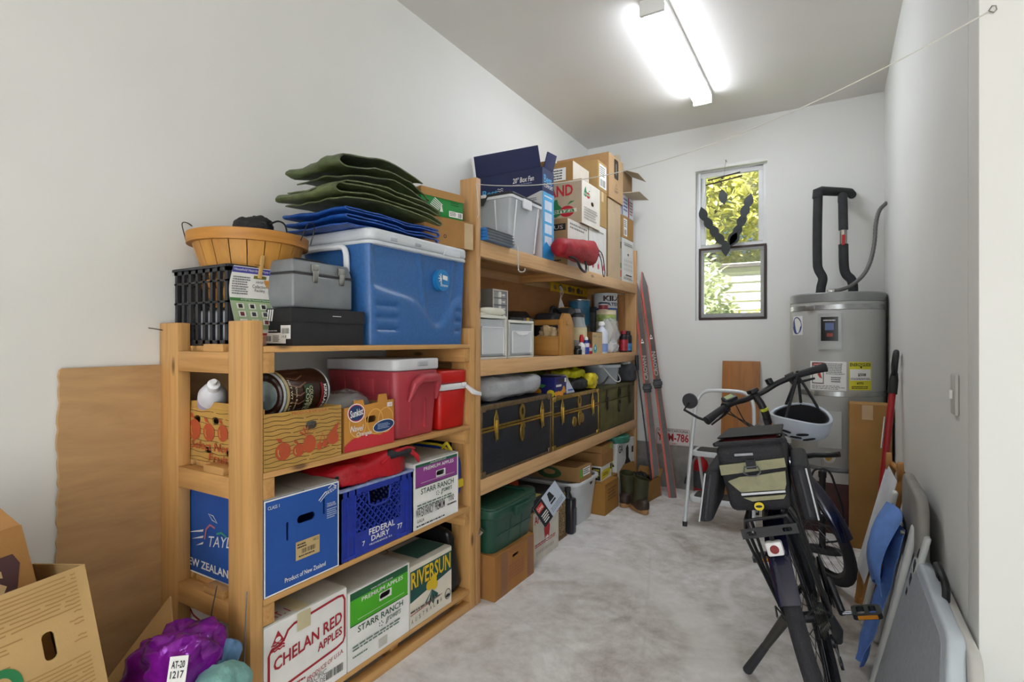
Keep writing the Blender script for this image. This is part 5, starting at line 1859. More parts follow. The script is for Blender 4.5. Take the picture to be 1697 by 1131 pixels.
def drawer_unit(label, y0, w, h, hd):
    t = T('drawer_box', label, 'drawer', (-1.418, y0, ZM2), 90)
    d = 0.36
    m = MB()
    m.box(0, w, 0, d, 0, 0.012)
    m.box(0, w, 0, d, h - 0.014, h)
    m.box(0, 0.010, 0, d, 0.012, h - 0.014)
    m.box(w - 0.010, w, 0, d, 0.012, h - 0.014)
    m.box(0.010, w - 0.010, d - 0.006, d, 0.012, h - 0.014)
    m.build('frame', CRW, t, bevel=0.002)
    dr = tub(MB(), w - 0.024, d - 0.03, h - 0.034, 0.003, 0.004).build('drawer', clear('e6ebef', 0.42, 0.25), t)
    dr.location = (0.012, 0.002, 0.014)
    MB().box(0.02, w - 0.044, -0.003, 0.001, 0.012, h - 0.075).build('front_panel', clear('eef1f4', 0.55, 0.3), dr)
    m = MB()
    for a in (0.018, w - 0.046):
        m.box(a, a + 0.004, -0.005, -0.001, 0.012, h - 0.07)
    m.box(0.018, w - 0.042, -0.005, -0.001, h - 0.074, h - 0.070)
    m.build('front_moulding', clear('ffffff', 0.85, 0.3), dr)
    if hd:
        MB().prism([(0.05, 0), (w - 0.07, 0), (w - 0.09, -0.012), (w / 2 - 0.01, -0.018), (0.07, -0.012)], (0, -0.006, h - 0.075), (1, 0, 0), (0, 0, 1), 0.004).build('finger_lip', clear('ffffff', 0.85, 0.3), dr)
    return t


drawer_unit('clear-fronted white plastic drawer box nearest the blue cooler', 2.072, 0.258, 0.213, False)
drawer_unit('clear-fronted white plastic drawer box beside the wooden tool tote', 2.352, 0.262, 0.197, True)
o = T('paint_stirrer', 'pair of wooden paint sticks inside the first clear drawer box', 'sticks', (-1.44, 2.16, ZM2 + 0.03))
MB().hexa([(0, 0, 0.07), (0.004, 0, 0.07), (0.004, 0.02, 0.078), (0, 0.02, 0.078)], [(0, 0.0, 0.082), (0.004, 0.0, 0.082), (0.004, 0.01, 0.086), (0, 0.01, 0.086)]).build('stick', PEG, o)
MB().tube([(0, 0.0, 0.075), (0, 0.095, 0.01)], 0.006, 6).build('stick', PEG, o)
MB().tube([(0, 0.092, 0.01), (0, 0.14, 0.06)], 0.006, 6).build('stick', PEG, o)
o = T('cream_brush', 'cream plastic brush lying on the first clear drawer box', 'brush', (-1.45, 2.08, ZM2 + 0.2135))
MB().box(-0.06, 0.015, 0.0, 0.20, 0, 0.012).build('flat_end', plain('e1dfcf', 0.5, 0, 0.03), o, bevel=0.004)
MB().blob((0.0, 0.16, 0.021), (0.05, 0.23, 0.04), 0.8, 0.8).build('grip', plain('e1dfcf', 0.5, 0, 0.03), o)

pcab = T('parts_cabinet', 'small grey cabinet of tiny clear drawers on top of the drawer boxes', 'cabinet', (-1.53, 2.375, ZM2 + 0.1985), 90)
GC = plain('8b8782', 0.5, 0.1, 0.05)
m = MB()
m.box(0, 0.002, 0.003, 0.17, 0, 0.165)
m.box(0.148, 0.15, 0.003, 0.17, 0, 0.165)
m.box(0.002, 0.148, 0.003, 0.17, 0.163, 0.165)
m.box(0.002, 0.148, 0.003, 0.17, 0, 0.002)
m.box(0.002, 0.148, 0.168, 0.17, 0.002, 0.163)
m.build('shell', GC, pcab)
m = MB()
m.plate([(0, 0), (0.15, 0), (0.15, 0.165), (0, 0.165)], [[(0.008, 0.008), (0.142, 0.008), (0.142, 0.157), (0.008, 0.157)]], (0, 0, 0), (1, 0, 0), (0, 0, 1), 0.003)
m.build('front_frame', plain('d8cfc6', 0.5, 0, 0.03), pcab, smooth=False)
for r_ in range(4):
    dr = MB().box(0.010, 0.140, 0.004, 0.15, 0.010 + r_ * 0.037, 0.044 + r_ * 0.037).build('drawer', clear('b9bdc2', 0.7, 0.3), pcab)
    MB().box(0.055, 0.075, -0.004, 0.004, 0.012 + r_ * 0.037, 0.042 + r_ * 0.037).build('divider', PWHITE, dr)
    MB().box(0.085, 0.105, -0.010, 0.004, 0.020 + r_ * 0.037, 0.030 + r_ * 0.037).build('pull', PWHITE, dr, bevel=0.002)

# black case and yellow sticker behind
kc = T('tool_case', 'flat black tool case with yellow sticker behind the wooden tote', 'case', (-1.62, 2.70, ZM2), 90)
MB().box(0, 0.30, 0, 0.19, 0, 0.232).build('case_body', plain('26272b', 0.5, 0, 0.1), kc, bevel=0.01)
MB().hexa([(0.02, 0.01, 0.233), (0.28, 0.01, 0.233), (0.28, 0.18, 0.233), (0.02, 0.18, 0.233)], [(0.10, 0.04, 0.27), (0.27, 0.04, 0.275), (0.27, 0.16, 0.275), (0.10, 0.16, 0.27)]).build('case_top', BLACKP, kc, bevel=0.006)
MB().box(0.15, 0.27, -0.003, 0.0, 0.20, 0.228).build('trim', plain('787b80', 0.5, 0, 0.05), kc)
MB().box(0.19, 0.22, -0.005, -0.003, 0.198, 0.232).build('sticker', plain('e0b21c', 0.5, 0, 0), kc)

# wooden tote
TW = wood('b9853f', '95622a', (1.2, 24, 24), 0.5, False)
TWZ = wood('b9853f', '95622a', (24, 24, 1.2), 0.5, False)
tt = T('tool_tote', 'wooden tool tote with dowel handle on the middle shelf', 'tool tote', (0, 0, ZM2))
tx0, tx1, ty0, ty1 = -1.405, -1.80, 2.93, 3.12
for x in (tx0, tx1 + 0.02):
    pr = [(0, 0), (ty1 - ty0, 0), (ty1 - ty0, 0.19), (ty1 - ty0 - 0.03, 0.235), (ty1 - ty0 - 0.055, 0.258), (0.055, 0.258), (0.03, 0.235), (0, 0.19)]
    MB().prism(pr, (x, ty0, 0), (0, 1, 0), (0, 0, 1), 0.018).build('end_panel', TWZ, tt, bevel=0.002)
MB().box(tx1 + 0.0205, tx0 - 0.0185, ty0 + 0.004, ty0 + 0.018, 0.002, 0.118).build('side_panel', TW, tt, bevel=0.002)
MB().box(tx1 + 0.0205, tx0 - 0.0185, ty1 - 0.018, ty1 - 0.004, 0.002, 0.118).build('side_panel', TW, tt, bevel=0.002)
MB().box(tx1 + 0.0205, tx0 - 0.0185, ty0 + 0.019, ty1 - 0.019, 0.001, 0.012).build('bottom', TW, tt)
MB().cyl((tx1 - 0.005, (ty0 + ty1) / 2, 0.205), (tx0 + 0.006, (ty0 + ty1) / 2, 0.205), 0.019, n=20).build('dowel_handle', TW, tt)
o = MB().blob((0, 0, 0.08), (0.14, 0.13, 0.17), 0.8, 0.8, 0.035, 18, 5, 40, 26, flat=-0.078).build('rag', plain('cbb088', 0.9, 0, 0.15, 20, 0.4, 60))
o.location = (-1.52, 3.022, ZM2 + 0.014)
tag(o, 'crumpled tan rag stuffed in the wooden tool tote', 'rag')

# garden trimmer base / grey tool box behind
gt = T('power_tool_case', 'black and grey power tool case standing behind the bottles', 'case', (-1.60, 3.24, ZM2), 90)
MB().box(0, 0.46, 0, 0.16, 0, 0.28).build('case_body', plain('2e2f33', 0.5, 0, 0.1), gt, bevel=0.03, seg=3)
MB().prism([(0, 0), (0.08, 0), (0.08, 0.24), (0.045, 0.325), (0, 0.325)], (0.385, -0.004, 0.0), (1, 0, 0), (0, 0, 1), 0.14).build('case_shoulder', plain('9ea2aa', 0.45, 0, 0.05), gt, bevel=0.008)
MB().prism([(0, 0), (0.19, 0), (0.19, 0.26), (0.15, 0.325), (0.05, 0.325), (0, 0.25)], (0.19, 0.0, 0.0), (1, 0, 0), (0, 0, 1), 0.14).build('case_hump', plain('37383c', 0.5, 0, 0.1), gt, bevel=0.012)
MB().box(0.25, 0.33, 0.02, 0.08, 0.3205, 0.3295).build('latch', plain('c98a1f', 0.5, 0, 0), gt, bevel=0.003)
MB().tube(smooth_path([(0.06, 0.06, 0.26), (0.08, 0.06, 0.315), (0.16, 0.06, 0.315), (0.2, 0.06, 0.29)], 5), 0.013, 8).build('handle', BLACKP, gt)

# paint cans etc.


def can(name, label, x, y, z, r, h, body, label_col, cat='can', prof=None, band=(0.12, 0.88), lid=None, txt=None, group=None):
    t = T(name, label, cat, (x, y, z), group=group)
    p = prof or [(0, 0), (r * 0.98, 0), (r, 0.004), (r, h - 0.006), (r * 0.98, h - 0.004), (r * 1.02, h - 0.002), (r * 1.02, h + 0.003), (r * 0.9, h + 0.003), (r * 0.88, h - 0.003), (0, h - 0.003)]
    MB().lathe(p, 28).build('can_body', body, t)
    if label_col:
        MB().lathe([(r + 0.0006, h * band[0]), (r + 0.0006, h * band[1])], 28).build('label_wrap', label_col, t)
    if lid:
        m_, lr, lh = lid
        MB().lathe([(0, h + 0.0035), (lr, h + 0.0035), (lr, h + lh - 0.003), (lr * 0.9, h + lh), (0, h + lh)], 20).build('cap', m_, t)
    if txt:
        F = CylFace(t, r + 0.0007, h, R(-140), R(60))
        txt(F)
        F.done()
    return t


TIN = plain('aab0b4', 0.3, 0.9, 0.05)
can('paint_can', 'plain tin paint can at the bottom of the blue can stack', -1.72, 3.93, ZM2, 0.082, 0.20, TIN, plain('7c8f8a', 0.5, 0, 0.1))
can('paint_can', 'blue labelled paint can stacked behind the grey tool case', -1.72, 3.93, ZM2 + 0.2035, 0.082, 0.205, TIN, plain('2d6c8f', 0.4, 0, 0.25, 14), band=(0.05, 0.95))
can('paint_can', 'black paint can standing beside the blue paint can', -1.72, 4.115 - 0.02, ZM2, 0.072, 0.36, plain('24262a', 0.4, 0.3, 0.1), plain('3d4148', 0.5, 0, 0.3, 30))
can('paint_bucket', 'purple labelled tin under the big white primer can', -1.62, 4.235, ZM2, 0.098, 0.232, TIN, plain('51374c', 0.5, 0, 0.3, 20))
can('paint_bucket', 'big white primer can with blue band on the middle shelf', -1.62, 4.235, ZM2 + 0.236, 0.098, 0.24, plain('d6dadd', 0.4, 0, 0.05), plain('1f59a8', 0.45, 0, 0.1, 12), band=(0.06, 0.5),
    txt=lambda F: (F.text('KILZ', 0.30, 0.74, 0.78, 0.92, plain('3a1a22', 0.5, 0, 0), 0.05), F.text('LATEX', 0.32, 0.58, 0.76, 0.69, plain('2c3c66', 0.5, 0, 0), 0.03)))
can('canister', 'cream canister with green leaf print behind the clear bag', -1.52, 3.985, ZM2, 0.078, 0.325, plain('cfc0a2', 0.5, 0, 0.04), plain('93a35a', 0.5, 0, 0.3, 20), cat='canister', band=(0.74, 0.90))
can('small_jar', 'white jar with red label on top of the cream canister', -1.545, 3.99, ZM2 + 0.3295, 0.036, 0.045, plain('e6e4e2', 0.4, 0, 0.03), plain('97363a', 0.5, 0, 0.1), cat='jar', lid=(plain('1e2a50', 0.4), 0.038, 0.016))


def bottle(name, label, x, y, r, h, neck, mat, capm, capr=None, caph=0.03, lab=None, cat='bottle', z=ZM2, group=None, band=(0.15, 0.6)):
    t = T(name, label, cat, (x, y, z), group=group)
    nr = neck
    MB().lathe([(0, 0), (r * 0.94, 0), (r, 0.006), (r, h * 0.68), (r * 0.8, h * 0.82), (nr, h * 0.93), (nr, h), (0, h)], 22).build('bottle_body', mat, t)
    MB().lathe([(0, h + 0.0005), (capr or nr * 1.25, h + 0.0005), ((capr or nr * 1.25), h + caph * 0.6), ((capr or nr * 1.25) * 0.6, h + caph), (0, h + caph)], 18).build('cap', capm, t)
    if lab:
        MB().lathe([(r + 0.0006, h * band[0]), (r + 0.0006, h * band[1])], 22).build('label_wrap', lab, t)
    return t


bottle('glass_jar', 'big clear jar with cream label and red print on the middle shelf', -1.50, 3.40, 0.062, 0.25, 0.045, clear('b9bcbc', 0.6, 0.15), plain('2b2c30', 0.5), 0.048, 0.03, plain('d3c49c', 0.6, 0, 0.12, 16), 'jar', band=(0.38, 0.72))
bottle('bleach_bottle', 'white jug with blue label beside the clear bag', -1.445, 3.70, 0.045, 0.20, 0.018, plain('d7dbe6', 0.4, 0, 0.03), PWHITE, 0.024, 0.03, plain('7f95cc', 0.5, 0, 0.1), band=(0.05, 0.35))
bottle('glue_bottle', 'small white glue bottle with red nozzle', -1.43, 3.30, 0.024, 0.08, 0.011, PWHITE, plain('c01c1c', 0.4), 0.015, 0.05, plain('d9d9e0', 0.5, 0, 0.1))
bottle('solvent_bottle', 'small bottle with blue and white label beside the glue bottle', -1.43, 3.375, 0.022, 0.095, 0.012, plain('2a3fa0', 0.4, 0, 0.05), PWHITE, 0.014, 0.022, plain('dadbe6', 0.5, 0, 0.2, 40), band=(0.5, 0.78))
bottle('oil_bottle', 'small red bottle next to the brown carton on the middle shelf', -1.425, 3.425, 0.016, 0.07, 0.009, plain('b31f24', 0.4, 0, 0.05), plain('161616', 0.5), 0.011, 0.03, plain('d8d8d8', 0.5, 0, 0.2, 40), band=(0.3, 0.6))
bottle('amber_bottle', 'dark little round bottle lying low beside the tote', -1.425, 3.225, 0.028, 0.045, 0.02, plain('17171a', 0.4, 0, 0.1), plain('222222', 0.5), 0.022, 0.012)
o = T('wipes_tube', 'pale yellow tube standing against the end of the wooden tote', 'tube', (-1.50, 3.155, ZM2))
MB().lathe([(0, 0), (0.024, 0), (0.024, 0.10), (0.02, 0.112), (0, 0.112)], 18).build('tube_body', plain('d8cd86', 0.5, 0, 0.04), o)
MB().lathe([(0.0248, 0.03), (0.0248, 0.07)], 18).build('label_wrap', plain('c4b45c', 0.5, 0, 0.1), o)
t, ff = bigbox('small tan carton with teal drop emblem on the middle shelf', 3.46, 3.645, ZM2, 0.148, cardboard('7c5230'), plain('c9ab7c', 0.7, 0, 0.05), x=-1.42, d=0.12)
F = ff['front']
F.lines(0.10, 0.74, 0.5, 0.9, 1, plain('8d8a7c', 0.6, 0, 0), 2).ell(0.28, 0.22, 0.17, 0.18, plain('2f9aa8', 0.5, 0, 0)).poly([(0.13, 0.26), (0.43, 0.26), (0.28, 0.5)], plain('2f9aa8', 0.5, 0, 0)).ell(0.28, 0.26, 0.05, 0.08, PWHITE).lines(0.55, 0.75, 0.9, 0.82, 1, plain('8d846c', 0.6, 0, 0), 3)
F.done()
cbg = T('plastic_bag', 'clear zip bag of white powder on the middle shelf', 'bag', (-1.46, 3.90, ZM2))
MB().blob((0, 0, 0.13), (0.10, 0.30, 0.27), 0.6, 0.6, 0.03, 10, 6, 36, 24, flat=-0.129).build('bag_film', clear('dde1e8', 0.38, 0.12), cbg, xf=lambda c: Vector((c.x * (1 - 0.5 * max(0, c.z - 0.12) / 0.13), c.y * (0.75 + 0.9 * c.z), c.z)))
MB().blob((0, -0.02, 0.05), (0.085, 0.20, 0.11), 0.7, 0.7, 0.015, 12, 3, flat=-0.049).build('powder', plain('dcdad6', 0.9, 0, 0.03), cbg)
for i, (y, c1, c2, lb) in enumerate(((4.135, 'a32432', '2a2026', 'red spray can at the far end of the middle shelf'), (4.235, '3d86b8', '14181f', 'light blue spray can at the far end of the middle shelf'))):
    t = T('spray_can', lb, 'spray can', (-1.43, y, ZM2), group='spray cans at the end of the middle shelf')
    MB().lathe([(0, 0), (0.031, 0), (0.033, 0.004), (0.033, 0.125), (0.026, 0.138), (0.018, 0.142), (0, 0.142)], 22).build('can_body', plain(c2, 0.35, 0.3, 0.1), t)
    MB().lathe([(0.0336, 0.012), (0.0336, 0.10 - 0.03 * i)], 22).build('label_wrap', plain(c1, 0.45, 0, 0.2, 40), t)
    MB().lathe([(0, 0.1425), (0.022, 0.1425), (0.022, 0.165), (0.018, 0.17), (0, 0.17)], 18).build('cap', plain('101114' if i else '8c1f2a', 0.4), t)

# ================================================================== trunks on the lower tier
ZL = 0.5675
BRASS = plain('b99a4e', 0.3, 0.9, 0.12, 30)
OLDB = plain('7f6a4c', 0.45, 0.6, 0.2, 30)


def trunk(label, y0, w, h, body, trim, dark, strip=True):
    t = T('trunk', label, 'trunk', (-1.402, y0, ZL), 90, group='trunks on the long shelf')
    d = 0.42
    hl = h * 0.66
    MB().box(0, w, 0, d, 0, hl - 0.001).build('body', body, t, bevel=0.004)
    ld = MB().box(0, w, 0, d, hl + 0.001, h).build('lid', body, t, bevel=0.005)
    m = MB()
    for z in (hl - 0.012, hl + 0.002):
        m.box(-0.002, w + 0.002, -0.004, 0.002, z, z + 0.010)
    m.build('valance', trim, t, bevel=0.001) if strip else None
    m = MB()
    for a, b, c, e in ((-0.002, w + 0.002, h - 0.022, h + 0.002), (-0.002, w + 0.002, -0.0, 0.012)):
        m.box(a, b, -0.0035, 0.006, c, e)
    for x in (-0.0025, w - 0.010):
        m.box(x, x + 0.0125, -0.003, 0.006, 0.012, h - 0.022)
    m.build('edge_binding', dark, t, bevel=0.001)
    for x in (0.004, w - 0.030):
        for z in (0.002, h - 0.026):
            MB().box(x - 0.007, x + 0.033, -0.006, 0.01, z - 0.003, z + 0.028).build('corner_cap', dark, t, bevel=0.004)
    for x in (w * 0.17, w * 0.83):
        l = MB().prism([(-0.020, 0.03), (0, -0.06), (0.020, 0.03), (0.018, 0.06), (0, 0.10), (-0.018, 0.06)], (x, -0.009, hl - 0.01), (1, 0, 0), (0, 0, 1), 0.006).build('latch', trim, t, bevel=0.002)
        MB().box(x - 0.008, x + 0.008, -0.018, -0.009, hl - 0.055, hl + 0.04).build('latch_lever', trim, l, bevel=0.003)
    x = w * 0.52
    l = MB().plate(ellip(x, hl + 0.05, 0.026, 0.042), [ellip(x, hl + 0.055, 0.012, 0.02)], (0, -0.010, 0), (1, 0, 0), (0, 0, 1), 0.006).build('lock_plate', trim, t)
    MB().prism(ellip(x, hl - 0.055, 0.021, 0.048), (0, -0.010, 0), (1, 0, 0), (0, 0, 1), 0.008).build('hasp', trim, l, bevel=0.002)
    MB().cyl((x, -0.018, hl - 0.02), (x, -0.008, hl - 0.02), 0.014, n=14).build('lock_barrel', trim, l)
    return t


BLKV = plain('1d2027', 0.55, 0, 0.15, 18, 0.2, 60)
trunk('largest black trunk with brass latches nearest the short shelving', 2.072, 0.722, 0.337, BLKV, BRASS, OLDB)
t2 = trunk('middle black trunk with bright brass edging', 2.815, 0.715, 0.312, BLKV, BRASS, BRASS)
MB().prism(ellip(0.30, 0.135, 0.032, 0.032), (0, -0.008, 0), (1, 0, 0), (0, 0, 1), 0.008).build('lock_rosette', BRASS, t2, bevel=0.002)
MB().prism(ellip(0.42, 0.145, 0.028, 0.032), (0, -0.008, 0), (1, 0, 0), (0, 0, 1), 0.008).build('lock_rosette', BRASS, t2, bevel=0.002)
trunk('olive green trunk with dark latches at the far end', 3.555, 0.745, 0.31, plain('5a552c', 0.6, 0, 0.2, 10, 0.2, 50), plain('3a3328', 0.4, 0.6, 0.3, 40), plain('4d4828', 0.55, 0.1, 0.2), False)

FILM = plain('b9bbbe', 0.22, 0, 0.12, 10, 0.5, 18, alpha=0.8)
o = MB().blob((0, 0, 0.066), (0.26, 0.60, 0.135), 0.75, 0.55, 0.02, 9, 2, 44, 26, flat=-0.0655).build('plastic_sheeting', FILM)
o.location = (-1.535, 2.40, ZL + 0.339)
o.rotation_euler = (0, 0, R(-6))
tag(o, 'rolled grey plastic sheeting lying on the largest black trunk', 'sheeting')
o = MB().blob((0, 0, 0.055), (0.14, 0.52, 0.135), 0.6, 0.6, 0.02, 10, 5, 36, 22, flat=-0.054).build('plastic_sheeting', plain('a3a19c', 0.3, 0, 0.15, 10, 0.5, 18))
o.location = (-1.745, 2.34, ZL + 0.339)
tag(o, 'second crumpled roll of plastic sheeting behind the first on the trunk', 'sheeting')
ZL2 = ZL + 0.3145
t, ff = bigbox('small dark blue carton printed with oranges on the middle trunk', 2.86, 3.02, ZL2, 0.108, plain('1d2068', 0.5, 0, 0.04), None, x=-1.41, d=0.26)
OR_ = plain('e0982a', 0.5, 0, 0.08, 20)
F = ff['front']
for u, v in ((0.1, 0.12), (0.28, 0.14), (0.46, 0.12), (0.66, 0.2), (0.82, 0.22), (0.76, 0.38), (0.6, 0.08)):
    F.ell(u, v, 0.11, 0.13, OR_, 'fruit_print')
F.lines(0.1, 0.44, 0.62, 0.68, 1, PWHITE, 6).rect(0.32, 0.72, 0.75, 0.94, plain('2a2230', 0.5, 0, 0)).rect(0.82, 0.72, 0.94, 0.95, PWHITE)
F.done()
F = ff['left']
F.ell(0.5, 0.22, 0.16, 0.24, OR_, 'fruit_print').poly([(0.5, 0.42), (0.62, 0.66), (0.78, 0.6), (0.7, 0.45)], plain('3f8a3a', 0.5, 0, 0), 'leaf_print').ell(0.9, 0.15, 0.1, 0.2, plain('e6cf2a', 0.5, 0, 0), 'fruit_print')
F.done()
o = T('paper_sack', 'white paper sack with blue stripe on the middle trunk', 'sack', (-1.42, 3.035, ZL2), 90)
MB().hexa([(0, 0, 0), (0.13, -0.005, 0), (0.13, 0.2, 0), (0, 0.2, 0)], [(0.005, 0.02, 0.10), (0.07, 0.03, 0.115), (0.08, 0.18, 0.12), (0.01, 0.18, 0.11)]).build('sack_body', plain('cdd4de', 0.6, 0, 0.05), o, bevel=0.006)
MB().hexa([(0.03, -0.0085, 0.018), (0.09, -0.0105, 0.018), (0.09, 0.0, 0.018), (0.03, 0.0, 0.018)], [(0.03, -0.0055, 0.026), (0.09, -0.0075, 0.026), (0.09, 0.0, 0.026), (0.03, 0.0, 0.026)]).build('stripe', plain('3c5f9c', 0.6, 0, 0), o)
YB_ = plain('c9c31a', 0.5, 0, 0.15, 20, 0.4, 40)
for lab, c, dd, mt, sd, rz_ in (
        ('rolled yellow waterproof jacket on the middle trunk', (-1.53, 3.33, 0.105), (0.13, 0.30, 0.075), YB_, 3, -8),
        ('black nylon jacket bundled under the yellow one on the middle trunk', (-1.52, 3.30, 0.04), (0.22, 0.30, 0.082), plain('1b1b1f', 0.6, 0, 0.2, 20, 0.4, 40), 7, 0),
        ('bright yellow gear bag hanging over the edge of the middle trunk', (-1.44, 3.475, 0.055), (0.09, 0.17, 0.105), plain('d6c21c', 0.5, 0, 0.15, 20, 0.4, 40), 9, 10),
        ('yellow-green stuff bag with dark lettering behind the orange carton', (-1.72, 3.05, 0.075), (0.16, 0.50, 0.15), plain('6d7018', 0.5, 0, 0.25, 20, 0.4, 40), 12, 0)):
    o = MB().blob((0, 0, 0), dd, 0.6, 0.6, 0.016, 16, sd, 36, 22, flat=-dd[2] / 2 + 0.0005).build('nylon_bundle', mt)
    o.location = (c[0], c[1], ZL2 + c[2])
    o.rotation_euler = (0, 0, R(rz_))
    tag(o, lab, 'clothing')
o = MB().tube(smooth_path([(-1.41, 3.50, ZL2 + 0.006), (-1.40, 3.62, ZL2 + 0.03), (-1.41, 3.74, ZL2 + 0.065)], 5), 0.008, 6).build('umbrella_stick', BLACKP)
tag(o, 'thin black rod lying across the trunks', 'rod')
bk2 = T('clear_bucket', 'clear plastic bucket with white bail handle on the olive trunk', 'bucket', (-1.56, 3.99, ZL2 - 0.002))
MB().lathe([(0, 0), (0.122, 0), (0.138, 0.135), (0.146, 0.137), (0.146, 0.150), (0.138, 0.152), (0.135, 0.14), (0.119, 0.003), (0, 0.003)], 36).build('bucket_body', clear('ccd3da', 0.42, 0.12), bk2)
MB().lathe([(0.139, 0.128), (0.149, 0.128), (0.149, 0.147), (0.139, 0.147)], 36).build('rim', clear('e3e8ec', 0.7, 0.2), bk2)
MB().tube(smooth_path([(0.05, 0.145, 0.125), (0.105, 0.115, 0.05), (0.14, 0.03, 0.02), (0.13, -0.06, 0.03), (0.07, -0.135, 0.125)], 6), 0.004, 6).build('bail_handle', PWHITE, bk2)
o = MB().blob((0, 0, 0.07), (0.16, 0.11, 0.15), 0.5, 0.5, 0.012, 14, 6, flat=-0.069).build('padded_vest', plain('3c3d42', 0.8, 0, 0.2, 20, 0.3, 50))
o.location = (-1.45, 4.235, ZL2)
tag(o, 'dark grey padded vest at the end of the trunk row', 'clothing')
o = MB().blob((0, 0, 0.02), (0.10, 0.09, 0.06), 0.7, 0.7, 0.01, 14, 8).build('wool_cap', plain('a8a8a4', 0.8, 0, 0.15, 20, 0.3, 50))
o.location = (-1.45, 4.235, ZL2 + 0.135)
tag(o, 'light grey cap on top of the dark padded vest', 'cap')

# ================================================================== things on the floor under the long unit
t, ff = bigbox('brown carton on the floor under the green tote', 2.098, 2.475, 0.0, 0.205, cardboard('a87743'), None, x=-1.342, d=0.42, hf=[slot(0.19, 0.16, 0.03, 0.008)], hl=[slot(0.10, 0.10, 0.006, 0.03)])
F = ff['front']
for u in (0.14, 0.82):
    F.rect(u, 0.0, u + 0.16, 1.0, plain('8f5c36', 0.35, 0, 0.06), 'tape')
F.lines(0.34, 0.25, 0.78, 0.62, 5, plain('9a5a44', 0.7, 0, 0), 5).lines(0.34, 0.90, 0.8, 0.96, 1, plain('9a5a44', 0.7, 0, 0), 2)
F.done()
gtote = T('storage_tote', 'dark green lidded storage tote on the brown carton', 'tote', (-1.345, 2.092, 0.2105), 90)
GRT = plain('1f4a3a', 0.4, 0, 0.08, 10)
w, d, h = 0.415, 0.42, 0.165
tub(MB(), w, d, h, 0.004, 0.02, 0.045).build('body', GRT, gtote, angle=60)
for x in (0.16, 0.27):
    MB().tube([(x, 0.018, 0.01), (x, 0.001, h - 0.01)], 0.003, 6).build('rib', GRT, gtote)
MB().tube([(0.05, 0.008, h * 0.5), (w - 0.05, 0.008, h * 0.5)], 0.003, 6).build('rib', GRT, gtote)
m = MB()
m.prism(rrect(-0.012, -0.012, w + 0.012, d + 0.012, 0.05), (0, 0, h + 0.045), (1, 0, 0), (0, 1, 0), 0.042)
ldm = m.build('lid', GRT, gtote, bevel=0.006, seg=3)
MB().plate(rrect(-0.008, -0.008, w + 0.008, d + 0.008, 0.048), [rrect(0.03, 0.03, w - 0.03, d - 0.03, 0.05)], (0, 0, h + 0.054), (1, 0, 0), (0, 1, 0), 0.010).build('lid_rim', GRT, ldm, bevel=0.002)
MB().box(0.15, 0.27, 0.16, 0.166, h + 0.045, h + 0.0475).build('lid_groove', plain('12301f', 0.5), ldm)
MB().box(0.16, 0.33, -0.034, -0.010, h - 0.012, h + 0.03).build('handle_grip', GRT, gtote, bevel=0.006)
o = T('faucet_pipe', 'short metal pipe with fitting lying beside the green tote', 'pipe', (-1.40, 2.062, 0.325))
MB().cyl((0, 0, 0), (-0.04, -0.0, -0.05), 0.006, n=10).build('pipe', CHROME, o)
MB().cyl((0.012, 0, 0.014), (-0.004, 0, -0.006), 0.013, n=14).build('fitting', CHROME, o)

t, ff = bigbox('white apple carton with red crown fruit print beside the green tote', 2.56, 2.872, 0.0, 0.272, KR3, plain('cfc8bc', 0.75, 0, 0.05), x=-1.392, d=0.42)
F = ff['front']
F.text('APPLE KING', 0.04, 0.76, 0.98, 0.93, RED_, 0.02)
F.ell(0.52, 0.58, 0.12, 0.10, RED_).poly([(0.40, 0.57), (0.64, 0.57), (0.60, 0.36), (0.56, 0.42), (0.52, 0.34), (0.48, 0.42), (0.44, 0.36)], RED_).poly([(0.48, 0.36), (0.53, 0.42), (0.58, 0.36), (0.5, 0.24)], PWHITE)
F.lines(0.06, 0.28, 0.96, 0.36, 2, RED_, 5).lines(0.1, 0.10, 0.8, 0.24, 1, plain('b3ada2', 0.7, 0, 0), 3)
F.done()
t, ff = bigbox('flat dark camp-gear carton with printed picture on top of the apple carton', 2.50, 2.90, 0.2775, 0.062, plain('25262b', 0.55, 0, 0.06), None, x=-1.40, d=0.42)
F = faces4(t, 0.40, 0.42, 0.066)['top']
F.poly(ellip(0.45, 0.4, 0.38, 0.22), plain('8f979f', 0.5, 0, 0.15, 10)).poly(ellip(0.45, 0.42, 0.28, 0.13), plain('33414f', 0.5, 0, 0.1)).rect(0.06, 0.03, 0.5, 0.12, plain('a99c4a', 0.5, 0, 0)).lines(0.45, 0.82, 0.95, 0.94, 1, PWHITE, 4)
F.done()
lf = T('instruction_sheet', 'black and pale grey leaflet hanging over the front of the camp-gear carton', 'leaflet', (-1.392, 2.575, 0.30), 90)


class Tilt(Face):
    pass


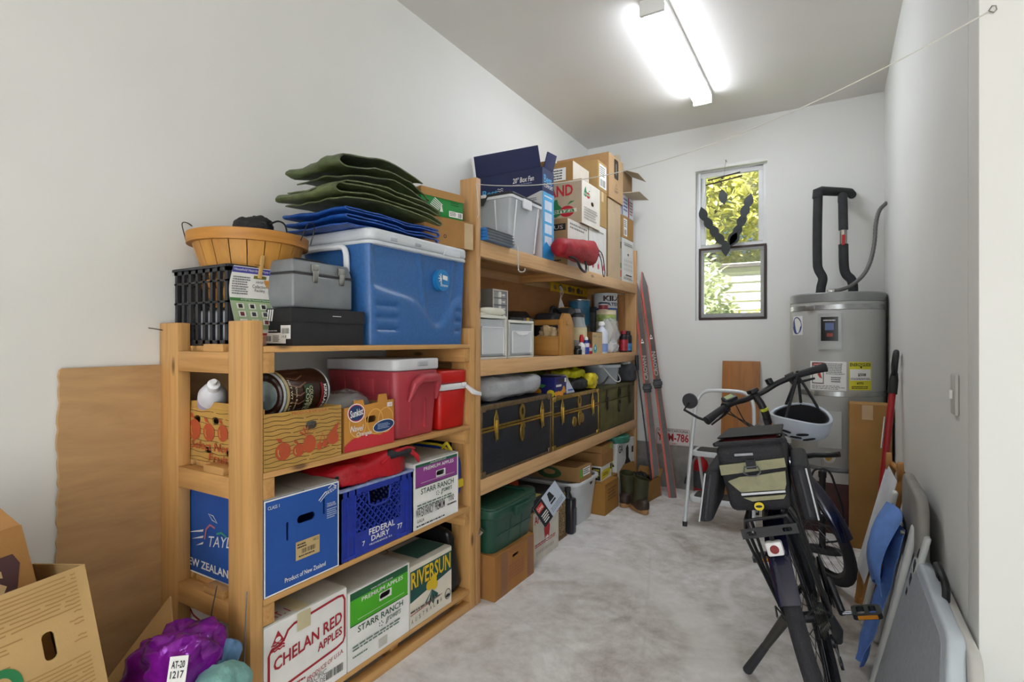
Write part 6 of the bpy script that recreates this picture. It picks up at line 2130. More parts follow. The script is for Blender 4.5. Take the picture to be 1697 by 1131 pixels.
U = Vector((0.93, -0.02, 0.36)).normalized()
V = Vector((-0.30, 0.42, 0.80))
V = (V - U * V.dot(U)).normalized()
m = MB().prism([(0, 0), (0.27, 0), (0.27, 0.12), (0, 0.12)], (-0.02, -0.075, -0.085), U, V, 0.001)
m.build('sheet', plain('b9c2cf', 0.5, 0, 0.03), lf)
F = Face(lf, (-0.02, -0.075, -0.085), U, V, 0.27, 0.12)
F.rect(0, 0, 0.36, 1, plain('1c1d22', 0.5, 0, 0)).rect(0.06, 0.62, 0.3, 0.9, plain('c0392b', 0.5, 0, 0)).text('Coleman', 0.08, 0.68, 0.28, 0.84, PWHITE).lines(0.08, 0.1, 0.32, 0.5, 4, PWHITE, 4)
F.poly([(0.5, 0.55), (0.72, 0.55), (0.66, 0.9), (0.56, 0.9)], INK).rect(0.5, 0.42, 0.72, 0.5, INK).lines(0.42, 0.1, 0.95, 0.32, 3, plain('7f8896', 0.6, 0, 0), 8)
F.done()
t, ff = bigbox('flat orange and white carton lying behind the green tote', 2.52, 2.76, 0.3445, 0.035, plain('c2451f', 0.55, 0, 0.05), None, x=-1.60, d=0.26)
F = faces4(t, 0.24, 0.26, 0.039)['top']
F.rect(0.1, 0.1, 0.8, 0.5, plain('e07a3a', 0.5, 0, 0.1)).lines(0.2, 0.6, 0.8, 0.8, 1, PWHITE, 4)
F.done()
co = T('coir_block', 'block of brown coconut fibre standing on the floor', 'coir', (-1.425, 2.885, 0.0), 90)
m, nt, b = _new('coir_fibre')
v = _coords(nt, (1, 1, 1))
wv = nt.nodes.new('ShaderNodeTexWave')
wv.inputs['Scale'].default_value = 30
wv.inputs['Distortion'].default_value = 22
wv.inputs['Detail'].default_value = 3
nt.links.new(v, wv.inputs['Vector'])
nt.links.new(_ramp(nt, wv.outputs[1], [(0.2, '5a4226'), (0.6, 'a8855a'), (0.9, 'c9aa7c')]), b.inputs['Base Color'])
b.inputs['Roughness'].default_value = 0.9
_bump(nt, b, wv.outputs[1], 0.8, 0.01)
MB().box(0, 0.165, 0, 0.30, 0, 0.275).build('fibre_block', m, co, bevel=0.012, seg=3)
MB().box(0.0, 0.167, -0.004, 0.30, 0.0, 0.02).build('paper_band', plain('6d5334', 0.8, 0, 0.1), co)
ob = T('oil_jug', 'black motor oil jug standing between the coir and the white tub', 'bottle', (-1.44, 3.105, 0.0))
MB().prism(rrect(-0.05, -0.034, 0.05, 0.034, 0.02), (0, 0, 0.22), (1, 0, 0), (0, 1, 0), 0.22).build('jug_body', plain('232427', 0.35, 0, 0.1), ob, bevel=0.01)
MB().lathe([(0, 0.221), (0.03, 0.221), (0.018, 0.25), (0.016, 0.262), (0, 0.262)], 18).build('neck', plain('232427', 0.35, 0, 0.1), ob)
MB().lathe([(0, 0.263), (0.02, 0.263), (0.02, 0.285), (0, 0.285)], 18).build('cap', plain('33343a', 0.4), ob)
MB().box(0.0502, 0.0512, -0.024, 0.024, 0.05, 0.16).build('label', plain('40434c', 0.5, 0, 0.2, 60), ob)
wt = T('plastic_tub', 'white plastic tub with hand hole under the green-oval carton', 'tub', (-1.408, 3.155, 0.0), 90)
w, d, h = 0.41, 0.42, 0.285
tub(MB(), w, d, h, 0.004, 0.03, 0.08).build('body', plain('c9cccf', 0.4, 0, 0.04, 8), wt, angle=60)
MB().plate(rrect(-0.014, -0.014, w + 0.014, d + 0.014, 0.09), [rrect(0.006, 0.006, w - 0.006, d - 0.006, 0.08)], (0, 0, h + 0.008), (1, 0, 0), (0, 1, 0), 0.022).build('rim', plain('d6d8da', 0.4, 0, 0.03), wt, bevel=0.003)
MB().prism([(0, 0), (0.05, 0.004), (0.045, -0.016), (0.02, -0.024), (0.006, -0.014)], (0.24, 0.003, h - 0.025), (1, 0, 0), (0, 0, 1), 0.004).build('hand_hole', plain('4c3630', 0.7), wt)
t, ff = bigbox('brown carton with dark green oval resting on the white tub', 3.205, 3.40, 0.2945, 0.088, cardboard('a07a4e'), None, x=-1.40, d=0.44)
F = ff['left']
F.ell(0.50, 0.5, 0.20, 0.44, plain('31502a', 0.6, 0, 0)).ell(0.50, 0.56, 0.1, 0.2, cardboard('a07a4e'))
F.done()
F = ff['front']
F.rect(0.02, 0.3, 0.2, 0.95, plain('5fa83a', 0.5, 0, 0)).rect(0.25, 0.35, 0.85, 0.95, PWHITE, 'sticker').lines(0.3, 0.45, 0.8, 0.9, 3, INK, 3)
F.done()
t, ff = bigbox('small brown floor carton with faint print next to the boots', 3.525, 3.795, 0.0, 0.21, cardboard('a5773c'), None, x=-1.352, d=0.26)
F = ff['front']
F.lines(0.2, 0.4, 0.8, 0.85, 4, plain('6d4a22', 0.7, 0, 0), 3).rect(0.0, 0.96, 1.0, 1.0, plain('8a6434', 0.4, 0, 0), 'tape')
F.done()
t, ff = bigbox('flat white and yellow carton wedged behind the white tub', 3.595, 3.80, 0.2145, 0.10, plain('d6d5cf', 0.6, 0, 0.03), None, x=-1.408, d=0.44)
F = ff['front']
F.poly([(0.0, 0.05), (0.75, 0.2), (0.95, 0.7), (0.3, 0.75), (0, 0.6)], plain('d2c02c', 0.5, 0, 0)).rect(0.86, 0.55, 1, 0.95, INK).lines(0.15, 0.3, 0.65, 0.55, 2, INK, 4)
F.done()
F = ff['left']
F.rect(0.84, 0.05, 0.99, 0.95, INK).lines(0.86, 0.2, 0.97, 0.85, 5, plain('d2c02c', 0.5, 0, 0), 2)
F.done()
t, ff = bigbox('brown carton on top of the white and yellow carton', 3.60, 3.83, 0.3195, 0.085, cardboard('9a7145'), None, x=-1.405, d=0.42)
t, ff = bigbox('smallest brown carton at the top of the floor pile', 3.62, 3.84, 0.4095, 0.045, cardboard('a37b4b'), None, x=-1.41, d=0.30)
F = ff['front']
F.rect(0.7, 0.2, 0.95, 0.9, plain('7f9a3a', 0.5, 0, 0), 'sticker')
F.done()
t, ff = bigbox('white carton with black cow patches at the back under the shelf', 3.925, 4.335, 0.0, 0.42, plain('d6d6d3', 0.65, 0, 0.03), None, x=-1.41, d=0.40)
F = ff['front']
F.poly([(0.5, 0.86), (0.6, 0.92), (0.66, 0.84), (0.66, 0.66), (0.78, 0.56), (0.78, 0.4), (0.7, 0.28), (0.62, 0.12), (0.56, 0.26), (0.44, 0.34), (0.36, 0.44), (0.42, 0.58), (0.5, 0.66)], INK, 'cow_patch')
F.text('GA', 0.08, 0.82, 0.32, 0.96, INK, 0.02).rect(0.84, 0.72, 0.95, 0.84, INK)
F.done()
F = ff['left']
F.poly([(0.3, 0.5), (0.42, 0.9), (0.62, 0.88), (0.86, 0.76), (0.95, 0.6), (0.7, 0.5)], INK, 'cow_patch')
F.done()
t, ff = bigbox('grey boxed book with yellow spine leaning on the cow-patch carton', 3.83 + 0.012, 3.905, 0.2145, 0.17, plain('b3b1ad', 0.7, 0, 0.05), plain('c9bb3a', 0.6, 0, 0.1, 30), x=-1.44, d=0.20)
ff['front'].done()
o = T('small_carton', 'brown carton under the grey boxed book', 'box', (-1.40, 3.815, 0.0), 90)
MB().box(0, 0.098, 0, 0.30, 0, 0.205).build('body', cardboard('8f683a'), o, bevel=0.001)
MB().box(0.001, 0.097, 0.001, 0.299, 0.2055, 0.2095).build('flap', cardboard('98703f'), o)
tn = T('round_tin', 'round teal green lidded tin on the cow-patch carton', 'tin', (-1.475, 4.045, 0.4255))
TEAL = plain('3d7f6c', 0.4, 0.2, 0.15, 20)
MB().lathe([(0, 0), (0.115, 0), (0.117, 0.004), (0.117, 0.030), (0, 0.030)], 36).build('tin_body', TEAL, tn)
MB().lathe([(0.12, 0.016), (0.121, 0.018), (0.121, 0.045), (0.115, 0.052), (0.05, 0.055), (0, 0.055)], 36).build('lid', TEAL, tn)


def boot(label, x, y, rz):
    t = T('rubber_boot', label, 'boot', (x, y, 0.0), rz, group='pair of rubber boots')
    OL = plain('3d3d22', 0.55, 0, 0.15, 14)
    m = MB()
    def leg(u, v):
        a = 2 * PI * v
        z = 0.065 + 0.175 * u
        r1, r2 = 0.058 - 0.010 * math.sin(u * PI) * (1 - u), 0.052
        return Vector((0.0 + r2 * math.cos(a), -0.02 * (1 - u) + r1 * math.sin(a), z + 0.012 * math.sin(a + 2) * u))
    m.surf(leg, 10, 24, closed_v=True)
    m.build('shaft', OL, t, solid=0.004, angle=80)
    MB().blob((0, -0.055, 0.055), (0.098, 0.265, 0.10), 0.6, 0.75, 0, nu=28, nv=16, flat=-0.04).build('foot', plain('382b22', 0.5, 0, 0.12), t)
    MB().prism([(0.052 * math.cos(a_) * (0.92 if math.sin(a_) > 0 else 1.0), -0.055 + 0.138 * math.sin(a_)) for a_ in [2 * PI * i / 24 for i in range(24)]], (0, 0, 0.032), (1, 0, 0), (0, 1, 0), 0.031).build('sole', plain('a0784c', 0.7, 0, 0.12), t, bevel=0.003)
    return t


boot('olive rubber boot standing further from the camera beside the floor carton', -1.30, 3.84, 170)
boot('olive rubber boot with tan sole nearest the middle of the floor', -1.165, 3.75, 222)
ob2 = carton('cardboard_box', 'open brown carton with black bags inside behind the boots', 0.27, 0.20, 0.15, (-1.195, 3.95, 0.0), cardboard('97703f'), rz=82, top=None)
MB().hexa([(0.266, 0.0, 0.151), (0.27, 0.0, 0.151), (0.27, 0.2, 0.151), (0.266, 0.2, 0.151)], [(0.316, 0.0, 0.20), (0.32, 0.0, 0.20), (0.32, 0.2, 0.20), (0.316, 0.2, 0.20)]).build('flap', cardboard('97703f'), ob2)
MB().hexa([(0, 0.196, 0.151), (0.27, 0.196, 0.151), (0.27, 0.2, 0.151), (0, 0.2, 0.151)], [(0, 0.23, 0.24), (0.27, 0.23, 0.24), (0.27, 0.234, 0.24), (0, 0.234, 0.24)]).build('flap', cardboard('8d6839'), ob2)
o = MB().blob((0, 0, 0.09), (0.16, 0.20, 0.19), 0.8, 0.8, 0.04, 14, 4, 36, 24, flat=-0.083).build('trash_bag', plain('121214', 0.25, 0, 0.2, 20, 0.2, 25))
o.location = (-1.275, 4.08, 0.0)
tag(o, 'crumpled black plastic bag in the open carton behind the boots', 'bag')

# ================================================================== along the end wall


def ski(label, p0, p1, rz, group):
    t = T('ski', label, 'ski', p0, group=group)
    a, b = Vector(p0), Vector(p1)
    t.rotation_euler = (b - a).to_track_quat('Z', 'Y').to_euler()
    t.rotation_mode = 'XYZ'
    L = (b - a).length

    def prof(z):
        k = z / L
        wd = 0.028 + 0.003 * math.cos(k * 2 * PI)
        if k > 0.93:
            wd *= max(0.12, (1 - k) / 0.07)
        cam_ = 0.018 * math.sin(k * PI) if k < 0.9 else 0.018 * math.sin(0.9 * PI) - 0.9 * (k - 0.9) ** 2 * L
        return wd, cam_
    def strip(off, sc, z0, z1, th_, xo=0.0):
        m = MB()
        n = 40
        vs = []
        for i in range(n + 1):
            z = z0 + (z1 - z0) * i / n
            wd, c = prof(z)
            wd *= sc
            vs += [(-wd + xo, off - c, z), (wd + xo, off - c, z), (wd + xo, off - c + th_, z), (-wd + xo, off - c + th_, z)]
        fs = []
        for i in range(n):
            for j in range(4):
                fs.append((i * 4 + j, i * 4 + (j + 1) % 4, (i + 1) * 4 + (j + 1) % 4, (i + 1) * 4 + j))
        fs += [(3, 2, 1, 0), (n * 4, n * 4 + 1, n * 4 + 2, n * 4 + 3)]
        return m.add(vs, fs)
    rt = t
    return t, strip, L


for lab, p0, p1 in (('cross-country ski standing closer to the shelving', (-1.175, 4.20, 0.0), (-1.432, 4.452, 1.72)), ('cross-country ski standing further right beside the number plate', (-1.06, 4.20, 0.0), (-1.388, 4.478, 1.80))):
    t, strip, L = ski(lab, p0, p1, 0, 'pair of cross-country skis')
    # local frame: z along the ski, front (-y) towards the room
    d = (Vector(p1) - Vector(p0)).normalized()
    fwd = Vector((0.35, -0.93, 0))
    fwd = (fwd - d * fwd.dot(d)).normalized()
    right = fwd.cross(d) * -1
    M3 = Matrix((d.cross(-fwd) * -1, -fwd, d)).transposed()
    xax = (-fwd).cross(d)
    M3 = Matrix((xax, -fwd, d)).transposed()
    t.rotation_euler = M3.to_euler()
    strip(0, 1.0, 0.0, L, 0.010).build('ski_core', plain('b8442c', 0.4, 0, 0.1), t)
    strip(-0.0015, 0.66, 0.0, L * 0.995, 0.003, 0.006).build('top_sheet', plain('4d4741', 0.4, 0, 0.12), t)
    bz = L * 0.46
    MB().box(-0.03, 0.03, -0.05, -0.016, bz, bz + 0.07).build('binding', BLACKP, t, bevel=0.004)
    MB().box(-0.036, 0.036, -0.058, -0.03, bz + 0.02, bz + 0.05).build('binding_clip', plain('3a3a3e', 0.4, 0.3), t, bevel=0.004)
    F = Face(t, (-0.02, -0.023, bz + 0.10), (0, 0, 1), (-1, 0, 0), 0.20, 0.03)
    F.o = Vector((0.017, -0.0225, bz + 0.10))
    F.text('CROWN', 0.0, 0.0, 1.0, 1.0, plain('a9a49c', 0.5, 0, 0), 0.02)
    F.done()
    F = Face(t, (-0.02, -0.0215, bz + 0.40), (1, 0, 0), (0, 0, 1), 0.04, 0.05)
    F.poly([(0.2, 0.1), (0.8, 0.1), (0.5, 0.9)], PWHITE, 'emblem').ell(0.5, 0.4, 0.12, 0.14, INK, 'emblem')
    F.done()
sp = T('ski_pole', 'dark ski pole with black grip leaning beside the skis', 'ski pole', (-1.205, 4.17, 0.0))
MB().tube([(0, 0, 0.01), (-0.185, 0.17, 1.04)], 0.006, 8).build('shaft', plain('2f3034', 0.3, 0.5, 0.1), sp)
MB().tube([(-0.175, 0.16, 0.97), (-0.19, 0.175, 1.09)], [0.014, 0.018], 10).build('grip', BLACKP, sp)
MB().lathe([(0, 0.05), (0.03, 0.05), (0.03, 0.056), (0, 0.056)], 16, Matrix.Translation((-0.008, 0.008, 0))).build('basket', BLACKP, sp)

lp = T('licence_plate', 'white licence plate with red lettering leaning on the end wall', 'licence plate', (-1.268, 4.484, 0.352))
MB().plate(rrect(0, 0, 0.275, 0.138, 0.012), (), (0, 0, 0), (1, 0, 0), (0, 0, 1), 0.002).build('plate', plain('d9d3cf', 0.5, 0, 0.08, 12), lp)
F = Face(lp, (0, 0, 0), (1, 0, 0), (0, 0, 1), 0.275, 0.138)
PR = plain('a8262c', 0.5, 0, 0)
F.ring(rrect(0.02, 0.035, 0.98, 0.965, 0.03), 0.002, PR).text('NORTH CAROLINA', 0.08, 0.78, 0.95, 0.92, INK, 0.01).text('YAM-786', 0.03, 0.22, 0.96, 0.72, PR, 0.03).text('1981', 0.44, 0.06, 0.62, 0.16, PR)
F.done()

bw = wood('a76d35', '8a5426', (14, 14, 0.9), 0.5, False)
o = MB().hexa([(-0.742, 4.32, 0.0), (-0.474, 4.32, 0.0), (-0.474, 4.338, 0.0), (-0.742, 4.338, 0.0)], [(-0.742, 4.462, 1.055), (-0.474, 4.462, 1.055), (-0.474, 4.48, 1.055), (-0.742, 4.48, 1.055)]).build('wooden_board', bw, bevel=0.002)
tag(o, 'brown veneered board leaning on the end wall behind the step ladder', 'board')

fe = T('fire_extinguisher', 'red fire extinguisher on the floor behind the step ladder', 'fire extinguisher', (-0.862, 4.25, 0.0))
RDX = plain('a01218', 0.35, 0, 0.05)
MB().lathe([(0, 0), (0.05, 0), (0.053, 0.006), (0.053, 0.27), (0.045, 0.30), (0.022, 0.32), (0.018, 0.335), (0, 0.335)], 28).build('cylinder', RDX, fe)
MB().lathe([(0.0536, 0.10), (0.0536, 0.23)], 28).build('label_wrap', plain('3c3d42', 0.5, 0, 0.2, 40), fe)
MB().box(-0.012, 0.06, -0.01, 0.01, 0.336, 0.352).build('lever', BLACKP, fe, bevel=0.002)
MB().box(-0.012, 0.06, -0.008, 0.008, 0.362, 0.37).build('lever', RDX, fe, bevel=0.002)
MB().tube(smooth_path([(-0.015, 0, 0.345), (-0.05, -0.01, 0.33), (-0.08, -0.02, 0.25), (-0.10, -0.03, 0.16)], 6), 0.006, 8).build('hose', BLACKP, fe)
MB().cyl((-0.098, -0.029, 0.17), (-0.108, -0.033, 0.12), 0.010, n=12).build('nozzle', BLACKP, fe)

# ---- step ladder
sl = T('step_ladder', 'white two-step folding ladder with rubber treads', 'step ladder', (0, 0, 0))
LW = plain('d5d8da', 0.35, 0.1, 0.03)
xl, xr = -0.832, -0.42
hoop = [(xl, 3.605, 0.02), (xl + 0.005, 3.66, 0.22), (xl + 0.012, 3.74, 0.50), (xl + 0.02, 3.81, 0.72), (xl + 0.03, 3.835, 0.80), (xl + 0.06, 3.85, 0.85), (xl + 0.12, 3.855, 0.872),
        (xr - 0.12, 3.855, 0.872), (xr - 0.06, 3.85, 0.85), (xr - 0.03, 3.835, 0.80), (xr - 0.02, 3.81, 0.72), (xr - 0.012, 3.74, 0.50), (xr - 0.005, 3.66, 0.22), (xr, 3.605, 0.02)]
MB().tube(smooth_path(hoop, 4), 0.0125, 10).build('front_frame', LW, sl)
for x in (xl + 0.035, xr - 0.035):
    MB().tube([(x, 3.83, 0.47), (x, 4.09, 0.02)], 0.010, 8).build('rear_leg', LW, sl)
MB().tube([(xl + 0.035, 3.98, 0.21), (xr - 0.035, 3.98, 0.21)], 0.007, 8).build('cross_bar', LW, sl)
for z, y0, y1 in ((0.19, 3.63, 3.81), (0.475, 3.71, 3.90)):
    s_ = MB().plate(rrect(xl + 0.02, y0, xr - 0.02, y1, 0.03), (), (0, 0, z), (1, 0, 0), (0, 1, 0), 0.032).build('step', LW, sl, bevel=0.006)
    MB().plate(rrect(xl + 0.045, y0 + 0.018, xr - 0.045, y1 - 0.018, 0.02), (), (0, 0, z + 0.0035), (1, 0, 0), (0, 1, 0), 0.003).build('tread', plain('45433f', 0.9, 0, 0.15, 40, 0.4, 120), s_)
for x, y in ((xl, 3.603), (xr, 3.603), (xl + 0.035, 4.092), (xr - 0.035, 4.092)):
    MB().cyl((x, y, 0), (x, y + 0.004, 0.03), 0.015, n=14).build('rubber_foot', BLACKP, sl)

# ================================================================== water heater
wh_ = T('water_heater', 'tall grey cylindrical water heater with labels and metal straps', 'water heater', (0.022, 4.212, 0.335))
STEEL = plain('b4b5b1', 0.4, 0.12, 0.03, 4)
r = 0.272
MB().lathe([(0, 0.06), (r - 0.004, 0.06), (r, 0.065), (r, 1.155), (r - 0.002, 1.16), (0, 1.16)], 64).build('tank', STEEL, wh_)
MB().lathe([(r - 0.001, 1.125), (r + 0.005, 1.127), (r + 0.005, 1.176), (r - 0.002, 1.184), (0, 1.190)], 64).build('top_cap', plain('8f918f', 0.45, 0.4, 0.04), wh_)
MB().lathe([(r - 0.02, 0.055), (r + 0.004, 0.055), (r + 0.004, 0.075), (r - 0.001, 0.077)], 64).build('bottom_ring', plain('7f8080', 0.45, 0.4, 0.04), wh_)
GAL = plain('b7b9b8', 0.3, 0.85, 0.08, 20)
for z in (1.073, 0.525):
    s_ = MB().lathe([(r + 0.0015, z), (r + 0.004, z + 0.002), (r + 0.004, z + 0.032), (r + 0.0015, z + 0.034)], 64).build('strap', GAL, wh_)
    a = R(-122)
    MB().box(-0.03, 0.03, -0.012, 0.0, z + 0.002, z + 0.032, Matrix.Rotation(a + R(90), 4, 'Z') @ Matrix.Translation((0, -r - 0.004, 0))).build('buckle', GAL, s_, bevel=0.003)
# curved panels and labels on the tank wall
u2a = lambda x, y=3.95: math.atan2(y - 4.212, x - 0.022)


def patch(name, mat, x0, x1, z0, z1, proud, th=0.0, par=None):
    a0, a1 = -math.acos(max(-1, min(1, (x0 - 0.022) / r))), -math.acos(max(-1, min(1, (x1 - 0.022) / r)))
    m = MB()
    n = 12
    vs = []
    for rr in (r + proud, r - 0.002):
        for z in (z0, z1):
            for i in range(n + 1):
                a = a0 + (a1 - a0) * i / n
                vs.append((rr * math.cos(a), rr * math.sin(a), z - 0.335))
    k = n + 1
    fs = []
    for i in range(n):
        fs.append((i, i + 1, k + i + 1, k + i))
        fs.append((2 * k + i, 3 * k + i, 3 * k + i + 1, 2 * k + i + 1))
        fs.append((i, 2 * k + i, 2 * k + i + 1, i + 1))
        fs.append((k + i, k + i + 1, 3 * k + i + 1, 3 * k + i))
    fs += [(0, k, 3 * k, 2 * k), (n, 2 * k + n, 3 * k + n, k + n)]
    ob = m.add(vs, fs).build(name, mat, par or wh_)
    F = CylFace(par or wh_, r + proud + 0.0002, z1 - z0, a0, a1, z0 - 0.335)
    return ob, F


ob_, F = patch('access_panel', plain('aeb0ad', 0.4, 0.15, 0.03), -0.078, 0.045, 1.155, 1.385, 0.012)
F.done()
_, F = patch('brand_label', plain('141214', 0.3, 0, 0), -0.062, 0.028, 1.21, 1.362, 0.0135)
F.grid(0.25, 0.45, 0.75, 0.75, plain('5c6f9c', 0.4, 0, 0.1)).grid(0.35, 0.18, 0.7, 0.32, plain('8a3326', 0.4, 0, 0)).lines(0.15, 0.82, 0.85, 0.9, 1, PWHITE, 3)
F.done()
_, F = patch('warning_label', PWHITE, -0.125, 0.072, 0.898, 1.08, 0.001)
F.grid(0.06, 0.22, 0.40, 0.96, INK).grid(0.08, 0.25, 0.38, 0.84, PWHITE).grid(0.08, 0.85, 0.38, 0.94, plain('b3302a', 0.5, 0, 0))
F.ell(0.2, 0.66, 0.07, 0.04, INK).poly([(0.22, 0.56), (0.3, 0.62), (0.36, 0.4), (0.28, 0.44)], plain('c2463a', 0.5, 0, 0))
F.text('DANGER', 0.11, 0.865, 0.35, 0.925, PWHITE).lines(0.46, 0.55, 0.95, 0.95, 7, plain('85878a', 0.6, 0, 0), 5).lines(0.06, 0.03, 0.95, 0.18, 3, plain('85878a', 0.6, 0, 0), 6).lines(0.6, 0.28, 0.85, 0.48, 3, INK, 8)
F.done()
_, F = patch('energy_label', plain('e0d93a', 0.5, 0, 0.02), 0.086, 0.204, 0.905, 1.08, 0.001)
F.grid(0.04, 0.34, 0.96, 0.74, PWHITE)
F.text('ENERGYGUIDE', 0.04, 0.84, 0.96, 0.96, INK, 0.02).text('$508', 0.36, 0.48, 0.72, 0.60, INK, 0.03).text('4773', 0.30, 0.20, 0.6, 0.28, INK, 0.02).lines(0.06, 0.36, 0.94, 0.44, 2, INK, 4).lines(0.1, 0.04, 0.9, 0.15, 2, INK, 5).poly([(0.44, 0.84), (0.56, 0.84), (0.5, 0.76)], INK)
F.done()
_, F = patch('lower_panel', plain('aeb0ad', 0.4, 0.15, 0.03), -0.078, 0.045, 0.535, 0.765, 0.012)
F.done()
_, F = patch('oval_sticker', PWHITE, -0.232, -0.172, 1.25, 1.375, 0.001)
F.ell(0.5, 0.5, 0.46, 0.46, plain('2c4a8c', 0.5, 0, 0)).rect(0.1, 0.45, 0.9, 0.62, PWHITE)
F.done()
a = math.atan2(-1, -0.16)
dv = Vector((math.cos(a), math.sin(a), 0))
MB().cyl(dv * (r - 0.005) + Vector((0, 0, 0.14)), dv * (r + 0.004) + Vector((0, 0, 0.14)), 0.036, n=24).build('valve_ring', plain('c9c9c4', 0.4), wh_)
MB().cyl(dv * (r + 0.004) + Vector((0, 0, 0.14)), dv * (r + 0.03) + Vector((0, 0, 0.14)), 0.017, n=18).build('drain_valve', BRASS, wh_)
INS = plain('2f3033', 0.8, 0, 0.12, 20, 0.3, 60)
off = Vector((-0.022, -4.212, -0.335))
P = lambda pts: [Vector(p) + off for p in pts]
MB().tube(P(smooth_path([(-0.075, 4.25, 1.522), (-0.07, 4.25, 1.58), (-0.06, 4.25, 1.64), (-0.085, 4.25, 1.70), (-0.092, 4.25, 1.76), (-0.092, 4.25, 2.0), (-0.088, 4.25, 2.205)], 5)), 0.029, 14).build('insulated_pipe', INS, wh_)
MB().tube(P([(-0.092, 4.25, 2.19), (-0.088, 4.25, 2.235), (-0.07, 4.262, 2.24), (0.06, 4.38, 2.243), (0.10, 4.42, 2.243), (0.115, 4.497, 2.243)]), [0.032, 0.034, 0.031, 0.029, 0.029, 0.028], 14).build('insulated_pipe', INS, wh_)
MB().tube(P(smooth_path([(0.115, 4.25, 1.522), (0.115, 4.25, 1.57), (0.105, 4.25, 1.62), (0.075, 4.25, 1.66), (0.063, 4.25, 1.72), (0.06, 4.25, 1.86)], 5)), 0.029, 14).build('insulated_pipe', INS, wh_)
MB().tube(P([(0.06, 4.25, 1.862), (0.06, 4.25, 1.955)]), 0.022, 14).build('shutoff_valve', CHROME, wh_)
MB().box(0.05, 0.07, 4.212, 4.222, 1.85, 1.92, Matrix.Translation(off)).build('valve_lever', plain('b3161c', 0.4), wh_, bevel=0.003)
MB().tube(P([(0.06, 4.25, 1.957), (0.058, 4.252, 2.1), (0.056, 4.27, 2.19), (0.056, 4.34, 2.205), (0.056, 4.497, 2.205)]), 0.028, 14).build('insulated_pipe', INS, wh_)
cp = P(smooth_path([(0.0, 4.12, 1.54), (0.04, 4.12, 1.545), (0.10, 4.14, 1.57), (0.17, 4.17, 1.64), (0.21, 4.2, 1.73), (0.232, 4.22, 1.85), (0.24, 4.23, 1.97), (0.26, 4.24, 2.06), (0.301, 4.25, 2.11)], 10))
MB().tube(cp, [0.0115 + 0.0014 * (i % 2) for i in range(len(cp))], 10).build('conduit', plain('6a6966', 0.5, 0.3, 0.05), wh_)
MB().box(-0.035, 0.01, 4.10, 4.14, 1.524, 1.552, Matrix.Translation(off)).build('junction', CHROME, wh_, bevel=0.004)
hs_ = T('heater_stand', 'white drip pan on a dark reddish wooden stand under the water heater', 'stand', (0.02, 4.20, 0.0))
MB().box(-0.278, 0.278, -0.27, 0.28, 0, 0.315).build('stand_box', wood('4a2622', '351815', (2, 20, 20), 0.6, False), hs_, bevel=0.003)
MB().lathe([(0, 0.3165), (0.268, 0.3165), (0.276, 0.375), (0.279, 0.388), (0.275, 0.388), (0.262, 0.327), (0, 0.327)], 56).build('drip_pan', plain('d3d1cc', 0.4, 0, 0.03), hs_)
m = MB()
m.tube([(-0.262, 4.47, 0.37), (-0.262, 4.47, 1.50), (-0.262, 4.47, 1.505), (-0.20, 4.47, 1.51)], 0.011, 8)
o = m.build('drain_pipe', plain('cfc6b2', 0.5, 0, 0.04))
tag(o, 'thin cream drain pipe on the wall left of the water heater', 'pipe')

# ---- hanging feather ornament in the window
om = T('leaf_ornament', 'hanging V of dark glass leaves in front of the window', 'ornament', (-0.70, 4.475, 1.98))
STK = plain('4a3a32', 0.7, 0, 0.2)
LEAFG = plain('1f2a2b', 0.35, 0, 0.25, 20)
S_ = 1.0
for li, (lx, lz, an) in enumerate(((-0.19, 0.24, 14), (-0.15, 0.165, 22), (-0.105, 0.095, 26), (-0.065, 0.035, 28), (-0.02, -0.045, 2), (0.03, 0.03, -24), (0.065, 0.085, -22), (0.095, 0.155, -20), (0.12, 0.23, -18), (0.145, 0.30, -16), (-0.04, 0.36, 10), (0.045, 0.02, -28))):
    pts = []
    for i in range(17):
        t_ = i / 16
        pts.append((0.034 * math.sin(PI * t_) ** 1.1, -0.066 + 0.132 * t_))
    pts += [(-x, z) for x, z in reversed(pts[1:-1])]
    c, s = math.cos(R(an)), math.sin(R(an))
    pts = [(x * c - z * s, x * s + z * c) for x, z in pts]
    MB().prism([(lx + x, lz + z) for x, z in pts], (0, -0.0045 * (li % 3), 0), (1, 0, 0), (0, 0, 1), 0.003).build('leaf', LEAFG, om)
MB().cyl((-0.155, 0.0, 0.505), (0.085, 0.0, 0.535), 0.006, n=8).build('twig', STK, om)
MB().cyl((-0.17, 0.0, 0.47), (0.10, 0.0, 0.505), 0.006, n=8).build('twig', STK, om)
for x0, z0, x1, z1 in ((-0.14, 0.507, -0.15, 0.475), (0.07, 0.533, 0.075, 0.50), (-0.19, 0.30, -0.165, 0.47), (0.145, 0.355, 0.09, 0.505), (-0.04, 0.41, -0.035, 0.49), (-0.035, 0.52, -0.02, 0.64)):
    MB().cyl((x0, 0.002, z0), (x1, 0.002, z1), 0.0012, n=6).build('thread', plain('8a8a86', 0.5), om)
MB().cyl((-0.02, 0.024, 0.64), (-0.02, -0.002, 0.645), 0.003, n=8).build('nail', plain('3c3a38', 0.4, 0.8), om)

